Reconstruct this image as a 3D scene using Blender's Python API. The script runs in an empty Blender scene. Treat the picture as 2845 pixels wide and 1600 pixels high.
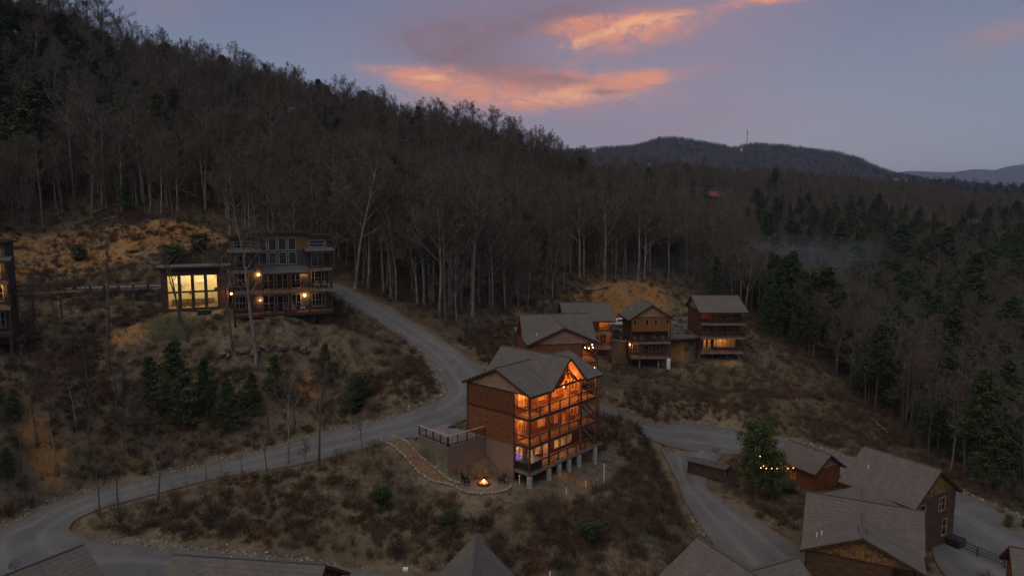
import bpy, bmesh, math, random
import numpy as np
from mathutils import Vector, Matrix
random.seed(7); rng = np.random.default_rng(7)
S = bpy.context.scene
COL = S.collection
R = math.radians
CZ = 50.0                      # camera height above the valley datum (m)
F, PITCH, CX, CY = 1897.0, R(6.5), 1422.5, 800.0   # photo focal length in photo pixels, pitch

# ------------------------------------------------------------------ camera
cam = bpy.data.cameras.new('camera'); co = bpy.data.objects.new('camera', cam); COL.objects.link(co)
cam.sensor_width = 36; cam.lens = 36*F/2845; cam.clip_start = .5; cam.clip_end = 40000
co.location = (0, 0, CZ); co.rotation_euler = (R(90)-PITCH, 0, 0); S.camera = co
# ------------------------------------------------------------------ render look
S.view_settings.view_transform = 'Standard'; S.view_settings.look = 'None'
S.view_settings.exposure = 0; S.view_settings.gamma = 1
S.cycles.use_denoising = True; S.cycles.sample_clamp_direct = 12
S.cycles.max_bounces = 5; S.cycles.diffuse_bounces = 2; S.cycles.glossy_bounces = 2
S.cycles.transparent_max_bounces = 8; S.cycles.transmission_bounces = 2; S.cycles.volume_bounces = 1
S.cycles.sample_clamp_indirect = 3; S.cycles.caustics_reflective = False; S.cycles.caustics_refractive = False
SUN_EL, SUN_AZ = 2.0, 20.0     # for the sky alone: sunset just under the cloud deck, ahead and to the right

# ------------------------------------------------------------------ node helpers
class NT:
    def __init__(s, tree): s.t = tree; s.n = tree.nodes; s.l = tree.links
    def node(s, typ, **kw):
        n = s.n.new(typ)
        for k, v in kw.items(): setattr(n, k, v)
        return n
    def link(s, a, b): s.l.new(a, b)
    def val(s, sock, v):
        if hasattr(v, 'is_output'): s.l.new(v, sock)
        elif v is not None:
            try: sock.default_value = v
            except Exception: sock.default_value = (v, v, v)
    def m(s, op, a, b=None, c=None, clamp=False):
        n = s.node('ShaderNodeMath', operation=op); n.use_clamp = clamp
        s.val(n.inputs[0], a)
        if b is not None: s.val(n.inputs[1], b)
        if c is not None: s.val(n.inputs[2], c)
        return n.outputs[0]
    def mr(s, v, a, b, c=0., d=1., smooth=True):
        n = s.node('ShaderNodeMapRange'); n.interpolation_type = 'SMOOTHSTEP' if smooth else 'LINEAR'
        s.val(n.inputs['Value'], v)
        for k, x in zip(('From Min', 'From Max', 'To Min', 'To Max'), (a, b, c, d)): n.inputs[k].default_value = x
        return n.outputs[0]
    def mix(s, f, a, b, mode='MIX'):
        n = s.node('ShaderNodeMix'); n.data_type = 'RGBA'; n.blend_type = mode; n.clamp_factor = True
        s.val(n.inputs[0], f)
        for i, x in ((6, a), (7, b)):
            if isinstance(x, tuple): x = (*x[:3], 1)
            s.val(n.inputs[i], x)
        return n.outputs[2]
    def noise(s, vec=None, scale=1., detail=4., rough=.55, dist=0.):
        n = s.node('ShaderNodeTexNoise'); n.inputs['Scale'].default_value = scale; n.inputs['Detail'].default_value = detail
        n.inputs['Roughness'].default_value = rough; n.inputs['Distortion'].default_value = dist
        if vec is not None: s.l.new(vec, n.inputs['Vector'])
        return n.outputs[0]
    def mapping(s, vec, scale=(1, 1, 1), rot=(0, 0, 0), loc=(0, 0, 0)):
        n = s.node('ShaderNodeMapping'); s.l.new(vec, n.inputs[0]); n.inputs['Scale'].default_value = scale
        n.inputs['Rotation'].default_value = rot; n.inputs['Location'].default_value = loc
        return n.outputs[0]

def ray(px, py):
    u = (px-CX)/F; t = (py-CY)/F
    return np.array([u, math.cos(PITCH)-t*math.sin(PITCH), -(math.sin(PITCH)+t*math.cos(PITCH))])
def lvl(px, py, drop):
    r = ray(px, py); k = -drop/r[2]; return np.array([r[0]*k, r[1]*k, CZ-drop])
def atY(px, py, Y):
    r = ray(px, py); k = Y/r[1]; return np.array([r[0]*k, Y, CZ+r[2]*k])
def proj(x, y, z):
    z = z-CZ; d = y*math.cos(PITCH)-z*math.sin(PITCH); v = y*math.sin(PITCH)+z*math.cos(PITCH)
    d = np.maximum(d, .01); return CX+F*x/d, CY-F*v/d

# ------------------------------------------------------------------ world: dusk sky with a lit cloud deck
def make_world():
    w = bpy.data.worlds.new('World'); S.world = w; w.use_nodes = True
    T = NT(w.node_tree); T.n.clear()
    out = T.node('ShaderNodeOutputWorld'); bg = T.node('ShaderNodeBackground'); T.link(bg.outputs[0], out.inputs[0])
    sky = T.node('ShaderNodeTexSky', sky_type='NISHITA'); sky.sun_disc = False
    sky.sun_elevation = R(SUN_EL); sky.sun_rotation = R(SUN_AZ); sky.air_density = 1.5; sky.dust_density = 2
    tc = T.node('ShaderNodeTexCoord'); g = tc.outputs['Generated']
    sx = T.node('ShaderNodeSeparateXYZ'); T.link(g, sx.inputs[0]); X, Y, Z = sx.outputs
    az = T.m('ARCTAN2', X, Y)                       # radians, 0 = ahead, + = right
    el = T.m('ARCSINE', T.m('MINIMUM', T.m('MAXIMUM', Z, -1.), 1.))
    ramp = T.node('ShaderNodeValToRGB'); T.link(T.mr(el, -.05, 1.2, 0, 1, False), ramp.inputs[0])
    e = ramp.color_ramp.elements; e[0].position = 0; e[0].color = (.27, .31, .385, 1); e[1].position = 1; e[1].color = (.15, .17, .25, 1)
    for p, c in ((.08, (.29, .335, .41)), (.15, (.23, .285, .385)), (.27, (.16, .19, .31)), (.45, (.14, .165, .27))):
        q = e.new(p); q.color = (*c, 1)
    base = ramp.outputs[0]
    # darker and bluer away from the glow
    away = T.mr(T.m('ABSOLUTE', T.m('SUBTRACT', az, .22)), .25, 1.6)
    base = T.mix(T.m('MULTIPLY', away, .35), base, (.15, .17, .25))
    # pink veil round the cloud deck
    nz = T.noise(T.mapping(g, (2.6, 2.6, 7)), 2.4, 8, .6)
    def blob(a0, e0, wa, we, tilt=0., warp=.0):
        da = T.m('SUBTRACT', az, a0); de = T.m('SUBTRACT', el, e0)
        de = T.m('SUBTRACT', de, T.m('MULTIPLY', da, tilt))
        if warp:
            de = T.m('ADD', de, T.m('MULTIPLY', T.m('SUBTRACT', wn, .5), warp))
            da = T.m('ADD', da, T.m('MULTIPLY', T.m('SUBTRACT', wn2, .5), warp*2.2))
        a = T.m('POWER', T.m('DIVIDE', T.m('ABSOLUTE', da), wa), 2.); b = T.m('POWER', T.m('DIVIDE', T.m('ABSOLUTE', de), we), 2.)
        return T.m('POWER', 2.718, T.m('MULTIPLY', T.m('ADD', a, b), -1.))
    wn = T.noise(T.mapping(g, (3.2, 3.2, 12)), 2.4, 6, .6); wn2 = T.noise(T.mapping(g, (5, 5, 5), loc=(4, 2, 1)), 2.2, 5, .6)
    fine = T.noise(T.mapping(g, (8, 8, 17), rot=(0, .06, 0)), 3.0, 10, .68, .9)
    def AE(px, py): r = ray(px, py); r = r/np.linalg.norm(r); return math.atan2(r[0], r[1]), math.asin(r[2])
    def at(px, py, wpx, hpx, tilt=0., warp=.03): a, e_ = AE(px, py); return blob(a, e_, wpx/F, hpx/F, tilt, warp)
    def total(lst):
        r = None
        for x in lst: r = x if r is None else T.m('ADD', r, x)
        return T.m('MINIMUM', r, 1.)
    veil = total([at(1480, 160, 460, 190, 0, .04), at(1900, 90, 330, 150, .2, .04), at(1750, 330, 420, 60, 0, .02)])
    base = T.mix(T.m('MULTIPLY', veil, .62), base, (.30, .235, .325))
    dark = total([at(1380, 185, 210, 45, -.22), at(1560, 55, 260, 60, .0), at(1230, 100, 150, 60, 0)])
    base = T.mix(T.m('MULTIPLY', dark, T.mr(fine, .25, .65, .35, .95)), base, (.235, .155, .20))
    glow = total([at(1490, 258, 320, 60, .03, .035), at(1755, 85, 190, 44, .10, .04), at(2150, -4, 120, 15, .0, .02), at(1620, 75, 110, 26, 0, .03), at(1160, 208, 120, 20, -.05, .03),
                  at(1300, 240, 170, 34, -.10, .03), at(1720, 225, 130, 20, .06, .02)])
    gm = T.mr(T.m('MULTIPLY', glow, T.mr(fine, .30, .68, .35, 1.25, False)), .05, 1.05)
    base = T.mix(T.m('MULTIPLY', gm, .9), base, (.78, .30, .19))
    core = total([at(1560, 272, 210, 24, .02, .04), at(1800, 74, 110, 18, .16, .05), at(1640, 108, 90, 14, .25, .05), at(1190, 214, 60, 9, 0, .02)])
    cm = T.mr(T.m('MULTIPLY', core, T.mr(fine, .30, .68, .3, 1.3, False)), .15, 1.1)
    base = T.mix(T.m('MULTIPLY', cm, .8), base, (.95, .47, .26))
    notch = total([at(1390, 212, 150, 22, -.16, .02), at(1560, 222, 90, 12, -.1, .02), at(1680, 258, 60, 8, 0, .01)])
    base = T.mix(T.m('MULTIPLY', notch, .75), base, (.26, .16, .19))
    wisps = T.m('MULTIPLY', T.mr(nz, .52, .75, 0, .30), T.mr(el, .0, .2))
    base = T.mix(wisps, base, (.33, .22, .27))
    base = T.mix(T.m('MULTIPLY', total([at(1940, 192, 70, 9, .03), at(2800, 85, 90, 26, .1)]), .45), base, (.42, .24, .25))
    mul = T.node('ShaderNodeVectorMath', operation='SCALE'); T.link(sky.outputs[0], mul.inputs[0]); mul.inputs['Scale'].default_value = .004
    add = T.node('ShaderNodeVectorMath', operation='ADD'); T.link(base, add.inputs[0]); T.link(mul.outputs[0], add.inputs[1])
    T.link(add.outputs[0], bg.inputs[0]); bg.inputs[1].default_value = 1.0
make_world()
afterglow_fill = bpy.data.lights.new('afterglow_fill', 'SUN'); afterglow_fill.energy = 1.15; afterglow_fill.angle = R(75); afterglow_fill.color = (1, .88, .66)  # soft lamp added behind the camera to lift the land, apart from the sunset
so = bpy.data.objects.new('afterglow_fill', afterglow_fill); COL.objects.link(so)
so.rotation_euler = Vector((.35, .55, -1.0)).to_track_quat('-Z', 'Y').to_euler()

# ------------------------------------------------------------------ materials
MATS = {}
def mat(name, col, rough=.85, var=.25, scale=3., bump=0., bscale=20., metal=0., col2=None, spec=.3, stretch=(1, 1, 1), build=None):
    if name in MATS: return MATS[name]
    m = bpy.data.materials.new(name); m.use_nodes = True; T = NT(m.node_tree)
    b = T.n['Principled BSDF']; b.inputs['Roughness'].default_value = rough; b.inputs['Metallic'].default_value = metal
    b.inputs['Specular IOR Level'].default_value = spec
    tc = T.node('ShaderNodeTexCoord'); v = T.mapping(tc.outputs['Object'], stretch)
    if build: build(T, b, tc)
    else:
        n = T.noise(v, scale, 6, .6)
        d = tuple(c*(1-var) for c in col); u = col2 or tuple(min(1, c*(1+var)) for c in col)
        T.link(T.mix(T.mr(n, .3, .7), d, u), b.inputs['Base Color'])
        if bump:
            bp = T.node('ShaderNodeBump'); bp.inputs['Strength'].default_value = bump; bp.inputs['Distance'].default_value = .05
            T.link(T.noise(v, bscale, 4, .6), bp.inputs['Height']); T.link(bp.outputs[0], b.inputs['Normal'])
    MATS[name] = m; return m
def emat(name, col, st, noise=0.):
    if name in MATS: return MATS[name]
    m = bpy.data.materials.new(name); m.use_nodes = True; T = NT(m.node_tree); T.n.clear()
    o = T.node('ShaderNodeOutputMaterial'); e = T.node('ShaderNodeEmission'); e.inputs[1].default_value = st
    if noise:
        tc = T.node('ShaderNodeTexCoord'); n = T.noise(tc.outputs['Object'], noise, 3, .5)
        T.link(T.mix(T.mr(n, .35, .65), tuple(c*.45 for c in col), col), e.inputs[0])
    else: e.inputs[0].default_value = (*col, 1)
    T.link(e.outputs[0], o.inputs[0]); MATS[name] = m; return m
def glassmat():
    m = bpy.data.materials.new('window_glass'); m.use_nodes = True; T = NT(m.node_tree); T.n.clear()
    o = T.node('ShaderNodeOutputMaterial'); t = T.node('ShaderNodeBsdfTransparent'); g = T.node('ShaderNodeBsdfGlossy'); g.inputs['Roughness'].default_value = .04
    t.inputs[0].default_value = (.9, .93, .92, 1)
    lw = T.node('ShaderNodeFresnel'); lw.inputs[0].default_value = 1.5; mx = T.node('ShaderNodeMixShader')
    T.link(lw.outputs[0], mx.inputs[0]); T.link(t.outputs[0], mx.inputs[1]); T.link(g.outputs[0], mx.inputs[2]); T.link(mx.outputs[0], o.inputs[0])
    MATS['window_glass'] = m; return m
GLASS = glassmat()
def shingle_build(base):
    def f(T, b, tc):
        uv = T.node('ShaderNodeUVMap').outputs[0]
        br = T.node('ShaderNodeTexBrick'); T.link(uv, br.inputs[0]); br.inputs['Scale'].default_value = 1
        br.inputs['Color1'].default_value = (*[c*.86 for c in base], 1); br.inputs['Color2'].default_value = (*[c*1.16 for c in base], 1)
        br.inputs['Mortar'].default_value = (*[c*.72 for c in base], 1)
        br.inputs['Mortar Size'].default_value = .012; br.inputs['Brick Width'].default_value = .42; br.inputs['Row Height'].default_value = .19
        n = T.noise(T.mapping(uv, (1, .35, 1)), .9, 6, .65); n2 = T.noise(uv, 14, 3, .6)
        c = T.mix(T.mr(n, .35, .68, 0, .6), br.outputs[0], tuple(x*.62 for x in base))
        c = T.mix(T.mr(n2, .35, .7, 0, .3), c, tuple(x*1.3 for x in base))
        T.link(c, b.inputs['Base Color'])
    return f
ROOF = mat('roof_shingle', (.10, .085, .080), build=shingle_build((.140, .121, .108)), rough=.9)
ROOFD = mat('roof_shingle_dark', (.10, .085, .080), build=shingle_build((.125, .118, .118)), rough=.9)
LOG = mat('log_siding_brown', (.17, .058, .020), .6, .35, 1.2, .3, 30, stretch=(1, 1, 4))
LOGD = mat('log_siding_dark', (.075, .045, .030), .7, .35, 1.2, .3, 30, stretch=(1, 1, 4))
BOARD = mat('vertical_board_stain', (.15, .055, .020), .6, .35, 2., .2, 20, stretch=(3, 3, .4))
SHAKE = mat('cedar_shake', (.32, .195, .135), .85, .45, 4., .3, 30)
SHAKEO = mat('amber_shake', (.20, .105, .035), .8, .6, 3., .3, 30)
TRIM = mat('dark_stained_trim', (.060, .030, .018), .6, .3, 2)
POSTM = mat('stained_post', (.075, .036, .020), .6, .3, 2)
DECK = mat('deck_boards', (.22, .13, .075), .8, .3, 1.5, .2, 30, stretch=(4, .5, 1))
DECKD = mat('weathered_deck_boards', (.20, .15, .11), .85, .3, 1.5)
SOFFIT = mat('pine_soffit', (.30, .13, .05), .6, .3, 2)
WFRAME = mat('tan_window_frame', (.38, .28, .20), .6, .15, 4)
DFRAME = mat('grey_window_frame', (.46, .45, .44), .5, .1, 4)
DARKW = mat('charcoal_siding', (.045, .040, .037), .75, .35, 1.5, .2, 25, stretch=(1, 1, 4))
GREYW = mat('slate_grey_siding', (.060, .062, .066), .75, .3, 1.5)
AMBERW = mat('amber_panel_siding', (.17, .10, .035), .7, .35, 2, stretch=(1, 1, 5))
CONC = mat('concrete_pier', (.33, .32, .295), .9, .3, 3, .3, 14)
BLOCKM = mat('tan_retaining_block', (.195, .148, .112), .95, .35, 2.5, .6, 14)
BRICKM = mat('tan_brick', (.185, .135, .105), .9, .3, 8, .4, 25)
METAL = mat('galvanised_metal', (.30, .30, .31), .45, .1, 4, metal=.6)
WHITE = mat('white_paint', (.75, .75, .73), .5, .08, 5)
BLACK = mat('black_metal', (.02, .02, .022), .5, .2, 5)
CREAM = mat('cream_plaster', (.68, .56, .34), .8, .1, 1)
INT = mat('interior_pine_wall', (.42, .22, .09), .7, .3, 1.5, stretch=(1, 1, 5))
INTF = mat('interior_floor', (.25, .14, .07), .6, .2, 3)
BULB = emat('bulb_glow', (1, .50, .16), 45.)
BULBW = emat('lamp_shade_glow', (1, .62, .28), 9.)
STONEM = mat('pale_stone', (.30, .275, .24), .95, .4, 3, .5, 10)
BOULD = mat('sandstone_boulder', (.13, .10, .078), .95, .4, 1.5, .8, 6)
GRAVM = mat('road_gravel', (.24, .225, .205), .95, .55, 3, .4, 20)
BARK = mat('pale_bark', (.215, .178, .150), .95, .45, 1.6, .6, 8, stretch=(1, 1, .4))
BARKD = mat('dark_bark', (.095, .080, .070), .95, .4, 1.6, .5, 8)
TWIG = mat('twig_grey_brown', (.122, .104, .082), .95, .3, .4)
TWIGR = mat('twig_red_brown', (.135, .096, .072), .95, .3, .4)
def needles(name, a, b):
    def f(T, bs, tc):
        oi = T.node('ShaderNodeObjectInfo'); n = T.noise(tc.outputs['Object'], .55, 4, .6)
        c = T.mix(T.mr(n, .35, .65), a, b); c = T.mix(T.m('MULTIPLY', oi.outputs['Random'], .4), c, tuple(x*.55 for x in a)); T.link(c, bs.inputs['Base Color'])
    return mat(name, a, .7, build=f)
PINE = needles('pine_needles', (.030, .052, .020), (.080, .105, .035))
PINEG = needles('bright_pine_needles', (.045, .072, .020), (.110, .135, .035))
DRYG = mat('dry_grass_blades', (.20, .152, .09), .95, .45, .12, col2=(.32, .26, .16))
GRNG = mat('green_grass_blades', (.055, .070, .030), .95, .4, .2)
def asphalt(T, b, tc):
    v = tc.outputs['Object']; n = T.noise(v, .22, 5, .6); n2 = T.noise(v, 9, 3, .7); n3 = T.noise(T.mapping(v, (.5, .1, 1)), 1.3, 5, .7)
    c = T.mix(T.mr(n, .3, .7), (.105, .103, .106), (.145, .142, .143)); c = T.mix(T.mr(n2, .3, .75, 0, .35), c, (.18, .175, .172))
    c = T.mix(T.mr(n3, .52, .62, 0, .35), c, (.09, .088, .090))
    sp = T.node('ShaderNodeSeparateXYZ'); T.link(T.node('ShaderNodeUVMap').outputs[0], sp.inputs[0]); u, w_ = sp.outputs[0], sp.outputs[1]
    ln = T.noise(T.mapping(T.node('ShaderNodeUVMap').outputs[0], (.05, 3, 1)), 3, 4, .6)
    wt = T.m('ABSOLUTE', T.m('SUBTRACT', T.m('ABSOLUTE', T.m('SUBTRACT', w_, .5)), .19)); c = T.mix(T.m('MULTIPLY', T.mr(wt, .1, .0), T.mr(ln, .35, .65, .3, .85)), c, (.19, .185, .18))
    ed = T.m('ADD', T.m('ABSOLUTE', T.m('SUBTRACT', w_, .5)), T.m('MULTIPLY', T.m('SUBTRACT', n3, .5), .22)); c = T.mix(T.mr(ed, .40, .52, 0, .85), c, (.13, .105, .082))
    c = T.mix(T.mr(ln, .62, .7, 0, .4), c, (.075, .074, .076))
    vo = T.node('ShaderNodeTexVoronoi', feature='DISTANCE_TO_EDGE'); vo.inputs['Scale'].default_value = .13
    wv = T.node('ShaderNodeVectorMath', operation='ADD'); T.link(v, wv.inputs[0]); nn = T.node('ShaderNodeTexNoise'); nn.inputs['Scale'].default_value = .6; T.link(v, nn.inputs[0])
    T.link(nn.outputs[1], wv.inputs[1]); T.link(wv.outputs[0], vo.inputs[0])
    c = T.mix(T.mr(vo.outputs['Distance'], 0, .008, .55, 0), c, (.06, .06, .06)); T.link(c, b.inputs['Base Color'])
    bp = T.node('ShaderNodeBump'); bp.inputs['Strength'].default_value = .3; bp.inputs['Distance'].default_value = .02; T.link(n2, bp.inputs['Height']); T.link(bp.outputs[0], b.inputs['Normal'])
ASPH = mat('worn_asphalt', (.1, .1, .1), .9, build=asphalt)
PADM = mat('concrete_pad', (.215, .190, .175), .9, .25, .7, .2, 12)

# ------------------------------------------------------------------ mesh builder
class MB:
    def __init__(s): s.v = []; s.f = []; s.uv = []
    def add(s, vs, fs, uvs=None):
        n = len(s.v); s.v += [tuple(map(float, p)) for p in vs]; s.f += [tuple(i+n for i in f) for f in fs]
        if uvs is not None:
            s.uv += [uvs[i] for f in fs for i in f]
        else: s.uv += [(0, 0)]*sum(len(f) for f in fs)
    def box(s, a, b):
        x0, y0, z0 = a; x1, y1, z1 = b
        s.add([(x0, y0, z0), (x1, y0, z0), (x1, y1, z0), (x0, y1, z0), (x0, y0, z1), (x1, y0, z1), (x1, y1, z1), (x0, y1, z1)],
              [(0, 3, 2, 1), (4, 5, 6, 7), (0, 1, 5, 4), (1, 2, 6, 5), (2, 3, 7, 6), (3, 0, 4, 7)])
    def bar(s, p, q, w, h=None, up=(0, 0, 1)):
        h = h or w; p = Vector(p); q = Vector(q); d = (q-p).normalized(); u = Vector(up)
        if abs(d.dot(u)) > .98: u = Vector((0, 1, 0))
        a = d.cross(u).normalized()*w/2; b = a.cross(d).normalized()*h/2
        vs = [p-a-b, p+a-b, p+a+b, p-a+b, q-a-b, q+a-b, q+a+b, q-a+b]
        s.add(vs, [(0, 3, 2, 1), (4, 5, 6, 7), (0, 1, 5, 4), (1, 2, 6, 5), (2, 3, 7, 6), (3, 0, 4, 7)])
    def tube(s, pts, rs, k=8, cap=True):
        pts = [Vector(p) for p in pts]; vs = []; fs = []; n = len(pts)
        for i, p in enumerate(pts):
            d = (pts[min(i+1, n-1)]-pts[max(i-1, 0)]).normalized(); u = Vector((0, 0, 1)) if abs(d.z) < .9 else Vector((0, 1, 0))
            a = d.cross(u).normalized(); b = a.cross(d); r = rs[i] if hasattr(rs, '__len__') else rs
            for j in range(k): t = 2*math.pi*j/k; vs.append(p+a*math.cos(t)*r+b*math.sin(t)*r)
        for i in range(n-1):
            for j in range(k): j2 = (j+1) % k; fs.append((i*k+j, i*k+j2, (i+1)*k+j2, (i+1)*k+j))
        if cap: fs.append(tuple(range(k-1, -1, -1))); fs.append(tuple(range((n-1)*k, n*k)))
        s.add(vs, fs)
    def ball(s, c, r, k=8, m=5, sq=(1, 1, 1), jit=0., seed=0):
        rr = random.Random(seed); vs = []; fs = []
        for i in range(m+1):
            ph = math.pi*i/m
            for j in range(k):
                t = 2*math.pi*j/k; q = r*(1+rr.uniform(-jit, jit))
                vs.append((c[0]+q*math.sin(ph)*math.cos(t)*sq[0], c[1]+q*math.sin(ph)*math.sin(t)*sq[1], c[2]+q*math.cos(ph)*sq[2]))
        for i in range(m):
            for j in range(k): j2 = (j+1) % k; fs.append((i*k+j, (i+1)*k+j, (i+1)*k+j2, i*k+j2))
        s.add(vs, fs)
    def poly(s, pts, th=.05, n=None):       # a flat polygon with thickness th, extruded against n
        pts = [Vector(p) for p in pts]
        n = Vector(n) if n is not None else (pts[1]-pts[0]).cross(pts[2]-pts[0]).normalized()
        k = len(pts); vs = pts+[p-n*th for p in pts]
        s.add(vs, [tuple(range(k)), tuple(range(2*k-1, k-1, -1))]+[(i, i+k, (i+1) % k+k, (i+1) % k) for i in range(k)])
    def mesh(s, name, m, smooth=False):
        me = bpy.data.meshes.new(name); me.from_pydata(s.v, [], s.f); me.materials.append(m)
        if s.uv and any(u != (0, 0) for u in s.uv[:4000]):
            l = me.uv_layers.new(name='UVMap'); l.data.foreach_set('uv', np.array(s.uv, dtype=np.float32).ravel())
        if smooth: me.polygons.foreach_set('use_smooth', [True]*len(me.polygons))
        return me
    def build(s, name, m, parent=None, kind=None, smooth=False, label=None):
        if not s.v: return None
        o = bpy.data.objects.new(name, s.mesh(name, m, smooth)); COL.objects.link(o)
        if parent is not None: o.parent = parent
        if kind: o['kind'] = kind
        if label: o['label'] = label
        return o
def link_mesh(name, me, parent=None, loc=(0, 0, 0), rot=(0, 0, 0), sc=None, kind=None):
    o = bpy.data.objects.new(name, me); COL.objects.link(o); o.location = loc; o.rotation_euler = rot
    if sc is not None: o.scale = sc if hasattr(sc, '__len__') else (sc,)*3
    if parent is not None: o.parent = parent
    if kind: o['kind'] = kind
    return o
def empty(name, loc, rz=0., label=None, cat=None, group=None):
    o = bpy.data.objects.new(name, None); COL.objects.link(o); o.location = tuple(map(float, loc)); o.rotation_euler = (0, 0, rz); o.empty_display_size = .5
    if label: o['label'] = label; o['category'] = cat
    if group: o['group'] = group
    return o
def tag(o, label, cat, group=None):
    o['label'] = label; o['category'] = cat
    if group: o['group'] = group
    return o
def lamp(parent, loc, power, col=(1, .42, .12), rad=.12):
    l = bpy.data.lights.new('lamp_light', 'POINT'); l.energy = power; l.color = col; l.shadow_soft_size = rad
    o = bpy.data.objects.new('lamp_light', l); COL.objects.link(o); o.parent = parent; o.location = loc; return o

# ------------------------------------------------------------------ roads (edge pairs: near/left, far/right, metres below camera)
def xs(lst): return [(lvl(*l, d), lvl(*r, d)) for l, r, d in lst]
ROAD_A = xs([((-140, 838), (-140, 815), 14.2), ((0, 826), (0, 804), 13.6), ((207, 813), (207, 796), 13.0), ((450, 804), (450, 788), 12.6), ((700, 804), (760, 786), 12.5), ((905, 809), (930, 788), 12.8),
    ((955, 834), (1003, 819), 14.2), ((1000, 863), (1078, 857), 16.0), ((1050, 893), (1135, 889), 17.5), ((1100, 928), (1192, 925), 19.0), ((1185, 990), (1292, 988), 21.6), ((1236, 1067), (1380, 1078), 23.8),
    ((1232, 1102), (1320, 1150), 24.5), ((1154, 1137), (1200, 1200), 25.1), ((1037, 1172), (1070, 1228), 26.2), ((882, 1207), (900, 1274), 27.5), ((766, 1242), (766, 1300), 28.4),
    ((572, 1293), (600, 1328), 29.4), ((440, 1322), (450, 1366), 30.0), ((291, 1356), (310, 1402), 30.6), ((150, 1396), (226, 1434), 31.0), ((50, 1451), (196, 1458), 31.3),
    ((-80, 1510), (200, 1476), 31.5), ((-60, 1660), (262, 1500), 31.7), ((380, 1660), (388, 1516), 31.9), ((590, 1660), (582, 1532), 32.0), ((800, 1670), (776, 1552), 32.1), ((1020, 1690), (1000, 1581), 32.3), ((1300, 1730), (1290, 1640), 32.6), ((1700, 1800), (1690, 1690), 34.0)])
ROAD_B = xs([((1560, 1150), (1590, 1100), 30.0), ((1650, 1160), (1665, 1120), 31.4), ((1740, 1190), (1735, 1150), 32.6), ((1822, 1226), (1822, 1180), 33.6), ((1930, 1252), (1933, 1176), 34.1), ((2060, 1264), (2058, 1197), 34.6), ((2165, 1272), (2159, 1216), 35.0),
    ((2285, 1302), (2275, 1247), 35.3), ((2410, 1350), (2402, 1285), 35.6), ((2560, 1420), (2530, 1318), 36.0), ((2600, 1560), (2653, 1363), 36.3), ((2700, 1660), (2845, 1444), 36.6), ((2900, 1750), (3000, 1520), 36.8)])
ROAD_C = xs([((1824, 1228), (2010, 1262), 34.1), ((1850, 1275), (1975, 1302), 34.8), ((1880, 1335), (1965, 1354), 35.3), ((1893, 1368), (2020, 1392), 35.6), ((1908, 1402), (2082, 1432), 35.9), ((1970, 1495), (2178, 1490), 36.3), ((2050, 1600), (2270, 1560), 36.6), ((2110, 1700), (2340, 1640), 36.8)])
PAD_UP = xs([((1676, 945), (1686, 880), 25.3), ((1760, 945), (1760, 880), 25.3), ((1860, 940), (1850, 880), 25.3), ((1945, 935), (1925, 878), 25.3)])
def smooth_secs(secs, k=8):
    P = np.array([[*a, *b] for a, b in secs]); out = []
    for i in range(len(P)-1):
        p0, p1, p2, p3 = P[max(i-1, 0)], P[i], P[i+1], P[min(i+2, len(P)-1)]
        for j in range(k):
            t = j/k; out.append(.5*((2*p1)+(-p0+p2)*t+(2*p0-5*p1+4*p2-p3)*t*t+(-p0+3*p1-3*p2+p3)*t**3))
    out.append(P[-1]); return np.array(out)
def strip_grid(secs, k=8, across=8):
    Q = smooth_secs(secs, k); s = np.linspace(0, 1, across+1)
    return Q[:, None, :3]*(1-s)[None, :, None]+Q[:, None, 3:]*s[None, :, None]

MH_D = 27.4; MH_YAW = R(48.66); MH_O = np.array([1.845, 68.96, CZ-MH_D])
U2 = np.array([math.cos(MH_YAW), math.sin(MH_YAW)]); V2 = np.array([-U2[1], U2[0]])
def mh(u, v): p = MH_O[:2]+U2*u+V2*v; return p
PW_H = mh(0, 6.4); PW_C = np.array([-6.74, 69.7]); PW_E = np.array([-10.3, 73.5])
pz = CZ-24.8
def v3(p, z=pz): return np.array([p[0], p[1], z])
PAD_MAIN = [(v3(PW_C), v3(PW_H)), (v3(PW_E), v3(PW_H+V2*5.2)), (v3((-11.2, 74.5), CZ-25.3), v3((-6.5, 80.5), CZ-24.95))]

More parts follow.
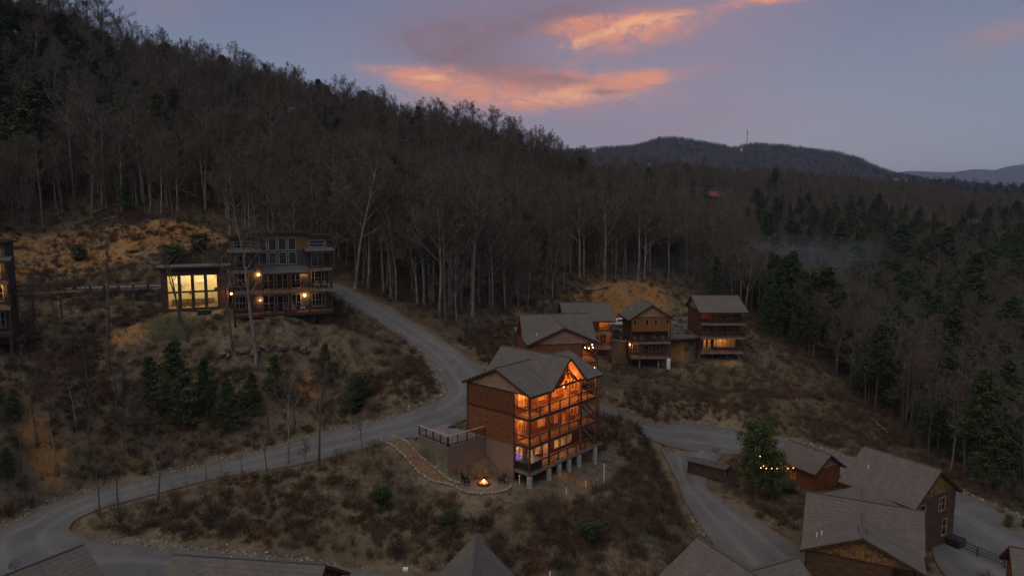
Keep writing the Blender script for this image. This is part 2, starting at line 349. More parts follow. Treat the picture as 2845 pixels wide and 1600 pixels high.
# ------------------------------------------------------------------ terrain
W = []   # control points (x, y, z)
for secs in (ROAD_A, ROAD_B, ROAD_C):
    for a, b in secs: W += [a, b]
for a, b in PAD_UP: W += [a, b]
for px, py, Y in [
    # hillside between the upper and lower roads, left
    (700, 900, 92.3), (600, 1000, 89), (600, 1100, 85), (600, 1200, 80), (850, 1000, 92), (850, 1100, 87), (1000, 1000, 93), (1050, 1080, 88), (1150, 1060, 90), (900, 930, 99), (980, 930, 101),
    (200, 870, 100), (200, 1000, 86), (200, 1200, 75), (200, 1320, 70.5), (60, 1010, 79), (0, 1200, 70), (0, 1380, 65.5), (-150, 1000, 78), (-150, 1250, 66), (420, 900, 98), (420, 1050, 87), (420, 1200, 80), (350, 830, 104),
    # cut bank and wooded slope above the upper road
    (300, 765, 125), (450, 622, 146), (100, 690, 140), (620, 650, 146), (200, 560, 165), (700, 600, 160), (420, 540, 170), (-200, 600, 150), (-100, 520, 175),
    (1170, 845, 119), (1300, 862, 119), (1400, 885, 122), (1300, 700, 176), (1000, 640, 160), (1000, 740, 135), (820, 700, 140), (1480, 780, 158), (1600, 770, 170),
    (1620, 760, 176), (1800, 778, 172), (1700, 800, 166), (1700, 862, 157), (1840, 866, 160), (1940, 852, 168), (1960, 800, 176),
    (1600, 640, 250), (1900, 690, 250), (1800, 600, 340), (2000, 570, 430),
    # slope below the main house
    (1300, 1450, 65), (1300, 1545, 58.8), (1000, 1400, 67), (700, 1400, 69), (400, 1440, 66), (900, 1500, 62), (1000, 1300, 73), (1150, 1400, 67.5), (1500, 1450, 64.5), (1600, 1390, 69), (1500, 1590, 56), (1700, 1580, 58.5),
    (1342, 1345, 69), (1420, 1332, 69), (1247, 1325, 69.6), (1347, 1268, 73), (1148, 1278, 72.4), (1210, 1332, 69.6), (1086, 1226, 74.5), (1471, 1364, 68.2), (1660, 1292, 78), (1740, 1235, 88),
    (1700, 1450, 65.5), (1800, 1400, 73), (1700, 1300, 80), (1790, 1260, 87), (1850, 1560, 62.5), (1840, 1330, 81),
    # ground round the upper cabins
    (1800, 1040, 125), (1700, 1090, 108), (1560, 1060, 104), (1900, 1100, 115), (2100, 1100, 117), (2060, 1020, 132), (1690, 1050, 116), (2200, 1000, 142), (2120, 940, 152), (1800, 1120, 109), (2000, 1150, 108), (2250, 1180, 108),
    (2350, 1150, 118), (2500, 1150, 136), (2845, 1250, 116), (2700, 1352, 91), (2600, 1290, 100), (2450, 1230, 108), (2845, 1430, 79), (2300, 1060, 140), (2200, 950, 160),
    # wooded valley and ridge, right
    (2560, 1020, 190), (2845, 1050, 190), (2300, 920, 200), (2845, 900, 250), (2500, 850, 270), (2200, 800, 280), (2000, 750, 260), (2700, 720, 400), (2300, 660, 420), (2000, 640, 400), (2845, 640, 520), (2500, 580, 560), (2200, 545, 600), (1900, 520, 560), (2700, 560, 640), (2845, 590, 640),
    # skyline ground
    (200, 155, 235), (0, 95, 228), (-250, 20, 225), (700, 290, 245), (1000, 370, 255), (1150, 402, 262), (1300, 438, 265), (1480, 478, 272), (1600, 520, 300), (1740, 500, 520),
    (200, 350, 195), (700, 450, 200), (1000, 500, 205), (1300, 560, 220), (-200, 300, 195)]:
    W.append(atY(px, py, Y))
def wp(x, y, drop): W.append(np.array([x, y, CZ-drop]))
for x, y, d in [(-36, 91.6, 15.1), (-31, 93.5, 15.2), (-25.5, 95.6, 15.4), (-46.5, 93.6, 14.6), (-49.5, 92.3, 14.7), (-42.5, 95.2, 14.7)]: wp(x, y, d)
for x, y, d in [(-60, 20, 33), (-20, 20, 33), (20, 20, 34), (60, 25, 38), (-60, 45, 33), (-20, 45, 33), (10, 46, 33.5), (28, 52, 36.8), (45, 50, 37.5), (100, 60, 40), (-110, 60, 22), (-110, 100, 12), (-120, 130, -2),
    (46, 72, 36), (50, 66, 36.2), (34, 60, 36.6), (38, 84, 35.6), (33, 86, 35.6), (30, 70, 36.6), (29, 78, 36), (55, 78, 36.2), (120, 140, 50), (120, 220, 46),
    (10, 92, 28.0), (16, 92, 28.4), (10, 103, 25.2), (4, 96, 26.0), (17, 104, 28), (12, 118, 24.8), (8, 130, 24), (19, 122, 27.5), (20, 138, 25.3), (30, 138, 25.6), (26, 126, 30.8), (24, 130, 30.0), (30, 130, 30.2), (38, 132, 30.8), (46, 134, 30.8), (42, 146, 25.6), (24, 146, 25.3), (24, 150, 25.3), (42, 152, 25), (52, 146, 29.5),
    (-150, 320, -20), (0, 330, -2), (80, 340, 8), (-40, 330, -10), (-300, 240, -60), (-300, 400, -30), (-250, 120, -10), (300, 200, 30), (300, 400, 10), (500, 700, -5), (0, 500, 5), (-200, 600, 10), (250, 700, -8), (0, 800, 30), (300, 900, 40), (600, 900, 30)]: wp(x, y, d)
W = np.array(W)
def rbf_fit(P, c=5., lam=.02):
    n = len(P); sc = 100.
    A = np.sqrt(((P[:, None, :2]-P[None, :, :2])**2).sum(-1)+c*c)/sc
    M = np.zeros((n+3, n+3)); M[:n, :n] = A - np.eye(n)*lam*.1; M[:n, n] = 1; M[:n, n+1:] = P[:, :2]/sc; M[n:, :n] = M[:n, n:].T
    b = np.zeros(n+3); b[:n] = P[:, 2]; w = np.linalg.lstsq(M, b, rcond=None)[0]
    def h(x, y):
        x = np.asarray(x, float).ravel(); y = np.asarray(y, float).ravel(); out = np.empty(len(x))
        for i in range(0, len(x), 20000):
            X = x[i:i+20000]; Y = y[i:i+20000]
            K = np.sqrt((X[:, None]-P[None, :, 0])**2+(Y[:, None]-P[None, :, 1])**2+c*c)/sc
            out[i:i+20000] = K@w[:n]+w[n]+X/sc*w[n+1]+Y/sc*w[n+2]
        return out
    return h
hf = rbf_fit(W)
def axis(a, b, st, lo, hi, g=1.07):
    c = list(np.arange(a, b+1e-6, st)); s = st; l = [a]
    while l[-1] > lo: s *= g; l.append(l[-1]-s)
    s = st; r = [b]
    while r[-1] < hi: s *= g; r.append(r[-1]+s)
    return np.array(l[:0:-1]+c+r[1:])
GX = axis(-72, 66, .75, -9000, 12000, 1.06); GY = axis(38, 158, .75, -300, 16000, 1.05)
XX, YY = np.meshgrid(GX, GY)
xc = np.clip(XX, -340, 640); yc = np.clip(YY, 12, 940)
ZZ = hf(xc, yc).reshape(XX.shape)
ZZ = np.clip(ZZ, CZ-60, CZ+95)
far = np.clip((np.maximum(np.maximum(YY-900, 0)/400, np.maximum(np.abs(XX-150)-480, 0)/500)), 0, 1); far = far*far*(3-2*far)
ZZ = ZZ*(1-far)+(CZ-75)*far
def vnoise(x, y, s, seed):      # cheap value noise
    x = x/s; y = y/s; xi = np.floor(x).astype(int); yi = np.floor(y).astype(int); fx = x-xi; fy = y-yi; fx = fx*fx*(3-2*fx); fy = fy*fy*(3-2*fy)
    def hsh(a, b): v = np.sin(a*127.1+b*311.7+seed*74.7)*43758.5453; return v-np.floor(v)
    return (hsh(xi, yi)*(1-fx)+hsh(xi+1, yi)*fx)*(1-fy)+(hsh(xi, yi+1)*(1-fx)+hsh(xi+1, yi+1)*fx)*fy-.5
bump = vnoise(XX, YY, 6, 1)*.8+vnoise(XX, YY, 2.6, 2)*.4+vnoise(XX, YY, 30, 3)*2.*np.clip((YY-120)/80, 0, 1)+vnoise(XX, YY, 110, 4)*14*np.clip((YY-260)/200, 0, 1)
# benches cut for the roads
road_pts = []
for secs, k in ((ROAD_A, 10), (ROAD_B, 10), (ROAD_C, 10), (PAD_UP, 10)): road_pts.append(strip_grid(secs, k, 10).reshape(-1, 3))
RP = np.concatenate(road_pts)
near = (XX > -75) & (XX < 70) & (YY > 38) & (YY < 165)
idx = np.where(near.ravel())[0]; dist = np.full(XX.size, 99.); rz = np.zeros(XX.size); xf = XX.ravel(); yf = YY.ravel()
for i in range(0, len(idx), 1500):
    j = idx[i:i+1500]; d2 = (xf[j, None]-RP[None, :, 0])**2+(yf[j, None]-RP[None, :, 1])**2; a = d2.argmin(1); dist[j] = np.sqrt(d2[np.arange(len(j)), a]); rz[j] = RP[a, 2]
dist = dist.reshape(XX.shape); rz = rz.reshape(XX.shape)
w = np.clip((dist-1.0)/3.2, 0, 1); w = w*w*(3-2*w)
ZZ = (ZZ+bump*w)*w+(rz-.16)*(1-w)
ROADDIST = dist
def inside(poly, x, y):
    r = np.zeros(x.shape, bool); n = len(poly)
    for i in range(n):
        x0, y0 = poly[i]; x1, y1 = poly[(i+1) % n]
        c = ((y0 > y) != (y1 > y)) & (x < (x1-x0)*(y-y0)/(y1-y0+1e-12)+x0); r ^= c
    return r
def flatten(poly, z, mode='set'):
    global ZZ
    m = inside(poly, XX, YY)
    ZZ = np.where(m, np.minimum(ZZ, z) if mode == 'min' else z, ZZ)
def rect(ox, oy, yaw, u0, u1, v0, v1):
    c, s = math.cos(yaw), math.sin(yaw); return [(ox+c*u-s*v, oy+s*u+c*v) for u, v in ((u0, v0), (u1, v0), (u1, v1), (u0, v1))]
# main pad: ground behind the retaining wall is up, in front it is down
flatten([tuple(PW_C-U2*.2-V2*.2), tuple(PW_H), tuple(PW_H+V2*5), tuple(PW_E)], pz-.3)
# in front of the wall: keep it down to the modelled slope
def cap_front():
    global ZZ
    # distance in front of the C-H wall and the C-E wall
    e1 = (PW_H-PW_C)/np.linalg.norm(PW_H-PW_C); e2 = (PW_E-PW_C)/np.linalg.norm(PW_E-PW_C)
    dx = XX-PW_C[0]; dy = YY-PW_C[1]
    a1 = dx*e1[0]+dy*e1[1]; a2 = dx*e2[0]+dy*e2[1]
    front = ((a2 < .0) & (a1 > -3) & (a1 < 5.6) & (a2 > -6))
    tgt = CZ-28.15+1.05*np.clip(a1/5.2, 0, 1)*np.clip(1+a2/4, 0, 1)
    ZZ = np.where(front, np.minimum(ZZ, tgt), ZZ)
    left = (a1 < .0) & (a2 >= 0) & (a2 < 5.0) & (a1 > -5)
    tgt = CZ-28.1+2.2*np.clip(a2/5.2, 0, 1)
    ZZ = np.where(left, np.minimum(ZZ, tgt), ZZ)
cap_front()
flatten(rect(MH_O[0], MH_O[1], MH_YAW, .1, 11.9, 2.3, 8.9), CZ-28.9)
flatten(rect(MH_O[0], MH_O[1], MH_YAW, .1, 12.6, -.4, 2.3), CZ-29.0, 'min')
# shallow level round the fire pit
pit = lvl(1344, 1346, 28.7)
dd = np.hypot(XX-pit[0], YY-pit[1]); w = np.clip((dd-2.5)/.9, 0, 1); ZZ = np.where(inside([tuple(PW_C-V2*.1), tuple(PW_H), tuple(PW_H+V2*5), tuple(PW_E)], XX, YY), ZZ, ZZ*w+(1-w)*(CZ-28.72))
HOUSES = dict(A=(17.6+8.36, 1), )
def local_origin(px, py, drop, yaw, u, v):   # origin of a frame in which pixel px,py at that drop sits at (u, v)
    p = lvl(px, py, drop); c, s = math.cos(yaw), math.sin(yaw); return np.array([p[0]-c*u+s*v, p[1]-s*u-c*v])
A_YAW = R(98); A_D = 26.0; A_O = local_origin(1670.6, 953.3, 17.64, A_YAW, -.45, -.44)
D_YAW = R(63.4); D_O = local_origin(2573.8, 1597.6, 31.1, D_YAW, -.45, -.44)
B_YAW = R(4); B_O = lvl(1753.5, 951, 25.2); C_YAW = 0.; C_O = lvl(1947.4, 937.1, 25.2)
H1_YAW = R(23.4); H1_O = lvl(650, 877.8, 14.3); H2_YAW = R(23.4)
A2_O = np.array([9.6, 119.5]); A2_YAW = R(2)
for O, yaw, r_, z in ((A_O, A_YAW, (.1, 11.9, .3, 8.9), CZ-A_D-.6), (B_O, B_YAW, (.1, 7.5, 1.8, 7.6), CZ-28.6), (C_O, C_YAW, (.1, 8.6, 2.4, 10.5), CZ-28.6), (A2_O, A2_YAW, (.1, 8.2, 2.2, 10), CZ-27.5),
    (H1_O, H1_YAW, (-.2, 13.2, .0, 10), CZ-15.0)):
    flatten(rect(O[0], O[1], yaw, *r_), z, 'min')
# ground falls away in front of the block walls under the upper cabins
wl = np.interp(XX, [16., 18.9, 38.4, 50], [131.6, 132.0, 137.2, 137.4]); lo_ = (XX > 17.5) & (XX < 37.6) & (YY < wl) & (YY > 118); t_ = np.clip((YY-118)/6, 0, 1)
ZZ = np.where(lo_, np.minimum(ZZ, (CZ-30.4)*t_+ZZ*(1-t_)), ZZ)
flatten(rect(B_O[0], B_O[1], B_YAW, -.6, 8.3, -2.5, 7.6), CZ-30.6, 'min'); flatten(rect(C_O[0], C_O[1], C_YAW, -.4, 9.1, -2.0, 10.5), CZ-29.9, 'min')
# smooth helper: height lookup on the tensor grid
def zat(x, y):
    x = np.atleast_1d(np.asarray(x, float)); y = np.atleast_1d(np.asarray(y, float))
    i = np.clip(np.searchsorted(GX, x)-1, 0, len(GX)-2); j = np.clip(np.searchsorted(GY, y)-1, 0, len(GY)-2)
    fx = np.clip((x-GX[i])/(GX[i+1]-GX[i]), 0, 1); fy = np.clip((y-GY[j])/(GY[j+1]-GY[j]), 0, 1)
    return (ZZ[j, i]*(1-fx)+ZZ[j, i+1]*fx)*(1-fy)+(ZZ[j+1, i]*(1-fx)+ZZ[j+1, i+1]*fx)*fy
_T = np.concatenate([np.arange(30, 200, .35), np.geomspace(200, 1500, 500)])
def ground(px, py):
    r = ray(px, py); k = _T/r[1]; x = r[0]*k; z = CZ+r[2]*k; g = zat(x, _T); b = np.where(z <= g)[0]
    i = b[0] if len(b) else len(_T)-1
    return Vector((x[i], _T[i], g[i]))
def interp2(GRID, x, y):
    i = np.clip(np.searchsorted(GX, x)-1, 0, len(GX)-2); j = np.clip(np.searchsorted(GY, y)-1, 0, len(GY)-2); return GRID[j, i]

# zone masks stored per vertex: r = orange soil, g = green, b = forest litter
def gmask(lst):
    m = np.zeros(XX.shape)
    for px, py, rx, ry in lst:
        c = ground(px, py); d = ((XX-c.x)/rx)**2+((YY-c.y)/ry)**2; m = np.maximum(m, np.exp(-d))
    return m
EDGE = [(-400, 640), (0, 630), (60, 655), (200, 612), (330, 600), (450, 606), (560, 625), (640, 670), (760, 770), (930, 786), (1000, 812), (1078, 848), (1192, 915), (1250, 955), (1330, 940), (1400, 878), (1440, 850), (1560, 822), (1640, 790), (1790, 772), (1900, 815), (1960, 850), (2090, 905), (2130, 935), (2230, 985), (2330, 1060),
        (2450, 1175), (2600, 1300), (2700, 1365), (2845, 1435), (3300, 1600)]
ex, ey = zip(*EDGE)
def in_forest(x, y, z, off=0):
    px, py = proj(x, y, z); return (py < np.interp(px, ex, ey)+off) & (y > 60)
orange = gmask([(120, 700, 12, 9), (300, 690, 13, 10), (450, 660, 12, 9), (540, 640, 8, 7), (600, 660, 6, 5), (500, 620, 8, 4), (230, 660, 9, 6), (60, 760, 8, 6), (200, 740, 9, 6), (360, 650, 10, 6), (1600, 830, 7, 5), (1700, 820, 7, 5), (1800, 815, 7, 5), (1440, 880, 6, 4), (1880, 1000, 3, 2), (1820, 1000, 5, 2), (2020, 1005, 4, 1.6), (1560, 1325, 4, 1.0), (350, 930, 4, 2), (110, 1220, 3, 2), (860, 1080, 3, 2)])
green = gmask([(1640, 1470, 9, 3), (1760, 1470, 7, 3), (480, 900, 6, 3), (620, 890, 3, 2), (2080, 1000, 4, 3), (2000, 1040, 8, 2.4), (1700, 1060, 12, 3), (1180, 1280, 2, 2), (100, 960, 10, 5), (1500, 1420, 5, 2), (2250, 1420, 5, 4), (950, 860, 5, 2), (1140, 1380, 3, 1.5), (300, 840, 8, 3)])*.8
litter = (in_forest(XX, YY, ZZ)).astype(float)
me = bpy.data.meshes.new('ground'); ny, nx = XX.shape
I = np.arange(nx*ny).reshape(ny, nx)
Q = np.stack([I[:-1, :-1], I[:-1, 1:], I[1:, 1:], I[1:, :-1]], -1).reshape(-1, 4)
me.vertices.add(nx*ny); me.vertices.foreach_set('co', np.stack([XX, YY, ZZ], -1).astype(np.float32).ravel())
me.loops.add(len(Q)*4); me.loops.foreach_set('vertex_index', Q.ravel().astype(np.int32)); me.polygons.add(len(Q))
me.polygons.foreach_set('loop_start', np.arange(0, len(Q)*4, 4, dtype=np.int32)); me.polygons.foreach_set('loop_total', np.full(len(Q), 4, dtype=np.int32))
me.polygons.foreach_set('use_smooth', np.ones(len(Q), bool)); me.update()
ca = me.color_attributes.new('zones', 'FLOAT_COLOR', 'POINT'); ca.data.foreach_set('color', np.stack([orange, green, litter, np.ones_like(orange)], -1).astype(np.float32).ravel())
def groundmat(T, b, tc):
    v = tc.outputs['Object']; at = T.node('ShaderNodeVertexColor'); at.layer_name = 'zones'; sp = T.node('ShaderNodeSeparateColor'); T.link(at.outputs[0], sp.inputs[0])
    n1 = T.noise(v, .16, 6, .62); n2 = T.noise(v, 1.1, 6, .65); n3 = T.noise(v, 5., 5, .7); n4 = T.noise(v, .45, 5, .6, 1.)
    c = T.mix(T.mr(n1, .35, .65), (.120, .092, .058), (.200, .158, .100))
    c = T.mix(T.mr(n4, .5, .68), c, (.085, .046, .030)); c = T.mix(T.mr(n2, .48, .7, 0, .8), c, (.050, .040, .028)); c = T.mix(T.mr(n3, .5, .75, 0, .55), c, (.26, .21, .155))
    o = T.mix(T.mr(n4, .35, .65), (.36, .150, .038), (.34, .20, .085)); o = T.mix(T.mr(n3, .45, .7, 0, .8), o, (.12, .075, .035)); o = T.mix(T.mr(n2, .5, .66, 0, .7), o, (.10, .075, .038)); o = T.mix(T.mr(n1, .60, .7, 0, .5), o, (.33, .25, .16))
    c = T.mix(T.mr(T.m('ADD', sp.outputs[0], T.m('MULTIPLY', T.m('SUBTRACT', n4, .5), 1.6)), .38, .75), c, o)
    c = T.mix(T.mr(T.m('ADD', sp.outputs[1], T.m('MULTIPLY', T.m('SUBTRACT', n2, .5), .9)), .3, .7, 0, .8), c, (.062, .062, .030))
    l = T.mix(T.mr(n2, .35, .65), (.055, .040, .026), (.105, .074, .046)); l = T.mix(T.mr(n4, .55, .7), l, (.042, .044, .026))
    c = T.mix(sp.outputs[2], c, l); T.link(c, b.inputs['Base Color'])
    bp = T.node('ShaderNodeBump'); bp.inputs['Strength'].default_value = .8; bp.inputs['Distance'].default_value = .25
    T.link(T.m('ADD', n2, T.m('MULTIPLY', n3, .5)), bp.inputs['Height']); T.link(bp.outputs[0], b.inputs['Normal'])
me.materials.append(mat('hillside_soil', (.1, .1, .1), .95, build=groundmat))
go = bpy.data.objects.new('ground', me); COL.objects.link(go); go['kind'] = 'structure'

def road_mesh(name, secs, m, k=10, across=8, lift=0., kerb=None):
    G = strip_grid(secs, k, across); a, b, _ = G.shape; mb = MB()
    vs = [(p[0], p[1], p[2]+lift) for p in G.reshape(-1, 3)]; J = np.arange(a*b).reshape(a, b)
    fs = [tuple(int(t) for t in (J[i, j], J[i, j+1], J[i+1, j+1], J[i+1, j])) for i in range(a-1) for j in range(b-1)]
    # skirt so that the slab has an edge
    vs2 = [(p[0], p[1], p[2]+lift-.35) for p in G[:, 0]]+[(p[0], p[1], p[2]+lift-.35) for p in G[:, -1]]; n = len(vs); vs += vs2
    for i in range(a-1):
        fs.append((int(J[i, 0]), int(J[i+1, 0]), n+i+1, n+i)); fs.append((int(J[i+1, -1]), int(J[i, -1]), n+a+i, n+a+i+1))
    uv = [(i*.8, j/across) for i in range(a) for j in range(b)]+[(i*.8, .0) for i in range(a)]+[(i*.8, 1.) for i in range(a)]; mb.add(vs, fs, uv); o = mb.build(name, m, kind='structure', smooth=False); return o
road_mesh('upper_road', ROAD_A, ASPH); road_mesh('valley_road', ROAD_B, ASPH, lift=.0); road_mesh('lower_road', ROAD_C, ASPH, lift=.006); road_mesh('driveway', PAD_UP, ASPH)
road_mesh('parking_pad', PAD_MAIN, PADM, lift=.012)

# ------------------------------------------------------------------ hills far off
def ridge(name, prof, Y, depth, base, m, amp, seed, nu=220, nv=26, falloff=1.4):
    px = np.array([p[0] for p in prof], float); py = np.array([p[1] for p in prof], float)
    P = np.linspace(px[0], px[-1], nu); hy = np.interp(P, px, py)
    crest = np.array([atY(a, b, Y) for a, b in zip(P, hy)]); vs = []
    rows = np.concatenate([np.linspace(0, 1, nv), [1.25, 1.7]])
    for r_ in rows:
        if r_ <= 1: y = Y-depth*(1-r_); s = r_**falloff
        else: y = Y+depth*(r_-1)*1.2; s = 1-(r_-1)*.9
        x = crest[:, 0]; n = (vnoise(x+seed*99, np.full_like(x, y), amp*9, seed)*1.6+vnoise(x, np.full_like(x, y), amp*3.2, seed+1)*.8)*amp*(1 if r_ not in (1,) else .12)*(4*r_*(1-r_)+.1 if r_ < 1 else .1)
        z = base+(crest[:, 2]-base)*s+n; vs += [(a, y, c) for a, c in zip(x, z)]
    J = np.arange(len(vs)).reshape(len(rows), nu); fs = [(int(J[i, j]), int(J[i, j+1]), int(J[i+1, j+1]), int(J[i+1, j])) for i in range(len(rows)-1) for j in range(nu-1)]
    mb = MB(); mb.add(vs, fs); o = mb.build(name, m, kind='structure', smooth=True); return np.array(vs).reshape(len(rows), nu, 3)
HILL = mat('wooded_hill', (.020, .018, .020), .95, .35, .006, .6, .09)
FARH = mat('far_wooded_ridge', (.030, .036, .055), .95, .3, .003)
MT = ridge('mountain', [(900, 470), (1300, 440), (1480, 424), (1560, 420), (1620, 418), (1700, 412), (1760, 408), (1800, 397), (1830, 388), (1860, 385), (1900, 388), (1960, 399), (2010, 407), (2030, 414), (2050, 412), (2070, 406), (2100, 402), (2180, 408), (2250, 416), (2330, 427), (2390, 444), (2440, 468), (2490, 484), (2560, 496), (2640, 520), (2760, 560)], 2300, 1150, CZ-70, HILL, 110, 5, 260, 34)
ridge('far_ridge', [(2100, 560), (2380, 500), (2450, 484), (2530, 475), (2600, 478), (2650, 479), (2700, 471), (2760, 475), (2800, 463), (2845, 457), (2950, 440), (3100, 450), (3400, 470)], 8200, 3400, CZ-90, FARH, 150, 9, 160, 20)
FT = ridge('foothill', [(2300, 560), (2420, 520), (2500, 505), (2570, 499), (2640, 497), (2700, 506), (2780, 515), (2845, 520), (3000, 530), (3300, 560)], 1300, 420, CZ-70, HILL, 30, 14, 140, 16)

# ================================================================== BUILDING KIT (local frame: x along the front, y back, z up)
def ivals(L, holes, z0, z1):
    hs = sorted([(a, b) for a, b, c, d in holes if c < z1-1e-4 and d > z0+1e-4]); out = []; p = 0.
    for a, b in hs:
        if a > p+.01: out.append((p, a))
        p = max(p, b)
    if p < L-.01: out.append((p, L))
    return out
class Face:
    def __init__(s, p0, d, n, L): s.p = Vector((*p0, 0)); s.d = Vector((*d, 0)); s.n = Vector((*n, 0)); s.L = L
    def at(s, u, o, z): q = s.p+s.d*u+s.n*o; return (q.x, q.y, z)
def siding(face, z0, z1, course, holes, name, m, parent, lap=.05, vertical=False, jit=0.):
    mb = MB()
    def piece(a, b, c, d, t0, t1):
        vs = [face.at(a, -.10, c), face.at(b, -.10, c), face.at(b, -.10, d), face.at(a, -.10, d), face.at(a, t0, c), face.at(b, t0, c), face.at(b, t1, d), face.at(a, t1, d)]
        mb.add(vs, [(0, 3, 2, 1), (4, 5, 6, 7), (0, 1, 5, 4), (1, 2, 6, 5), (2, 3, 7, 6), (3, 0, 4, 7)])
    zs = sorted(set([z0, z1]+[h[2] for h in holes if z0 < h[2] < z1]+[h[3] for h in holes if z0 < h[3] < z1]))
    if vertical:
        for c, d in zip(zs[:-1], zs[1:]):
            for a, b in ivals(face.L, holes, c, d): piece(a, b, c, d, .0, .0)
        u = .0
        while u < face.L:
            for a, b, c, d in [(u, min(u+.06, face.L), z0, z1)]:
                if not any(h[0] < b and h[1] > a for h in holes): piece(a, b, c, d, lap*.8, lap*.8)
            u += course
    else:
        cs = list(np.arange(z0, z1, course))+[z1]
        cuts = sorted(set([round(float(z), 4) for z in cs]+[round(z, 4) for z in zs]))
        for c, d in zip(cuts[:-1], cuts[1:]):
            if d-c < .012: continue
            for a, b in ivals(face.L, holes, c, d): piece(a, b, c, d, lap*(1+random.uniform(-jit, jit)), lap*.3)
    return mb.build(name, m, parent, 'stuff')
def window(root, face, u0, u1, z0, z1, nu=1, nz=2, fm=None, name='window', out=.03, fw=.07):
    mb = MB(); fm = fm or WFRAME
    def bar(a, b, c, d, o0=-.02, o1=out+.05):
        vs = [face.at(a, o0, c), face.at(b, o0, c), face.at(b, o0, d), face.at(a, o0, d), face.at(a, o1, c), face.at(b, o1, c), face.at(b, o1, d), face.at(a, o1, d)]
        mb.add(vs, [(0, 3, 2, 1), (4, 5, 6, 7), (0, 1, 5, 4), (1, 2, 6, 5), (2, 3, 7, 6), (3, 0, 4, 7)])
    bar(u0-fw*.6, u1+fw*.6, z0-fw, z0); bar(u0-fw*.6, u1+fw*.6, z1, z1+fw); bar(u0-fw, u0, z0, z1); bar(u1, u1+fw, z0, z1)
    for i in range(1, nu): u = u0+(u1-u0)*i/nu; bar(u-.03, u+.03, z0, z1, -.02, .04)
    for i in range(1, nz): z = z0+(z1-z0)*i/nz; bar(u0, u1, z-.02, z+.02, -.02, .035)
    w = mb.build(name, fm, root); g = MB()
    g.add([face.at(u0, -.01, z0), face.at(u1, -.01, z0), face.at(u1, -.01, z1), face.at(u0, -.01, z1)], [(0, 1, 2, 3)]); g.build('pane', GLASS, w)
    return w
def railing(root, a, b, z, h=1.0, sp=1.75, m=None, posts=True, bal=True, ends=(1, 1), pname='railing'):
    m = m or POSTM; a = Vector((*a, z)); b = Vector((*b, z)); L = (b-a).length; n = max(1, round(L/sp)); d = (b-a)/n
    r = MB(); r.bar(a+Vector((0, 0, h)), b+Vector((0, 0, h)), .13, .05); r.bar(a+Vector((0, 0, h-.12)), b+Vector((0, 0, h-.12)), .05, .08); r.bar(a+Vector((0, 0, .12)), b+Vector((0, 0, .12)), .05, .08)
    rr = r.build(pname, m, root)
    if posts:
        for i in range(n+1):
            if (i == 0 and not ends[0]) or (i == n and not ends[1]): continue
            p = a+d*i; q = MB(); q.box((p.x-.055, p.y-.055, z-.02), (p.x+.055, p.y+.055, z+h+.03)); q.build('post', m, rr)
    if bal:
        q = MB(); k = int(L/.16)
        for i in range(1, k): p = a+(b-a)*i/k; q.box((p.x-.011, p.y-.011, z+.12), (p.x+.011, p.y+.011, z+h-.12))
        q.build('balusters', BLACK, rr, 'stuff')
    return rr
def clip(poly, nrm, d, keep):   # keep side of n.p <= d
    out = []
    for i in range(len(poly)):
        a, b = poly[i], poly[(i+1) % len(poly)]; fa = (a.dot(nrm)-d)*keep; fb = (b.dot(nrm)-d)*keep
        if fa <= 1e-6: out.append(a)
        if (fa < -1e-6 and fb > 1e-6) or (fa > 1e-6 and fb < -1e-6): out.append(a.lerp(b, fa/(fa-fb)))
    return out
def roof(root, planes, m=None, name='roof', slabm=None, th=.14, course=.36, caps=(), fascia=()):
    m = m or ROOF; sl = MB(); sh = MB()
    for pts in planes:
        pts = [Vector(p) for p in pts]; n = (pts[1]-pts[0]).cross(pts[2]-pts[0]).normalized()
        if n.z < 0: pts = pts[::-1]; n = -n
        sl.poly(pts, th, n)
        s = (Vector((0, 0, 1))-n*n.z)
        s = s.normalized() if s.length > 1e-4 else Vector((0, 1, 0)); e = s.cross(n).normalized()
        lo = min(p.dot(s) for p in pts); hi = max(p.dot(s) for p in pts); k = max(1, int((hi-lo)/course))
        for i in range(k):
            a = lo+(hi-lo)*i/k; b = lo+(hi-lo)*(i+1)/k
            q = clip(clip(pts, s, a, -1), s, b, 1)
            if len(q) < 3: continue
            j = random.uniform(0, .006); top = [p+n*(.026+j*.6-.018*((p.dot(s)-a)/(b-a))) for p in q]
            uv = [(p.dot(e), p.dot(s)) for p in q]; sh.add(top, [tuple(range(len(top)))], uv)
            low = [p for p in range(len(q)) if abs(q[p].dot(s)-a) < 1e-3]
            if len(low) == 2:
                p0, p1 = q[low[0]], q[low[1]]; sh.add([p0, p1, top[low[1]], top[low[0]]], [(0, 1, 2, 3)], [uv[low[0]], uv[low[1]], uv[low[1]], uv[low[0]]])
    r = sl.build(name, slabm or SOFFIT, root); sh.build('shingles', m, r, 'stuff')
    if caps:
        c = MB()
        for a, b in caps:
            a = Vector(a)+Vector((0, 0, .055)); b = Vector(b)+Vector((0, 0, .055)); c.bar(a, b, .15, .06)
        c.build('ridge_cap', ROOFD, r)
    if fascia:
        f = MB()
        for a, b in fascia: f.bar(Vector(a)-Vector((0, 0, th*.5+.065)), Vector(b)-Vector((0, 0, th*.5+.065)), .05, th+.10)
        f.build('fascia', TRIM, r)
    return r
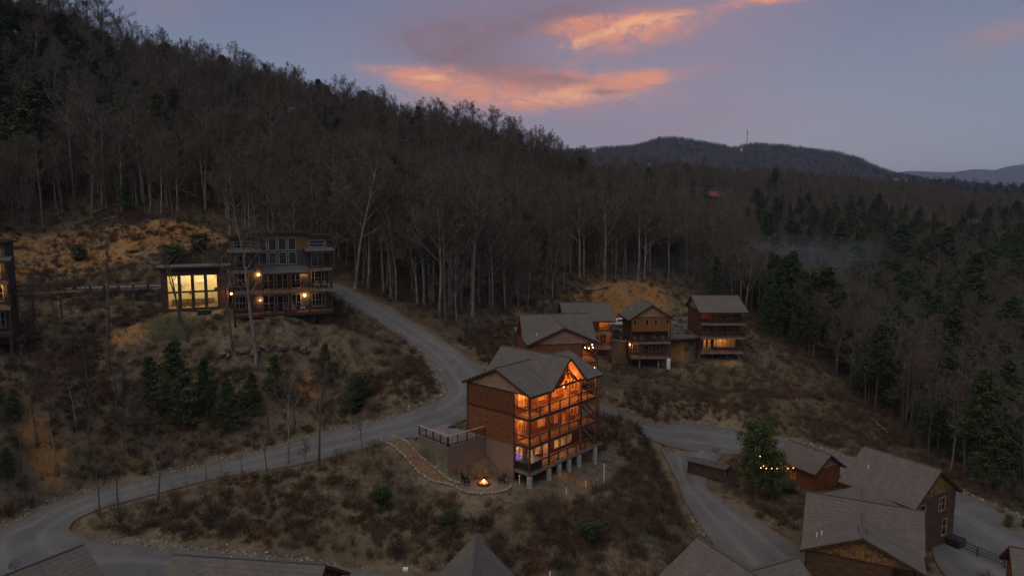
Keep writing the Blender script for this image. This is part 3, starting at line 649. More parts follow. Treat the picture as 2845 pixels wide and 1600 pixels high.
def shakes(face, rows, m, parent, name='shake_siding', row=.24, back=True):
    """rows: function z -> (u0, u1) with z range given by rows.z0/z1"""
    f, z0, z1 = rows; mb = MB(); z = z0
    while z < z1-.03:
        d = min(row, z1-z); a, b = f(z+d+.04); u = a
        while u < b-.04:
            w = min(random.uniform(.14, .30), b-u); t = random.uniform(.03, .06); dz = random.uniform(-.02, .02)
            vs = [face.at(u, -.02, z+dz), face.at(u+w-.012, -.02, z+dz), face.at(u+w-.012, .0, z+d), face.at(u, .0, z+d), face.at(u, t, z+dz), face.at(u+w-.012, t, z+dz), face.at(u+w-.012, .012, z+d), face.at(u, .012, z+d)]
            mb.add(vs, [(4, 5, 6, 7), (0, 1, 5, 4), (1, 2, 6, 5), (3, 0, 4, 7)]); u += w
        z += d
    o = mb.build(name, m, parent, 'stuff')
    if back:
        g = MB(); a0, b0 = f(z0); am, bm = f(z1); g.add([face.at(a0, -.03, z0), face.at(b0, -.03, z0), face.at(bm, -.03, z1), face.at(am, -.03, z1), face.at(a0, -.12, z0), face.at(b0, -.12, z0), face.at(bm, -.12, z1), face.at(am, -.12, z1)],
            [(0, 1, 2, 3), (7, 6, 5, 4), (0, 4, 5, 1), (1, 5, 6, 2), (3, 7, 4, 0)]); g.build('gable_wall', TRIM, parent)
    return o
def slabpart(root, name, a, b, m): q = MB(); q.box(a, b); return q.build(name, m, root)
def sconce(root, p, power, n=(0, -1), col=(1, .42, .12), rad=.07):
    q = MB(); q.box((p[0]-.05, p[1]-.02, p[2]-.12), (p[0]+.05, p[1]+.03, p[2]+.12)); f = q.build('wall_lamp', BLACK, root)
    g = MB(); c = (p[0]+n[0]*.12, p[1]+n[1]*.12, p[2]); g.ball(c, rad, 8, 6); g.build('bulb', BULB, f)
    lamp(root, (p[0]+n[0]*.28, p[1]+n[1]*.28, p[2]+.05), power, col)
def pots(root, locs, m=None):
    for p in locs: q = MB(); q.tube([p, (p[0], p[1], p[2]+.45)], .055, 8); q.build('vent_pipe', WHITE, root)

def big_cabin(loc, yaw, label, zmin=0., pads=(), top=True, shake=None, log=None, lit='main', board=None, cat='cabin', group=None, base=-1.3):
    shake = shake or SHAKE; log = log or LOG; board = board or BOARD
    H = empty('log_cabin', loc, yaw, label, cat, group)
    X1, Y0, Y1, E, RG, YR = 12.0, 2.14, 9.05, 8.35, 10.57, 4.53
    LF = Face((0, Y1), (0, -1), (-1, 0), Y1-Y0); FF = Face((0, Y0), (1, 0), (0, -1), X1); RF = Face((X1, Y0), (0, 1), (1, 0), Y1-Y0); BF = Face((X1, Y1), (-1, 0), (0, 1), X1)
    zb = 2.55
    # foundation and walls
    if zmin < 1:
        siding(LF, base, zb, .2, [], 'brick_foundation', BRICKM, H, .012)
        fo = siding(BF, base, zb, .3, [], 'foundation_wall', BRICKM, H, .012)
    z0 = max(zb, zmin)
    siding(LF, z0, 5.72, .19, [], 'log_wall', log, H, .07, jit=.25)
    slabpart(H, 'band_board', (-.09, Y0, 5.72), (0, Y1, 5.95), TRIM)
    if lit == 'main': siding(LF, 5.95, 8.25, .3, [], 'board_wall', board, H, .04, vertical=True)
    else: siding(LF, 5.95, 8.25, .19, [], 'board_wall', log, H, .07, jit=.25)
    siding(BF, z0, 8.3, .19, [], 'rear_wall', log, H, .07)
    siding(RF, base if zmin < 1 else zmin, 8.3, .19, [(1.2, 2.2, 6.6, 8.0), (4, 5.2, 3.7, 5.1)], 'side_wall', log, H, .07)
    window(H, RF, 1.2, 2.2, 6.6, 8.0); window(H, RF, 4, 5.2, 3.7, 5.1)
    for x in (-.09, X1-.02):
        slabpart(H, 'corner_board', (x, Y0-.12, base if zmin < 1 else zmin), (x+.11, Y0+.04, 8.3), TRIM); slabpart(H, 'corner_board', (x, Y1-.04, z0), (x+.11, Y1+.1, 8.3), TRIM)
    # end gables in shakes
    def g(z): k = (z-8.35)/(RG-E); return (.0+k*(Y1-YR)+.0, LF.L+.3-k*(LF.L+.3-(Y1-YR)))
    for fc in (LF, RF):
        ff = fc if fc is LF else Face((X1, -.1), (0, 1), (1, 0), 9.2)
        if fc is LF:
            L2 = Face((0, Y1), (0, -1), (-1, 0), 9.2)
            shakes(L2, (lambda z: ((z-8.33)/.442*1.0-.2 if z > 8.42 else 0., 9.15-(z-8.33)/.442), 8.33, 10.38), shake, H)
        else: shakes(ff, (lambda z: ((z-8.33)/.442, 9.15-(z-8.33)/.442), 8.33, 10.38), shake, H)
    slabpart(H, 'gable_band', (-.12, -.1, 8.25), (0, Y1, 8.36), TRIM)
    # front wall with its openings, by floor
    holes = []
    if zmin < 1: holes += [(.2, 1.5, .75, 2.25), (2.2, 3.2, .6, 2.3), (3.4, 4.4, .6, 2.3), (4.9, 5.9, .05, 2.15), (6.9, 7.9, .35, 2.25), (8.1, 9.0, .35, 2.25), (9.3, 10.1, .35, 2.25)]
    holes += [(.5, 1.7, 3.1, 5.0), (3.9, 5.1, 3.55, 5.15), (6.0, 6.5, 3.6, 5.1), (6.8, 7.7, 3.3, 5.1), (8.3, 9.2, 2.95, 5.05), (10.0, 11.3, 3.6, 5.1)] if zmin < 2.8 else [(3.9, 5.1, 3.8, 5.15), (8.3, 9.2, 3.3, 5.05)]
    holes += [(.6, 1.9, 6.5, 8.05), (4.0, 5.2, 6.6, 7.9), (6.5, 7.5, 6.5, 7.9), (8.6, 9.4, 5.9, 7.95), (10.1, 11.4, 6.5, 7.95)]
    siding(FF, 0 if zmin < 1 else zmin, 8.35, .19, holes, 'front_wall', log, H, .07)
    for i, h in enumerate(holes):
        door = h[2] in (.05, 2.95, 5.9); w = window(H, FF, *h, nu=2 if h[1]-h[0] > 1.15 else 1, nz=1 if door else 2, name='glass_door' if door else 'window')
    # tall gable glazing in the cross gable
    gp = lambda x: 11.35-.96*abs(x-6.2)
    hs = MB(); ww = [(4.2, 5.9), (6.05, 6.35), (6.5, 8.2)]
    mb = MB(); gl = MB()
    for a, b in ((3.3, 6.2), (6.2, 9.1)):
        mb.bar(FF.at(a, 0, gp(a)-.35), FF.at(b, 0, gp(b)-.35), .12, .3)
    for x in (3.9, 4.9, 6.2, 7.5, 8.5): mb.bar(FF.at(x, 0, 8.4), FF.at(x, 0, gp(x)-.3), .14, .16)
    mb.bar(FF.at(3.2, 0, 8.42), FF.at(9.2, 0, 8.42), .14, .16)
    gw = mb.build('gable_window', SOFFIT, H)
    gl.add([FF.at(3.3, -.02, 8.4), FF.at(9.1, -.02, 8.4), FF.at(6.2, -.02, 11.2)], [(0, 1, 2)]); gl.build('pane', GLASS, gw)
    bk = MB(); bk.add([(9.1, Y1-.1, 8.35), (3.3, Y1-.1, 8.35), (6.2, Y1-.1, 11.2), (9.1, Y1, 8.35), (3.3, Y1, 8.35), (6.2, Y1, 11.2)], [(0, 1, 2), (5, 4, 3)]); bk.build('rear_gable', log, H)
    # floors, partition, ceiling
    for z in ((0., 2.9, 5.85) if zmin < 1 else (5.85,)): slabpart(H, 'floor', (.05, Y0+.05, z-.25), (X1-.05, Y1-.1, z-.02), INTF)
    slabpart(H, 'partition', (.1, 5.6, max(0, zmin)), (X1-.1, 5.7, 8.3), CREAM if lit == 'main' else INT)
    slabpart(H, 'side_partition', (5.9, Y0+.1, max(0, zmin)), (6.0, 5.6, 5.6), INT)
    # porches
    for z in ((0., 2.9, 5.85) if zmin < 1 else ((2.9, 5.85) if zmin < 2.8 else (5.85,))):
        x1 = 13.3 if z == 0 else 12.15
        slabpart(H, 'deck', (-.02, -.08, z-.06), (x1, Y0-.13, z), DECK); q = MB(); q.box((-.06, -.14, z-.34), (x1, -.08, z+.01)); q.box((-.06, -.08, z-.34), (.0, Y0-.13, z-.002)); q.box((x1, -.14, z-.34), (x1+.06, Y0-.13, z+.01)); q.build('deck_beam', DECKD if z == 0 else POSTM, H)
        railing(H, (0, 0), (x1-.1, 0), z, m=POSTM); railing(H, (0, .1), (0, Y0-.2), z, m=POSTM, ends=(0, 0), sp=2.2)
        if z == 0: railing(H, (x1-.1, .1), (x1-.1, Y0-.2), z, m=POSTM, ends=(0, 0))
    for x in (0, 3.3, 9.1, 12.1):
        q = MB(); q.box((x-.09, -.09, -.34 if zmin < 1 else zmin), (x+.09, .09, gp(x)-.1 if x in (3.3, 9.1) else 8.35)); q.build('porch_post', POSTM, H)
    q = MB(); q.bar((-.3, 0, 8.28), (12.4, 0, 8.28), .16, .22); q.build('porch_beam', POSTM, H)
    # gable truss
    t = MB(); y = -.25
    t.bar((6.2, y, 11.2), (6.2, y, 9.0), .14); t.bar((4.3, y, 8.4), (6.2, y, 10.1), .14); t.bar((8.1, y, 8.4), (6.2, y, 10.1), .14)
    for s in (-1, 1):
        pts = [(6.2+s*(2.9-2.4*math.sin(a)), y, 8.35+1.15*(1-math.cos(a))*1.2) for a in np.linspace(0, 1.4, 6)]
        for a, b in zip(pts[:-1], pts[1:]): t.bar(a, b, .12, .12)
    t.build('gable_truss', POSTM, H)
    # roof
    s = lambda x, y: (x, y, E+(min(y+.5, 9.56-y))*.442)
    vx = .865; c0, c1, yb = -.5, 9.6, 9.56
    pl = [[s(-.45, -.5), s(3.02, -.5), s(6.2-vx, YR), s(-.45, YR)], [s(9.38, -.5), s(12.8, -.5), s(12.8, YR), s(6.2+vx, YR)],
          [s(-.45, yb), s(3.02, yb), s(6.2-vx, YR), s(-.45, YR)], [s(9.38, yb), s(12.8, yb), s(12.8, YR), s(6.2+vx, YR)],
          [(6.2, c0-.15, 11.4), (3.02, c0-.15, 8.35), (3.02, c0, 8.35), (6.2-vx, YR, 10.57), (3.02, yb, 8.35), (3.02, c1, 8.35), (6.2, c1, 11.4)],
          [(6.2, c0-.15, 11.4), (9.38, c0-.15, 8.35), (9.38, c0, 8.35), (6.2+vx, YR, 10.57), (9.38, yb, 8.35), (9.38, c1, 8.35), (6.2, c1, 11.4)]]
    # split the cross slopes at the valley so every piece is convex
    cl, cr = pl[4], pl[5]; pl = pl[:4]
    for sg in (-1, 1):
        X = 6.2+sg*3.18; xv = 6.2+sg*vx
        pl += [[(6.2, c0-.15, 11.4), (X, c0-.15, 8.35), (X, c0, 8.35), (xv, YR, 10.57), (6.2, YR, 11.4)], [(6.2, c1, 11.4), (X, c1, 8.35), (X, yb, 8.35), (xv, YR, 10.57), (6.2, YR, 11.4)]]
    caps = [(s(-.45, YR), s(6.2-vx, YR)), (s(6.2+vx, YR), s(12.8, YR)), ((6.2, c0-.1, 11.4), (6.2, c1, 11.4))]
    fas = [(s(-.45, -.5), s(-.45, YR)), (s(-.45, YR), s(-.45, yb)), (s(12.8, -.5), s(12.8, YR)), (s(12.8, YR), s(12.8, yb)), (s(-.45, -.5), s(3.02, -.5)), (s(9.38, -.5), s(12.8, -.5)),
           ((6.2, c0-.15, 11.4), (3.02, c0-.15, 8.35)), ((6.2, c0-.15, 11.4), (9.38, c0-.15, 8.35)), (s(-.45, yb), s(3.02, yb))]
    roof(H, pl, caps=caps, fascia=fas)
    pots(H, [(1.8, 7.9, 9.1)] if lit != 'main' else [(10.6, 7.6, 9.2)])
    return H

# ------------------------------------------------------------------ the lit cabin in the middle
LOC = tuple(MH_O)
MHC = big_cabin(LOC, MH_YAW, 'three storey log cabin with glowing orange porches standing beside the road bend, nearest whole house', lit='main')
for x, y, z, p in [(1.2, 1.3, 8.0, 60), (4.6, 1.3, 7.8, 55), (7.0, 1.4, 8.3, 80), (8.9, 1.3, 8.0, 55), (11.0, 1.2, 7.9, 45), (1.1, 1.2, 5.0, 55), (4.3, 1.3, 5.1, 32), (9.6, 1.3, 5.1, 38), (11.2, 1.2, 5.0, 12), (5.2, 1.5, 2.2, 32), (1.6, 1.2, 2.2, 5), (8.3, 1.3, 2.4, 8)]:
    lamp(MHC, (x, y, z), p*(3.3 if z > 7 else 2.4), (1, .32, .05))
for x, z in ((1.95+.3, 7.6), (8.35, 7.3), (5.7, 8.7), (5.5, 4.9), (5.4, 2.3), (9.7, 4.9)):
    q = MB(); q.box((x-.05, 2.0, z-.12), (x+.05, 2.06, z+.12)); f = q.build('wall_lamp', BLACK, MHC); g = MB(); g.ball((x, 1.93, z), .075, 8, 6); g.build('bulb', BULB, f)
for x, y, z, p, c in [(1.5, 3.6, 8.0, 220, (1, .5, .18)), (4.6, 3.6, 8.0, 150, (1, .5, .18)), (7.5, 3.6, 8.9, 260, (1, .52, .2)), (10.6, 3.6, 8.0, 150, (1, .5, .18)),
        (1.3, 3.6, 5.0, 190, (1, .5, .18)), (4.8, 3.6, 4.9, 60, (1, .5, .18)), (8.0, 3.6, 5.0, 70, (1, .46, .15)), (10.7, 3.4, 5.0, 90, (1, .36, .10)), (4.0, 3.8, 2.2, 150, (1, .78, .5)), (8.4, 3.8, 2.2, 200, (1, .80, .5)), (1.2, 3.3, 2.1, 60, (.62, .35, 1))]:
    lamp(MHC, (x, y, z), p*2.0, (c[0], c[1]*.85, c[2]*.6) if c[2] < .3 else c, .2)
# table lamp seen through the middle window
q = MB(); q.tube([(4.45, 2.9, 3.5), (4.45, 2.9, 4.25)], [.10, .04], 8); tl = q.build('table_lamp', BLACK, MHC); q = MB(); q.tube([(4.45, 2.9, 4.25), (4.45, 2.9, 4.75)], [.26, .14], 12); q.build('lamp_shade', BULBW, tl)
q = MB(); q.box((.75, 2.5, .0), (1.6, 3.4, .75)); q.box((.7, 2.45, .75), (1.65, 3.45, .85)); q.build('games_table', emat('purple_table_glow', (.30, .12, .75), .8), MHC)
CUR = mat('sheer_curtain', (.62, .42, .24), .8, .2, 3, stretch=(6, 1, .4))
for x in (.6, 1.45): q = MB(); [q.bar((x+.0+i*.05, 2.32+.03*(i % 2), 3.1), (x+i*.05, 2.32+.03*(i % 2), 5.0), .05, .03) for i in range(5)]; q.build('curtain', CUR, MHC)
# hot tub with a dark cover on the lower porch corner
T_ = empty('hot_tub', Matrix.LocRotScale(Vector(LOC), Matrix.Rotation(MH_YAW, 3, 'Z').to_quaternion(), None) @ Vector((1.3, 1.1, .0)), MH_YAW, 'dark covered hot tub in the corner of the lowest lit porch', 'hot tub')
q = MB(); q.box((-1.0, -.95, 0), (1.0, .85, .85)); q.build('tub_shell', mat('dark_green_panel', (.02, .035, .028), .6, .3, 4), T_); q = MB(); q.box((-1.05, -1.0, .86), (1.05, .9, .98)); q.build('tub_cover', mat('vinyl_cover', (.03, .04, .036), .5, .2, 3), T_)
# porch chairs
def chair_parts(root, m, s=1.):
    q = MB(); q.box((-.27, -.25, .40), (.27, .27, .45)); q.build('seat', m, root)
    q = MB(); [q.bar((x, .26, .42), (x, .42, 1.05-abs(x)*.25), .09, .02, (0, 1, 0)) for x in (-.2, -.1, 0, .1, .2)]; q.build('backrest', m, root)
    for x in (-.3, .3):
        q = MB(); q.box((x-.05, -.3, .60), (x+.05, .35, .63)); q.build('armrest', m, root)
        for y in (-.27, .28): q = MB(); q.box((x-.03, y-.03, 0), (x+.03, y+.03, .60)); q.build('leg', m, root)
def copy_tree(o, parent=None):
    c = o.copy(); COL.objects.link(c); c.parent = parent
    for ch in o.children: copy_tree(ch, c)
    return c
ROCK = mat('rocking_chair_wood', (.20, .10, .05), .6, .3, 3); GREYC = mat('grey_resin', (.30, .27, .26), .7, .1, 3); REDC = mat('rust_resin', (.15, .07, .05), .7, .1, 3)
def hloc(H, p): m = Matrix.Rotation(H.rotation_euler.z, 4, 'Z'); v = m @ Vector(p); return (H.location.x+v.x, H.location.y+v.y, H.location.z+v.z)
def put_chair(proto, H, p, rz, label, group=None, name='porch_chair'):
    if proto is None: proto = GC
    c = proto if not proto.get('used') else copy_tree(proto)
    proto['used'] = 1
    if 'used' in c.keys() and c is not proto: del c['used']
    c.location = hloc(H, p); c.rotation_euler = (0, 0, H.rotation_euler.z+rz); c['label'] = label; c['category'] = 'chair'
    if group: c['group'] = group
    return c
GC = empty('porch_chair', (0, 0, 0)); chair_parts(GC, ROCK)
for p, rz, l in [((2.4, 1.1, 5.85), 0, 'brown porch chair on the top lit porch, at its left end'), ((3.3, 1.2, 5.85), .4, 'brown porch chair turned sideways on the top lit porch'), ((10.9, 1.2, 5.85), 0, 'brown porch chair at the right end of the top lit porch'), ((10.2, 1.2, 2.9), .2, 'brown porch chair at the right end of the middle lit porch')]:
    put_chair(GC, MHC, p, rz, l)
# concrete piers under the front of the porch, each to the ground
for i, u in enumerate((0, 3.25, 5.1, 6.9, 8.8, 12.05)):
    p = hloc(MHC, (u, -.0, 0)); g = float(zat(p[0], p[1])[0]); q = MB(); h = LOC[2]-.42-g
    q.tube([(0, 0, -.5), (0, 0, h)], [.30, .29], 14); o = q.build('concrete_pier', CONC); o.location = (p[0], p[1], g)
    tag(o, 'round concrete pier under the lit cabin porch, '+['at its near left corner', 'first right of the corner pier', 'second right of the corner pier', 'third right of the corner pier', 'fourth right of the corner pier', 'below its far right corner'][i], 'pier', 'concrete piers under the lit porch')
# outside stair at the right end
st = empty('porch_stair', hloc(MHC, (12.4, .3, 0)), MH_YAW, 'wooden zigzag stair with open treads at the right end of the lit cabin', 'stair')
for lv in (0, 1):
    q = MB(); a = (0.1, .2, lv*2.9); b = (.1, 5.0, lv*2.9+2.85)
    q.bar((.05, .2, lv*2.9), (.05, 4.6, lv*2.9+2.85), .06, .25); q.bar((.95, .2, lv*2.9), (.95, 4.6, lv*2.9+2.85), .06, .25); s1 = q.build('stringer', POSTM, st)
    for k in range(1, 15): q = MB(); z = lv*2.9+k*.195; y = .2+k*.31; q.box((.08, y-.14, z-.02), (.92, y+.14, z+.02)); q.build('tread', DECKD, s1)
    q = MB(); q.bar((.95, .2, lv*2.9+1), (.95, 4.6, lv*2.9+3.85), .07, .07); [q.box((.92, y-.04, lv*2.9+(y-.2)*.65), (.99, y+.04, lv*2.9+(y-.2)*.65+1.0)) for y in (.3, 1.7, 3.1, 4.5)]; q.build('handrail', POSTM, st)
q = MB(); q.box((0, 4.6, 2.75), (1.0, 5.8, 2.85)); q.build('landing', DECKD, st)
for y in (.2, 4.7): q = MB(); q.box((.93, y-.06, -2.2), (1.05, y+.06, 6.5)); q.build('post', POSTM, st)

# ------------------------------------------------------------------ retaining wall of separate blocks + pad railing
def block_wall(name, a, b, ztop, zbot_a, zbot_b, label, m=BLOCKM, bw=.44, bh=.21, limit=300):
    a = Vector((*a, 0)); b = Vector((*b, 0)); L = (b-a).length; root = empty(name, (a.x, a.y, ztop), math.atan2(b.y-a.y, b.x-a.x), label, 'retaining wall')
    q = MB(); q.add([(0, 0, -.02), (L, 0, -.02), (L, 0, zbot_b-ztop-.3), (0, 0, zbot_a-ztop-.3), (0, .3, -.02), (L, .3, -.02), (L, .3, zbot_b-ztop-.3), (0, .3, zbot_a-ztop-.3)], [(0, 1, 2, 3), (7, 6, 5, 4), (0, 4, 5, 1), (1, 5, 6, 2), (3, 7, 4, 0)]); q.build('wall_core', m, root)
    g = MB(); v = bw/2-.012
    g.add([(-v, .02, 0), (v, .02, 0), (v, .02, bh-.012), (-v, .02, bh-.012), (-v+.02, -.11, .02), (v-.02, -.11, .02), (v-.02, -.11, bh-.03), (-v+.02, -.11, bh-.03)], [(4, 5, 6, 7), (0, 1, 5, 4), (1, 2, 6, 5), (2, 3, 7, 6), (3, 0, 4, 7)])
    me = g.mesh('block', m); n = 0; mb = MB(); z = -bh
    rows = 0
    while True:
        any_ = False; off = bw/2 if rows % 2 else 0; u = off
        while u <= L+.01:
            zb = zbot_a+(zbot_b-zbot_a)*(u/L)-ztop-.25
            if z >= zb:
                any_ = True
                if n < limit: link_mesh('block', me, root, (u, random.uniform(-.02, .02), z)); n += 1
                else: mb.add([(x+u, y, w+z) for x, y, w in g.v], g.f)
            u += bw
        z -= bh; rows += 1
        if not any_ or rows > 40: break
    mb.build('lower_blocks', m, root, 'stuff')
    q = MB(); q.box((-.1, -.12, -.02), (L+.1, .32, .08)); q.build('coping', m, root); return root
gz = lambda p: float(zat(p[0], p[1])[0])
block_wall('retaining_wall', tuple(PW_C), tuple(PW_H-(PW_H-PW_C)*.02), pz-.02, CZ-28.2, CZ-27.1, 'tan block retaining wall under the parking pad, side facing the fire pit')
block_wall('retaining_wall', tuple(PW_E), tuple(PW_C), pz-.02, CZ-25.9, CZ-28.2, 'tan block retaining wall under the parking pad, side facing the stone lined path')
pr = empty('pad_railing', (PW_C[0], PW_C[1], pz+.06), 0, 'railing with dark posts and pale top rail round the edge of the parking pad', 'railing')
for A, B in ((PW_E-PW_C, np.zeros(2)), (np.zeros(2), PW_H-PW_C)):
    q = MB(); q.bar((*A, 1.08), (*B, 1.08), .17, .07); q.build('top_rail', mat('pale_top_rail', (.38, .32, .27), .8, .2, 3), pr)
    q = MB(); q.bar((*A, .12), (*B, .12), .05, .06); k = 34
    for i in range(1, k): p = A+(B-A)*i/k; q.box((p[0]-.012, p[1]-.012, .12), (p[0]+.012, p[1]+.012, 1.05))
    q.build('infill_bars', BLACK, pr, 'stuff')
    for i in range(5): p = A+(B-A)*i/4; q = MB(); q.box((p[0]-.07, p[1]-.07, -.35), (p[0]+.07, p[1]+.07, 1.06)); q.build('post', TRIM, pr)
mhl = lvl(1257, 1186, 24.77); q = MB(); q.tube([(0, 0, -.02), (0, 0, .02)], .5, 16); o = q.build('manhole_cover', BLACK); o.location = tuple(mhl); tag(o, 'dark round manhole cover set in the parking pad', 'manhole cover')

# ------------------------------------------------------------------ footpath and its stone borders, fire pit
PATH = [((1060, 1226), (1092, 1214)), ((1086, 1236), (1118, 1224)), ((1110, 1262), (1140, 1246)), ((1134, 1285), (1163, 1268)), ((1160, 1310), (1188, 1292)), ((1182, 1330), (1212, 1312)), ((1208, 1342), (1236, 1326)), ((1236, 1352), (1262, 1340)), ((1262, 1356), (1278, 1346))]
gp = [(ground(*a), ground(*b)) for a, b in PATH]
secs = [(np.array(a)+np.array([0, 0, .12]), np.array(b)+np.array([0, 0, .12])) for a, b in gp]
G = strip_grid(secs, 6, 4)
for i in range(G.shape[0]):
    for j in range(G.shape[1]): G[i, j, 2] = gz(G[i, j])+.07
mb = MB(); J = np.arange(G.shape[0]*5).reshape(-1, 5); mb.add(G.reshape(-1, 3), [tuple(int(t) for t in (J[i, j], J[i, j+1], J[i+1, j+1], J[i+1, j])) for i in range(len(J)-1) for j in range(4)])
mb.build('footpath', mat('mulch_path', (.165, .10, .05), .95, .35, 3, .5, 12), None, 'structure')
stone_me = []
for k in range(4):
    q = MB(); q.ball((0, 0, 0), .5, 7, 5, (1, .8, .6), .22, k+3); stone_me.append(q.mesh('stone', STONEM))
for side, lab in ((0, 'row of pale stones edging the lower left side of the mulch path'), (-1, 'row of pale stones edging the upper right side of the mulch path')):
    b0 = G[0, side]; root = empty('stone_border', b0, 0, lab, 'stone edging')
    pts = G[:, side]; k = 0; acc = 0
    for i in range(len(pts)-1):
        L = np.linalg.norm(pts[i+1]-pts[i]); t = 0
        while t < L:
            p = pts[i]+(pts[i+1]-pts[i])*t/L; s = random.uniform(.20, .42); link_mesh('stone', random.choice(stone_me), root, tuple(p-b0+np.array([random.uniform(-.06, .06), random.uniform(-.06, .06), .05])), (0, 0, random.uniform(0, 6)), s); t += s*.95
PIT = Vector(tuple(pit)); PIT.z = gz(pit)
q = MB(); n = 28; ring = [(2.55*math.cos(2*math.pi*i/n)*1.12, 2.2*math.sin(2*math.pi*i/n)) for i in range(n)]
q.add([(0, 0, .06)]+[(a*.5, b*.5, .07) for a, b in ring]+[(a, b, .05) for a, b in ring]+[(a*1.02, b*1.02, -.5) for a, b in ring], [(0, 1+i, 1+(i+1) % n) for i in range(n)]+[(1+i, 1+n+i, 1+n+(i+1) % n, 1+(i+1) % n) for i in range(n)]+[(1+n+i, 1+2*n+i, 1+2*n+(i+1) % n, 1+n+(i+1) % n) for i in range(n)])
o = q.build('fire_pit_terrace', mat('pit_gravel', (.155, .13, .105), .95, .4, 9, .5, 22), None, 'structure'); o.location = PIT
be = empty('stone_edge', PIT, 0, 'low ring of pale stones round the fire pit terrace', 'stone edging')
for i in range(46):
    a = 2*math.pi*i/46; link_mesh('stone', random.choice(stone_me), be, (2.9*math.cos(a), 2.28*math.sin(a), .05), (0, 0, random.uniform(0, 6)), random.uniform(.26, .42))
fp = empty('fire_pit', PIT+Vector((0, 0, .06)), 0, 'round fire pit with orange flames in the middle of the gravel terrace', 'fire pit')
q = MB()
for k in range(14): a = 2*math.pi*k/14; q.ball((.55*math.cos(a), .55*math.sin(a), .12), .17, 6, 4, (1, 1, .8), .2, k)
q.build('stone_ring', mat('charred_stone', (.07, .06, .055), .95, .3, 5), fp)
q = MB(); [q.bar((.35*math.cos(a), .35*math.sin(a), .08), (-.2*math.cos(a), -.2*math.sin(a), .22), .1) for a in (0, 1.2, 2.4, 3.6, 5)]; q.build('log', BARKD, fp)
for k, (x, y, h, c, st_) in enumerate([(0, 0, .48, (1, .50, .10), 14), (.17, .07, .36, (1, .26, .03), 6), (-.19, .04, .33, (1, .20, .02), 5), (.06, -.18, .28, (1, .16, .02), 4), (-.33, -.06, .22, (1, .10, .01), 3), (.34, -.08, .24, (1, .12, .01), 3)]):
    q = MB(); q.tube([(x, y, .1), (x*1.1, y*1.1, .1+h*.35), (x*.9, y, .1+h*.7), (x*.6+.03, y*.6, .1+h)], [.10, .13, .07, .008], 8); q.build('flame', emat('flame_%d' % k if False else 'flame_glow%s' % ('' if k == 0 else k), c, st_), fp)
lamp(fp, (0, 0, .7), 45, (1, .35, .08), .2)
for k, (dx, dy, m_, l) in enumerate([(-.95, 1.35, 1, 'rust coloured patio chair behind the fire, left one'), (.15, 1.6, 1, 'rust coloured patio chair directly behind the fire'), (1.45, 1.15, 1, 'rust coloured patio chair right of the fire'), (-1.75, -.25, 0, 'dark patio chair left of the fire, nearer the camera'), (-2.0, .7, 0, 'dark patio chair left of the fire, further back'), (1.9, .25, 0, 'dark patio chair at the right edge of the fire pit terrace')]):
    c = empty('patio_chair', PIT+Vector((dx, dy, .07)), math.atan2(-dy, -dx)+R(90), l, 'chair', 'chairs round the fire pit'); chair_parts(c, REDC if m_ else BLACK)
# small garden bits on the lawn
for px, py, h, l in [(1443, 1345, .9, 'white pipe stub in the grass just left of the near porch pier'), (1678, 1338, 2.0, 'slim white post on the lawn right of the lit cabin'), (1573, 1375, .7, 'short white stake on the lawn below the piers, left one'), (1627, 1358, .7, 'short white stake on the lawn below the piers, right one')]:
    p = ground(px, py); q = MB(); q.tube([(0, 0, -.1), (0, 0, h)], .05, 6); q.ball((0, 0, h), .08, 6, 4); o = q.build('marker_post', WHITE); o.location = p; tag(o, l, 'post')

# ------------------------------------------------------------------ cabin behind the lit one
AH = big_cabin((A_O[0], A_O[1], CZ-A_D), A_YAW, 'log cabin with wide grey roof and shingled gable directly behind the lit cabin', lit='a', group=None)
for x, z, p in ((3.0, 7.7, 55), (7.5, 7.7, 50), (2.0, 4.9, 22), (6.5, 4.8, 40), (9.5, 7.7, 50)): lamp(AH, (x, 1.2, z), p*2, (1, .33, .065))
for i, (x, y, z) in enumerate([(.2, 1.6, 7.7), (.2, 1.1, 7.6), (.2, .55, 7.7), (2.2, .1, 7.65), (1.2, 2.0, 4.9), (1.6, 2.0, 5.0), (2.4, 2.0, 5.1), (.1, 0.3, 4.9), (4.2, .1, 7.6), (6.4, .1, 7.7)]):
    g = MB(); g.ball((x, y, z), .065, 8, 6); g.build('festoon_bulb', BULB, AH)
for x, y, z, p in [(3, 3.6, 7.9, 90), (8.5, 3.6, 7.9, 110)]: lamp(AH, (x, y, z), p, (1, .5, .18), .2)

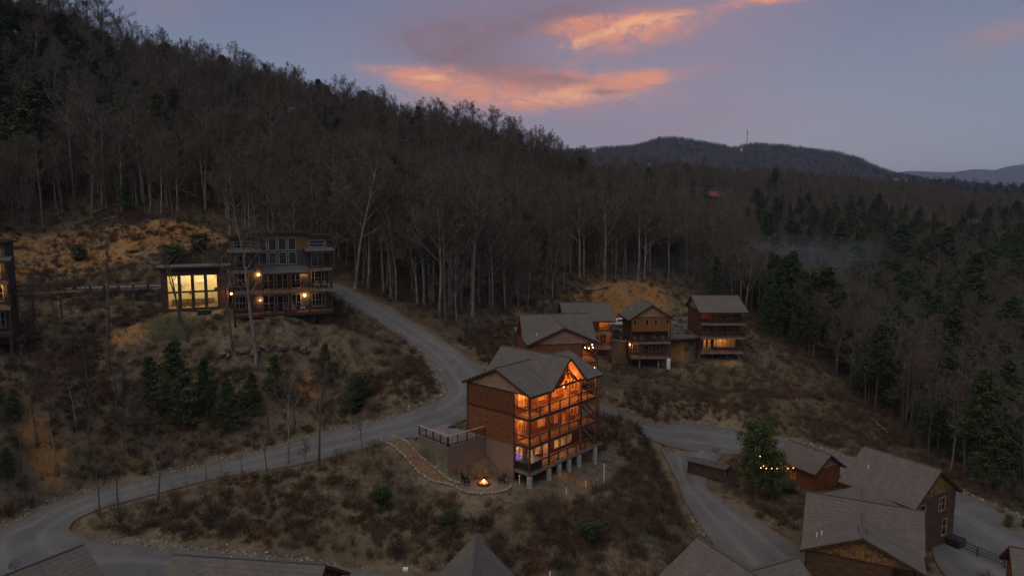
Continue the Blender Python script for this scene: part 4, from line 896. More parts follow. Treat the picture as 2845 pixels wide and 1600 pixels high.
def side_cabin(name, O, yaw, L, floors, eave, rz, yf, yb, yr, ov, label, holes, log=None, shake=None, roofm=None, gfl=-5., deckz=None, cat='cabin', trimm=None):
    """ridge along x; front wall at yf, back at yb, porch from 0 to yf"""
    log = log or LOG; H = empty(name, O, yaw, label, cat)
    FF = Face((0, yf), (1, 0), (0, -1), L); LF = Face((0, yb), (0, -1), (-1, 0), yb-yf); RF = Face((L, yf), (0, 1), (1, 0), yb-yf); BF = Face((L, yb), (-1, 0), (0, 1), L)
    z0 = floors[0]
    siding(FF, z0, eave-.1, .19, holes, 'front_wall', log, H, .06)
    for h in holes: window(H, FF, *h[:4], nu=2 if h[1]-h[0] > 1.1 else 1, nz=2)
    for f, n in ((LF, 'side_wall'), (RF, 'side_wall'), (BF, 'rear_wall')): siding(f, z0-1.2, eave-.1, .19, [], n, log, H, .06)
    sl = (rz-eave)/(yr-(-ov))
    for f in (LF, RF):
        if f is LF: ff = Face((0, yb), (0, -1), (-1, 0), yb); fn = lambda z: ((z-eave)/((rz-eave)/(yb-yr)), yb-(z-eave)/((rz-eave)/(yr-0)))
        else: ff = Face((L, 0), (0, 1), (1, 0), yb); fn = lambda z: ((z-eave)/((rz-eave)/yr), yb-(z-eave)/((rz-eave)/(yb-yr)))
        shakes(ff, (fn, eave-.05, rz-.2), shake or SHAKE, H)
    for z in floors:
        slabpart(H, 'floor', (.05, yf+.05, z-.25), (L-.05, yb-.1, z-.02), INTF)
        slabpart(H, 'deck', (0, -.05, z-.07), (L, yf-.12, z), DECKD); q = MB(); q.box((-.04, -.12, z-.36), (L+.04, -.05, z+.01)); q.build('deck_beam', DECKD, H)
        railing(H, (.05, 0), (L-.05, 0), z, sp=1.7); railing(H, (.05, .1), (.05, yf-.2), z, ends=(0, 0), sp=2.5); railing(H, (L-.05, .1), (L-.05, yf-.2), z, ends=(0, 0), sp=2.5)
    slabpart(H, 'partition', (.1, yf+3.2, z0), (L-.1, yf+3.3, eave-.1), INT)
    for x in (.0, L): q = MB(); q.box((x-.09, -.1, gfl), (x+.09, .08, eave)); q.build('porch_post', POSTM, H)
    for x in (L*.35, L*.68): q = MB(); q.box((x-.08, -.08, floors[0]), (x+.08, .08, eave)); q.build('porch_post', POSTM, H)
    for x in (.3, L*.35, L*.68, L-.3): q = MB(); q.box((x-.1, yf-.2, z0-2.4), (x+.1, yf, z0-.3)); q.build('support_post', CONC, H)
    e = .55; k1 = (rz-eave)/yr
    a0 = (-e, -ov, eave-ov*k1); a1 = (L+e, -ov, eave-ov*k1); r0 = (-e, yr, rz); r1 = (L+e, yr, rz); k2 = (rz-eave)/(yb-yr); b0 = (-e, yb+ov, eave-ov*k2); b1 = (L+e, yb+ov, eave-ov*k2)
    roof(H, [[a0, a1, r1, r0], [b0, b1, r1, r0]], m=roofm, caps=[(r0, r1)], fascia=[(a0, a1), (a0, r0), (r0, b0), (a1, r1), (r1, b1), (b0, b1)])
    return H
DLOG = mat('log_siding_red_brown', (.095, .035, .022), .65, .35, 1.2, .3, 30, stretch=(1, 1, 4))
C_H = side_cabin('log_cabin', tuple(C_O), C_YAW, 8.66, (-3.0, 0, 2.8), 5.25, 7.6, 2.3, 10.4, 6.4, .45,
    'dark red log cabin with three stacked decks at the right end of the upper row', [(.5, 1.8, 3.6, 4.9), (2.0, 2.7, 3.0, 4.9), (3.1, 4.2, 3.3, 4.9), (4.6, 5.6, 3.0, 4.9), (6.0, 7.6, 3.6, 4.9),
     (.4, 1.8, .7, 2.1), (2.2, 3.0, .7, 2.0), (3.6, 4.8, .3, 2.1), (6.0, 7.3, .7, 2.1), (1.2, 1.7, -2.85, -.9), (2.1, 2.6, -2.85, -.9), (3.3, 5.0, -2.3, -.75), (5.1, 5.9, -2.3, -.75), (6.0, 7.6, -2.3, -.75)], log=DLOG, gfl=-4.9)
for x, y, z, p, c in [(2.0, 4, -.9, 130, (1, .66, .26)), (5.5, 4, -.9, 190, (1, .66, .26)), (1.1, 3.4, 4.6, 45, (1, .13, .03)), (4.5, 1.0, -.7, 8, (1, .5, .2))]: lamp(C_H, (x, y, z), p, c, .2)
A2_H = side_cabin('log_cabin', (A2_O[0], A2_O[1], CZ-24.3), A2_YAW, 8.2, (-3.0, 0, 2.6), 5.0, 7.3, 2.2, 9.6, 5.8, .45,
    'log cabin half hidden behind the wide roof, grey roof and orange lit corner porch', [(.5, 1.8, 3.3, 4.6), (6.3, 7.7, 2.9, 4.7), (3, 4.2, .5, 2), (6.4, 7.6, .3, 2)], gfl=-4)
for x, y, z, p in [(7.6, 1.2, 4.3, 45), (7.8, .7, 2.0, 45), (7, 4, 4.2, 120)]: lamp(A2_H, (x, y, z), p)
for p in [(6.6, .05, 2.3), (7.3, .05, 2.3), (8.1, .05, 2.3)]: g = MB(); g.ball(p, .09, 8, 6); g.build('festoon_bulb', BULB, A2_H)

# gable-front cabin B
BH = empty('log_cabin', tuple(B_O), B_YAW, 'tall narrow log cabin with gable and four slit windows facing the camera, upper row', 'cabin')
L, YB, E = 7.65, 7.4, 4.85
F0 = Face((0, 0), (1, 0), (0, -1), L); F1 = Face((0, 1.8), (1, 0), (0, -1), L); FL = Face((0, YB), (0, -1), (-1, 0), YB); FR = Face((L, 0), (0, 1), (1, 0), YB); FB = Face((L, YB), (-1, 0), (0, 1), L)
slits = [(.5, .9, 3.4, 4.4), (2.75, 3.2, 3.4, 4.4), (4.5, 4.95, 3.4, 4.4), (6.75, 7.15, 3.4, 4.4)]
siding(F0, 2.1, E, .28, slits, 'upper_front_wall', mat('amber_board_stain', (.22, .095, .025), .6, .3, 2, stretch=(3, 3, .4)), BH, .04, vertical=True)
for h in slits: window(BH, F0, *h, nz=1)
lows = [(.9, 1.7, .7, 1.9), (1.75, 2.4, .7, 1.9), (3.0, 4.0, .0, 1.95), (4.7, 5.6, .7, 1.9), (5.65, 6.3, .7, 1.9), (.8, 1.7, -2.1, -.8), (1.75, 2.4, -2.1, -.8), (3.0, 3.9, -2.9, -.9), (4.6, 5.4, -2.1, -.8), (5.45, 6.2, -2.1, -.8)]
siding(F1, -2.9, 2.1, .19, lows, 'front_wall', LOGD, BH, .06)
for h in lows: window(BH, F1, *h, nu=2, nz=2, name='glass_door' if h[2] in (.0, -2.9) else 'window')
for f in (FL, FR): siding(f, 2.1, E, .19, [], 'side_wall', DLOG, BH, .06)
for f in (Face((0, YB), (0, -1), (-1, 0), YB-1.8), Face((L, 1.8), (0, 1), (1, 0), YB-1.8)): siding(f, -3.5, 2.1, .19, [], 'side_wall', DLOG, BH, .06)
siding(FB, -2, E, .19, [], 'rear_wall', DLOG, BH, .06)
shakes(F0, (lambda z: ((z-E)/.64, L-(z-E)/.64), E, 7.2), SHAKE, BH)
slabpart(BH, 'band_board', (-.02, -.08, 2.0), (L+.02, -.01, 2.14), TRIM); slabpart(BH, 'band_board', (-.02, -.08, E-.1), (L+.02, -.01, E+.04), TRIM)
for z in (0, -2.9):
    slabpart(BH, 'deck', (0, -.02, z-.07), (L, 1.7, z), DECKD); q = MB(); q.box((-.04, -.1, z-.36), (L+.04, -.02, z+.01)); q.build('deck_beam', DECKD, BH); railing(BH, (.05, 0), (L-.05, 0), z, sp=1.6); slabpart(BH, 'floor', (.05, 1.85, z-.25), (L-.05, YB-.1, z-.02), INTF)
slabpart(BH, 'porch_ceiling', (0, .02, 2.0), (L, YB-.1, 2.1), SOFFIT)
for x in (.02, L-.02): q = MB(); q.box((x-.08, -.06, -5.6 if x < 1 else -5.2), (x+.08, .1, 2.0)); q.build('porch_post', POSTM, BH)
for x in (1.9, 5.6): q = MB(); q.tube([(x, .6, -5.2), (x, .6, -3.2)], .13, 8); q.build('support_post', CONC, BH)
a0, a1, r0, r1, b0, b1 = (-.75, -.6, E-.48), (-.75, YB+.5, E-.48), (L/2, -.6, 7.35), (L/2, YB+.5, 7.35), (L+.75, -.6, E-.48), (L+.75, YB+.5, E-.48)
roof(BH, [[a0, r0, r1, a1], [b0, b1, r1, r0]], caps=[(r0, r1)], fascia=[(a0, r0), (b0, r0), (a0, a1), (b0, b1), (a1, r1), (b1, r1)]); pots(BH, [(1.2, 4.6, 5.7), (5.6, 4.2, 6.0)])
sconce(BH, (.15, 1.68, -.75), 95, (0, -1), rad=.13)
for p, rz, l in [((1.0, .9, 0), 0, 'grey chair on the middle deck of the narrow gabled cabin, leftmost'), ((2.4, .9, 0), 0, 'grey chair on the middle deck of the narrow gabled cabin, second from left'), ((5.0, .9, 0), .2, 'grey chair on the middle deck of the narrow gabled cabin, third from left'), ((6.4, .9, 0), -.2, 'grey chair on the middle deck of the narrow gabled cabin, rightmost')]:
    c = empty('porch_chair', hloc(BH, p), rz+B_YAW, l, 'chair', 'chairs on the gabled cabin deck'); chair_parts(c, GREYC)
p = hloc(BH, (7.3, -.4, 0)); g_ = gz(p); q = MB(); q.tube([(0, 0, 0), (0, 0, 1.9)], .38, 14); q.ball((0, 0, 1.9), .38, 14, 6, (1, 1, .5)); o = q.build('propane_tank', WHITE); o.location = (p[0], p[1], g_+.2); tag(o, 'white upright tank under the right corner of the narrow gabled cabin', 'tank')
# block walls holding up the upper parking
for a, b, zt, l in [((1690, 945), (1748, 945), 25.4, 'tan block wall below the upper parking, left of the narrow gabled cabin'), ((1884, 932), (1946, 932), 25.4, 'tan block wall below the upper parking, between the two dark cabins')]:
    A = lvl(*a, zt); B = lvl(*b, zt); block_wall('retaining_wall', (A[0], A[1]), (B[0], B[1]), CZ-zt+.05, CZ-29.6, CZ-30.0, l, bw=.6, bh=.3)
def railfence(name, pts, h, sp, label, rails=2, m=None, cat='fence', post=.07):
    m = m or TRIM; root = empty(name, pts[0], 0, label, cat); o0 = Vector(pts[0]); P = []
    for a, b in zip(pts[:-1], pts[1:]):
        a = Vector(a); b = Vector(b); n = max(1, round((b-a).length/sp)); P += [a+(b-a)*i/n for i in range(n)]
    P.append(Vector(pts[-1])); P = [Vector((p.x, p.y, max(p.z-.0, gz(p)) if name != 'bridge_rail' else p.z)) for p in P]
    for p in P: q = MB(); v = p-o0; q.box((v.x-post, v.y-post, v.z-.3), (v.x+post, v.y+post, v.z+h)); q.build('post', m, root)
    for a, b in zip(P[:-1], P[1:]):
        for k in range(rails): z = h*(.95-k*.42/max(1, rails-1)*1.2); q = MB(); q.bar(a-o0+Vector((0, 0, z)), b-o0+Vector((0, 0, z)), .05, .13); q.build('rail', m, root)
    return root
def off(p, dz): return (p[0], p[1], p[2]+dz)
railfence('pad_railing', [lvl(1600, 938, 25.3), lvl(1690, 940, 25.3), lvl(1740, 940, 25.3)], 1.1, 1.8, 'dark railing along the upper parking left of the narrow gabled cabin')
railfence('pad_railing', [lvl(1862, 931, 25.3), lvl(1950, 931, 25.3)], 1.1, 1.8, 'dark railing along the upper parking between the two dark cabins')
railfence('guard_rail', [off(lvl(212, 813, 13.0), 0), off(lvl(330, 809, 12.8), 0), off(lvl(452, 805, 12.6), 0)], 1.05, 2.3, 'dark wooden guard rail with square posts along the far upper road', m=mat('dark_red_rail', (.085, .040, .035), .8, .2, 3), post=.12)
railfence('guard_rail', [lvl(45, 825, 13.5), lvl(118, 819, 13.3), lvl(205, 814, 13.0)], 1.05, 2.3, 'dark wooden guard rail on the low wall beside the leftmost house', m=TRIM, post=.12)

# ------------------------------------------------------------------ dark modern house and its glazed wing, upper left
def modern(loc, yaw, label, lit=False):
    H = empty('modern_house', loc, yaw, label, 'house'); W_ = 13.2; D = 10.
    body = [(0, 2.9, 10.7), (2.9, 10.1, 11.2), (10.1, 12.9, 10.8)]
    hl = []; lowz = [(0.05, 0), (3.25, 1)]
    for zb, k in lowz:
        hl += [(.35, 1.2, zb+.5, zb+2.3), (1.25, 2.1, zb+.5, zb+2.3), (4.0, 5.4, zb, zb+2.3), (5.9, 7.3, zb, zb+2.3), (7.8, 9.0, zb, zb+2.3), (10.6, 11.5, zb+.4, zb+2.3), (11.55, 12.4, zb+.4, zb+2.3)]
    hl = [(a, b, c+.02, d) for a, b, c, d in hl]
    up = [(3.65+i*1.32, 4.6+i*1.32, z, z+1.62) for i in range(4) for z in (6.75, 8.75)]
    side = [(.4, 2.6, 9.1, 9.95), (10.45, 12.5, 9.1, 9.95), (.6, 2.3, 6.4, 8.0), (10.7, 12.3, 6.35, 8.2)]
    FFs = {}
    for a, b, t in body:
        f = Face((a, 2), (1, 0), (0, -1), b-a); loc_h = [(h[0]-a, h[1]-a, h[2], h[3]) for h in hl+up+side if h[0] >= a-.01 and h[1] <= b+.01]
        siding(f, 0, 8.6, .22, loc_h, 'front_wall', GREYW if a == 2.9 else DARKW, H, .03); siding(f, 8.6, t, .22, loc_h, 'upper_wall', AMBERW, H, .03)
        for h in loc_h:
            big = h[2] > 6.5 and a == 2.9; window(H, f, *h, nu=1 if big or h[3] > 8.9 else 2, nz=1 if big else 2, fm=DFRAME, fw=.05, out=.0)
        # side and rear walls of each block
        for x, n in ((a, -1), (b, 1)):
            ff = Face((x, D if n < 0 else 2), (0, -1 if n < 0 else 1), (n, 0), D-2); siding(ff, 0 if (x < 1 or x > 12) else 8.0, t-.02, .22, [], 'side_wall', DARKW, H, .03)
        bf = Face((b, D), (-1, 0), (0, 1), b-a); siding(bf, 0, t, .3, [], 'rear_wall', DARKW, H, .03)
        e = .45; r = [(a-e*(a < 1 or a == 2.9), 2-.75, t+.12), (b+e, 2-.75, t+.12), (b+e, D+.4, t-.25), (a-e*(a < 1 or a == 2.9), D+.4, t-.25)]
        roof(H, [r], m=ROOFD, fascia=[(r[0], r[1]), (r[1], r[2]), (r[3], r[0])], slabm=TRIM)
    for z in (0, 3.2):
        slabpart(H, 'deck', (0, -.05, z-.07), (W_, 1.9, z), DECK); q = MB(); q.box((-.05, -.14, z-.4), (W_+.05, -.05, z+.01)); q.build('deck_beam', DECKD if z else TRIM, H); railing(H, (.05, 0), (W_-.05, 0), z, sp=1.65, m=TRIM); railing(H, (W_-.05, .1), (W_-.05, 1.9), z, m=TRIM, ends=(0, 0)); railing(H, (.05, .1), (.05, 1.9), z, m=TRIM, ends=(0, 0))
        slabpart(H, 'floor', (.1, 2.1, z-.25), (12.8, D-.1, z-.02), INTF)
    for a, b in ((10.1, 13.2), (0, 3.0)):
        z = 6.15; slabpart(H, 'deck', (a, -.05, z-.07), (b, 1.9, z), DECKD); q = MB(); q.box((a-.03, -.14, z-.36), (b+.03, -.05, z+.01)); q.build('deck_beam', DECKD, H); railing(H, (a+.05, 0), (b-.05, 0), z, sp=1.5, m=TRIM); 
        p = [(a-.5, -.5, 8.62), (b+.45, -.5, 8.62), (b+.45, 2.0, 9.0), (a-.5, 2.0, 9.0)] if a > 5 else [(a-.5, -.5, 8.62), (b+.9, -.5, 8.62), (b+.9, 1.93, 9.0), (a-.5, 1.93, 9.0)]
        roof(H, [p], m=ROOFD, fascia=[(p[0], p[1]), (p[1], p[2]), (p[0], p[3])], slabm=TRIM, name='porch_roof')
    p = [(3.7, -.35, 5.65), (10.05, -.35, 5.65), (10.05, 1.95, 6.45), (3.7, 1.95, 6.45)]; roof(H, [p], m=ROOFD, fascia=[(p[0], p[1]), (p[1], p[2]), (p[0], p[3])], slabm=TRIM, name='shed_roof')
    for x, t in ((.05, 8.6), (3.9, 5.6), (6.8, 3.0), (10.05, 8.6), (13.15, 8.6)): q = MB(); q.box((x-.08, -.08, -.4 if x > 1 else -1.6), (x+.08, .08, t)); q.build('porch_post', TRIM, H)
    slabpart(H, 'added_dark_panel', (3.0, 2.5, 6.55), (10.0, 2.56, 10.6), mat('dark_panel', (.012, .012, .014), .9)); slabpart(H, 'added_dark_panel', (.2, 2.5, 6.2), (2.8, 2.56, 10.2), MATS['dark_panel']); slabpart(H, 'added_dark_panel', (10.3, 2.5, 6.2), (12.7, 2.56, 10.2), MATS['dark_panel'])  # dark panels added behind the panes so the leaky rooms look unlit
    [slabpart(H, 'support_post', (x, .0, -2.2), (x+.14, .14, -.4), TRIM) for x in (.1, 2.7, 5.3, 7.9, 10.5, 12.9)]
    slabpart(H, 'foundation', (.1, 2.1, -1.6), (12.9, D-.2, -.42), mat('dark_block', (.05, .045, .042), .9, .3, 5))
    return H
M1 = modern(tuple(H1_O), H1_YAW, 'large dark modern house with grid of eight tall windows and wall lamps, upper left')
for x, z in ((3.45, 5.35), (9.55, 5.35), (9.55, 2.15), (3.55, 1.75)): sconce(M1, (x, 1.93, z), 110 if z != 1.75 else 45, (0, -1), rad=.16 if z != 1.75 else .06)
for p, rz, l in [((11.2, .9, 3.2), 0, 'grey chair on the middle deck of the dark modern house, left of a pair'), ((12.3, .9, 3.2), 0, 'grey chair on the middle deck of the dark modern house, right of a pair'), ((6.8, .9, 0), 0, 'dark chair on the lowest deck of the modern house, first from left'), ((7.9, .9, 0), 0, 'dark chair on the lowest deck of the modern house, second from left'), ((9.1, .9, 0), 0, 'dark chair on the lowest deck of the modern house, third from left')]:
    c = empty('porch_chair', hloc(M1, p), rz+H1_YAW, l, 'chair', 'chairs on the dark house decks'); chair_parts(c, GREYC)
pg = lvl(32, 925, 14.5); yg = R(30); M2 = modern((pg[0]-math.cos(yg)*13.15, pg[1]-math.sin(yg)*13.15, CZ-14.5), yg, 'dark modern house cut by the left edge of the photo, amber lit porches', True)
for x, y, z, p in [(11.5, 1.2, 8.0, 150), (12.3, 1.0, 5.3, 60), (11.5, 4, 7.9, 300), (11.8, 1.2, 5.6, 50)]: lamp(M2, (x, y, z), p, (1, .5, .12))
q = MB(); q.box((13.0, -.1, -3.6), (13.2, .1, -.4)); q.build('tall_post', TRIM, M2)
br = empty('entry_bridge', hloc(M2, (13.4, 5.6, 4.1)), yg, 'small footbridge with dark panelled rails joining the leftmost house to the road', 'bridge')
slabpart(br, 'bridge_deck', (-.2, 0, -.2), (6.8, 1.5, 0), DECKD); railing(br, (0, 0), (6.7, 0), 0, m=TRIM, pname='side_rail', sp=1.5)
for x in (1.5, 4.5): slabpart(br, 'support_post', (x-.08, .1, -3.5), (x+.08, .26, -.2), TRIM)

H2_O = local_origin(452, 863.3, 13.9, H2_YAW, 0, 0)
G2 = empty('glazed_wing', (H2_O[0], H2_O[1], CZ-13.9), H2_YAW, 'low flat roofed wing with eight brightly lit cream windows, left of the dark house', 'house')
L = 8.55; FW = Face((0, 0), (1, 0), (0, -1), L); hw = [(.80+i*1.68, 2.05+i*1.68, z, z+2.15) for i in range(4) for z in (.2, 2.62)]
siding(FW, -.5, 5.85, .22, hw, 'front_wall', mat('plum_brown_siding', (.075, .045, .038), .75, .3, 1.5, stretch=(1, 1, 4)), G2, .03)
for h in hw: window(G2, FW, *h, nu=1, nz=1, fm=TRIM, fw=.04, out=.0)
for f in (Face((0, 7), (0, -1), (-1, 0), 7), Face((L, 0), (0, 1), (1, 0), 7), Face((L, 7), (-1, 0), (0, 1), L)): siding(f, -.5, 5.85, .22, [], 'side_wall', DARKW, G2, .03)
r = [(-.6, -.7, 6.05), (L+.5, -.7, 6.05), (L+.5, 7.4, 5.85), (-.6, 7.4, 5.85)]; roof(G2, [r], m=ROOFD, fascia=[(r[0], r[1]), (r[1], r[2]), (r[3], r[0])], slabm=TRIM)
slabpart(G2, 'interior_back_wall', (.15, 5.2, -.2), (L-.15, 5.3, 5.7), CREAM); slabpart(G2, 'interior_floor', (.15, .15, -.25), (L-.15, 5.2, -.05), INTF); slabpart(G2, 'interior_side_wall', (L-.35, .2, -.05), (L-.2, 5.2, 5.6), CREAM); slabpart(G2, 'interior_side_wall', (.2, .2, -.05), (.3, 5.2, 5.6), CREAM)
slabpart(G2, 'ceiling', (.15, .15, 5.62), (L-.15, 5.2, 5.7), CREAM)
slabpart(G2, 'kitchen_counter', (1.0, 4.5, -.05), (6.6, 5.15, .9), mat('dark_counter', (.12, .10, .06), .5, .3, 3)); slabpart(G2, 'air_unit', (4.3, 5.0, 3.3), (5.6, 5.19, 3.65), WHITE); slabpart(G2, 'wall_shelf', (1.3, 5.0, 3.2), (2.3, 5.19, 3.9), WHITE)
slabpart(G2, 'wall_picture', (6.7, 5.1, 2.0), (7.3, 5.19, 2.4), BLACK); slabpart(G2, 'wall_picture', (3.3, 5.1, 1.6), (3.5, 5.19, 1.9), BLACK)
q = MB(); q.bar((7.3, 3.5, .2), (8.0, 3.2, 5.0), .25, .06); q.build('stair_stringer', POSTM, G2); q = MB(); [q.box((2.4+i*.9, 3.2, -.05), (2.85+i*.9, 3.7, .75)) for i in range(5)]; q.build('bar_stools', ROCK, G2)
lamp(G2, (2.6, 2.4, 5.2), 430, (1, .80, .46), .3); lamp(G2, (6.2, 2.4, 5.2), 430, (1, .80, .46), .3)
sconce(G2, (L+.35, -.25, 2.0), 70, (0, -1), rad=.13)
q = MB(); q.box((4.4, -1.2, -.95), (6.2, .0, -.1)); q.build('storage_bench', mat('dark_green_panel', (.02, .035, .028), .6, .3, 4), G2)
slabpart(G2, 'foundation', (0.1, .2, -1.8), (L, 7, -.5), mat('dark_block', (.05, .045, .042)))
es = empty('entry_porch', hloc(G2, (L-.1, -1.6, -.2)), H2_YAW, 'small lit wooden entry deck between the glazed wing and the dark house', 'porch')
slabpart(es, 'deck', (0, 0, -.1), (2.2, 1.7, 0), DECK); railing(es, (0, 0), (2.2, 0), 0, m=TRIM); railing(es, (0, .1), (0, 1.6), 0, m=TRIM, ends=(0, 0)); [slabpart(es, 'support_post', (x, .05, -1.4), (x+.1, .15, -.1), TRIM) for x in (.05, 2.0)]
railfence('garden_fence', [ground(728, 892), ground(850, 893), ground(925, 892), ground(970, 885), ground(969, 866)], .95, 2.2, 'low dark rail fence round the terrace below the dark modern house')
for px, py, l in [(868, 884, 'dark patio table with chairs below the dark house, left set'), (910, 880, 'dark patio table with chairs below the dark house, right set')]:
    p = ground(px, py); t = empty('patio_table', p, random.random(), l, 'table'); q = MB(); q.tube([(0, 0, .72), (0, 0, .77)], .55, 12); q.build('table_top', BLACK, t); q = MB(); q.tube([(0, 0, 0), (0, 0, .72)], .05, 6); q.build('leg', BLACK, t)
    for k in range(3):
        a = k*2.1; c = empty('patio_chair', (p.x+1.0*math.cos(a), p.y+1.0*math.sin(a), p.z), a-R(90)+R(180), 'black patio chair at the %s table below the dark house' % ('left' if px == 868 else 'right'), 'chair', 'chairs at the %s patio table' % ('left' if px == 868 else 'right')); chair_parts(c, BLACK)

# ------------------------------------------------------------------ simple gabled houses, lower right and bottom edge
def gable_house(loc, yaw, Ln, Wd, wall, rise, label, log=None, shake=None, wins=(), down=6., name='log_cabin', ov=.5, extra=None, roofm=None):
    """origin at ground level under eave corner; ridge along x, gable faces at x=0 and x=Ln"""
    H = empty(name, loc, yaw, label, 'cabin'); log = log or LOGD
    faces = [Face((0, 0), (1, 0), (0, -1), Ln), Face((Ln, 0), (0, 1), (1, 0), Wd), Face((Ln, Wd), (-1, 0), (0, 1), Ln), Face((0, Wd), (0, -1), (-1, 0), Wd)]
    for i, f in enumerate(faces):
        hs = [w[1:5] for w in wins if w[0] == i]; siding(f, -down, wall, .19, hs, 'side_wall', log, H, .05)
        for w in wins:
            if w[0] == i: window(H, f, *w[1:5], nu=w[5] if len(w) > 5 else 1, nz=2)
    k = rise/(Wd/2)
    for f in (faces[1], faces[3]): shakes(f, (lambda z: ((z-wall)/k, Wd-(z-wall)/k), wall, wall+rise-.2), shake or SHAKEO, H)
    slabpart(H, 'floor', (.1, .1, -.3), (Ln-.1, Wd-.1, -.1), INTF)
    e = ov; a0, a1 = (-e, -e, wall-e*k), (Ln+e, -e, wall-e*k); r0, r1 = (-e, Wd/2, wall+rise), (Ln+e, Wd/2, wall+rise); b0, b1 = (-e, Wd+e, wall-e*k), (Ln+e, Wd+e, wall-e*k)
    pl = [[a0, a1, r1, r0], [b0, b1, r1, r0]]; caps = [(r0, r1)]; fas = [(a0, a1), (a0, r0), (b0, r0), (a1, r1), (b1, r1), (b0, b1)]
    if extra:     # cross gable: (x centre, half width, ridge z, y start, y end)
        for xc_, hw_, zr, y0, y1, *kx in extra:
            kk = kx[0] if kx else .62; pl += [[(xc_, y0, zr), (xc_-hw_, y0, zr-hw_*kk), (xc_-hw_, y1, zr-hw_*kk), (xc_, y1, zr)], [(xc_, y0, zr), (xc_+hw_, y0, zr-hw_*kk), (xc_+hw_, y1, zr-hw_*kk), (xc_, y1, zr)]]; caps += [((xc_, y0, zr), (xc_, y1, zr))]; fas += [((xc_, y0, zr), (xc_-hw_, y0, zr-hw_*kk)), ((xc_, y0, zr), (xc_+hw_, y0, zr-hw_*kk)), ((xc_, y1, zr), (xc_-hw_, y1, zr-hw_*kk)), ((xc_, y1, zr), (xc_+hw_, y1, zr-hw_*kk))]
    roof(H, pl, m=roofm, caps=caps, fascia=fas); return H
DH = big_cabin((D_O[0], D_O[1], CZ-31.1-8.36), D_YAW, 'near cabin at bottom right with wide T shaped grey roof and amber shingled gable', zmin=1.8, shake=SHAKEO, log=mat('log_siding_deep_brown', (.085, .042, .020), .7, .35, 1.2, stretch=(1, 1, 4)), lit='d')
pots(DH, [(1.6, 8.3, 8.9)])
for x in (-.35, .35): q = MB(); q.bar((.5, 4.53+x, 10.62), (2.2, 4.53+x, 10.62), .05, .03); q.build('roof_conduit', BLACK, DH)
def near_corner(px, py, drop, yaw, Ln): p = lvl(px, py, drop); return p, (p[0]-math.cos(yaw)*Ln, p[1]-math.sin(yaw)*Ln)
ye = R(-59); nc, o = near_corner(2535.6, 1405, 30.4, ye, 8.2); o = (nc[0]-math.cos(ye)*(8.2-.5)-math.sin(ye)*.0+.3, nc[1]-math.sin(ye)*(8.2-.5)+.35)
EH = gable_house((o[0], o[1], CZ-36.2), ye, 7.7, 8.4, 5.9, 2.9, 'dark two storey cabin with plain grey roof and white framed windows, lower right', wins=[(1, 1.2, 2.2, 3.6, 5.3), (1, 5.0, 6.2, 3.9, 5.3, 2), (1, 1.0, 2.0, .9, 2.6), (1, 6.0, 6.8, .9, 2.7), (0, 2, 3, 1.0, 2.4)], down=1.2)
pots(EH, [(1.6, 1.8, 7.3)])
q = MB(); q.box((7.9, 6.6, -.6), (9.2, 8.2, .6)); q.build('utility_box', BLACK, EH)
yf_ = R(-61); nc, o = near_corner(2263.8, 1313.6, 32.6, yf_, 5.9); FH = gable_house((o[0]+.4, o[1]+.4, CZ-35.6), yf_, 5.6, 5.0, 3.1, 1.7, 'small brown cabin with one amber lit window behind the round pine', log=LOG, shake=SHAKE, wins=[(0, 1.6, 2.9, 1.0, 2.4, 2)], down=1.5)
lamp(FH, (2.4, 2.0, 2.3), 90, (1, .42, .14), .15); lamp(FH, (.3, -1.0, 2.2), 60, (1, .42, .12), .1)
q = MB(); q.box((.2, -.06, 2.2), (1.1, -.02, 2.4)); q.build('strip_lamp', BULBW, FH)
sl = empty('string_lights', hloc(FH, (.2, -.3, 2.7)), 0, 'string of small warm bulbs hung from the round pine to the small cabin', 'string lights')
o0 = Vector(sl.location); ends = [(ground(2118, 1345), 2.6), (ground(2115, 1330), 5.0), (Vector(hloc(FH, (-1.0, 3.5, 0))), 3.4)]
tp = [atY(2114+i*15.0, 1299+(1.5 if 0 < i < 6 else 0), 76.5+.75*i) for i in range(7)]
for i, p in enumerate(tp):
    g = MB(); g.ball(tuple(Vector(p)-o0), .05, 8, 6); g.build('bulb', emat('string_bulb_glow', (1, .34, .08), 9.), sl)
for px, py in ((2112, 1267), (2183, 1275), (2121, 1294)): g = MB(); g.ball(tuple(Vector(atY(px, py, 77.5 if px < 2150 else 81))-o0), .045, 8, 6); g.build('bulb', emat('string_bulb_glow', (1, .34, .08), 9.), sl)
q = MB(); q.tube([Vector(p)-o0+Vector((0, 0, .08)) for p in tp]+[Vector((0, 0, 0))], .012, 4); q.build('cable', BLACK, sl)
# covered shelter by the junction
p = lvl(1905, 1300, 34.3); sh_ = empty('dark_shelter', tuple(p), R(-38), 'low dark shelter with flat roof between the road fork and the bushes', 'shelter')
for x in (.2, 5.0):
    for y in (.2, 1.6): slabpart(sh_, 'post', (x, y, -.6), (x+.1, y+.1, 1.0), TRIM)
slabpart(sh_, 'roof', (0, 0, 1.0), (5.4, 1.9, 1.12), ROOFD); slabpart(sh_, 'back_wall', (.2, .3, -.6), (5.1, .38, .9), LOGD)
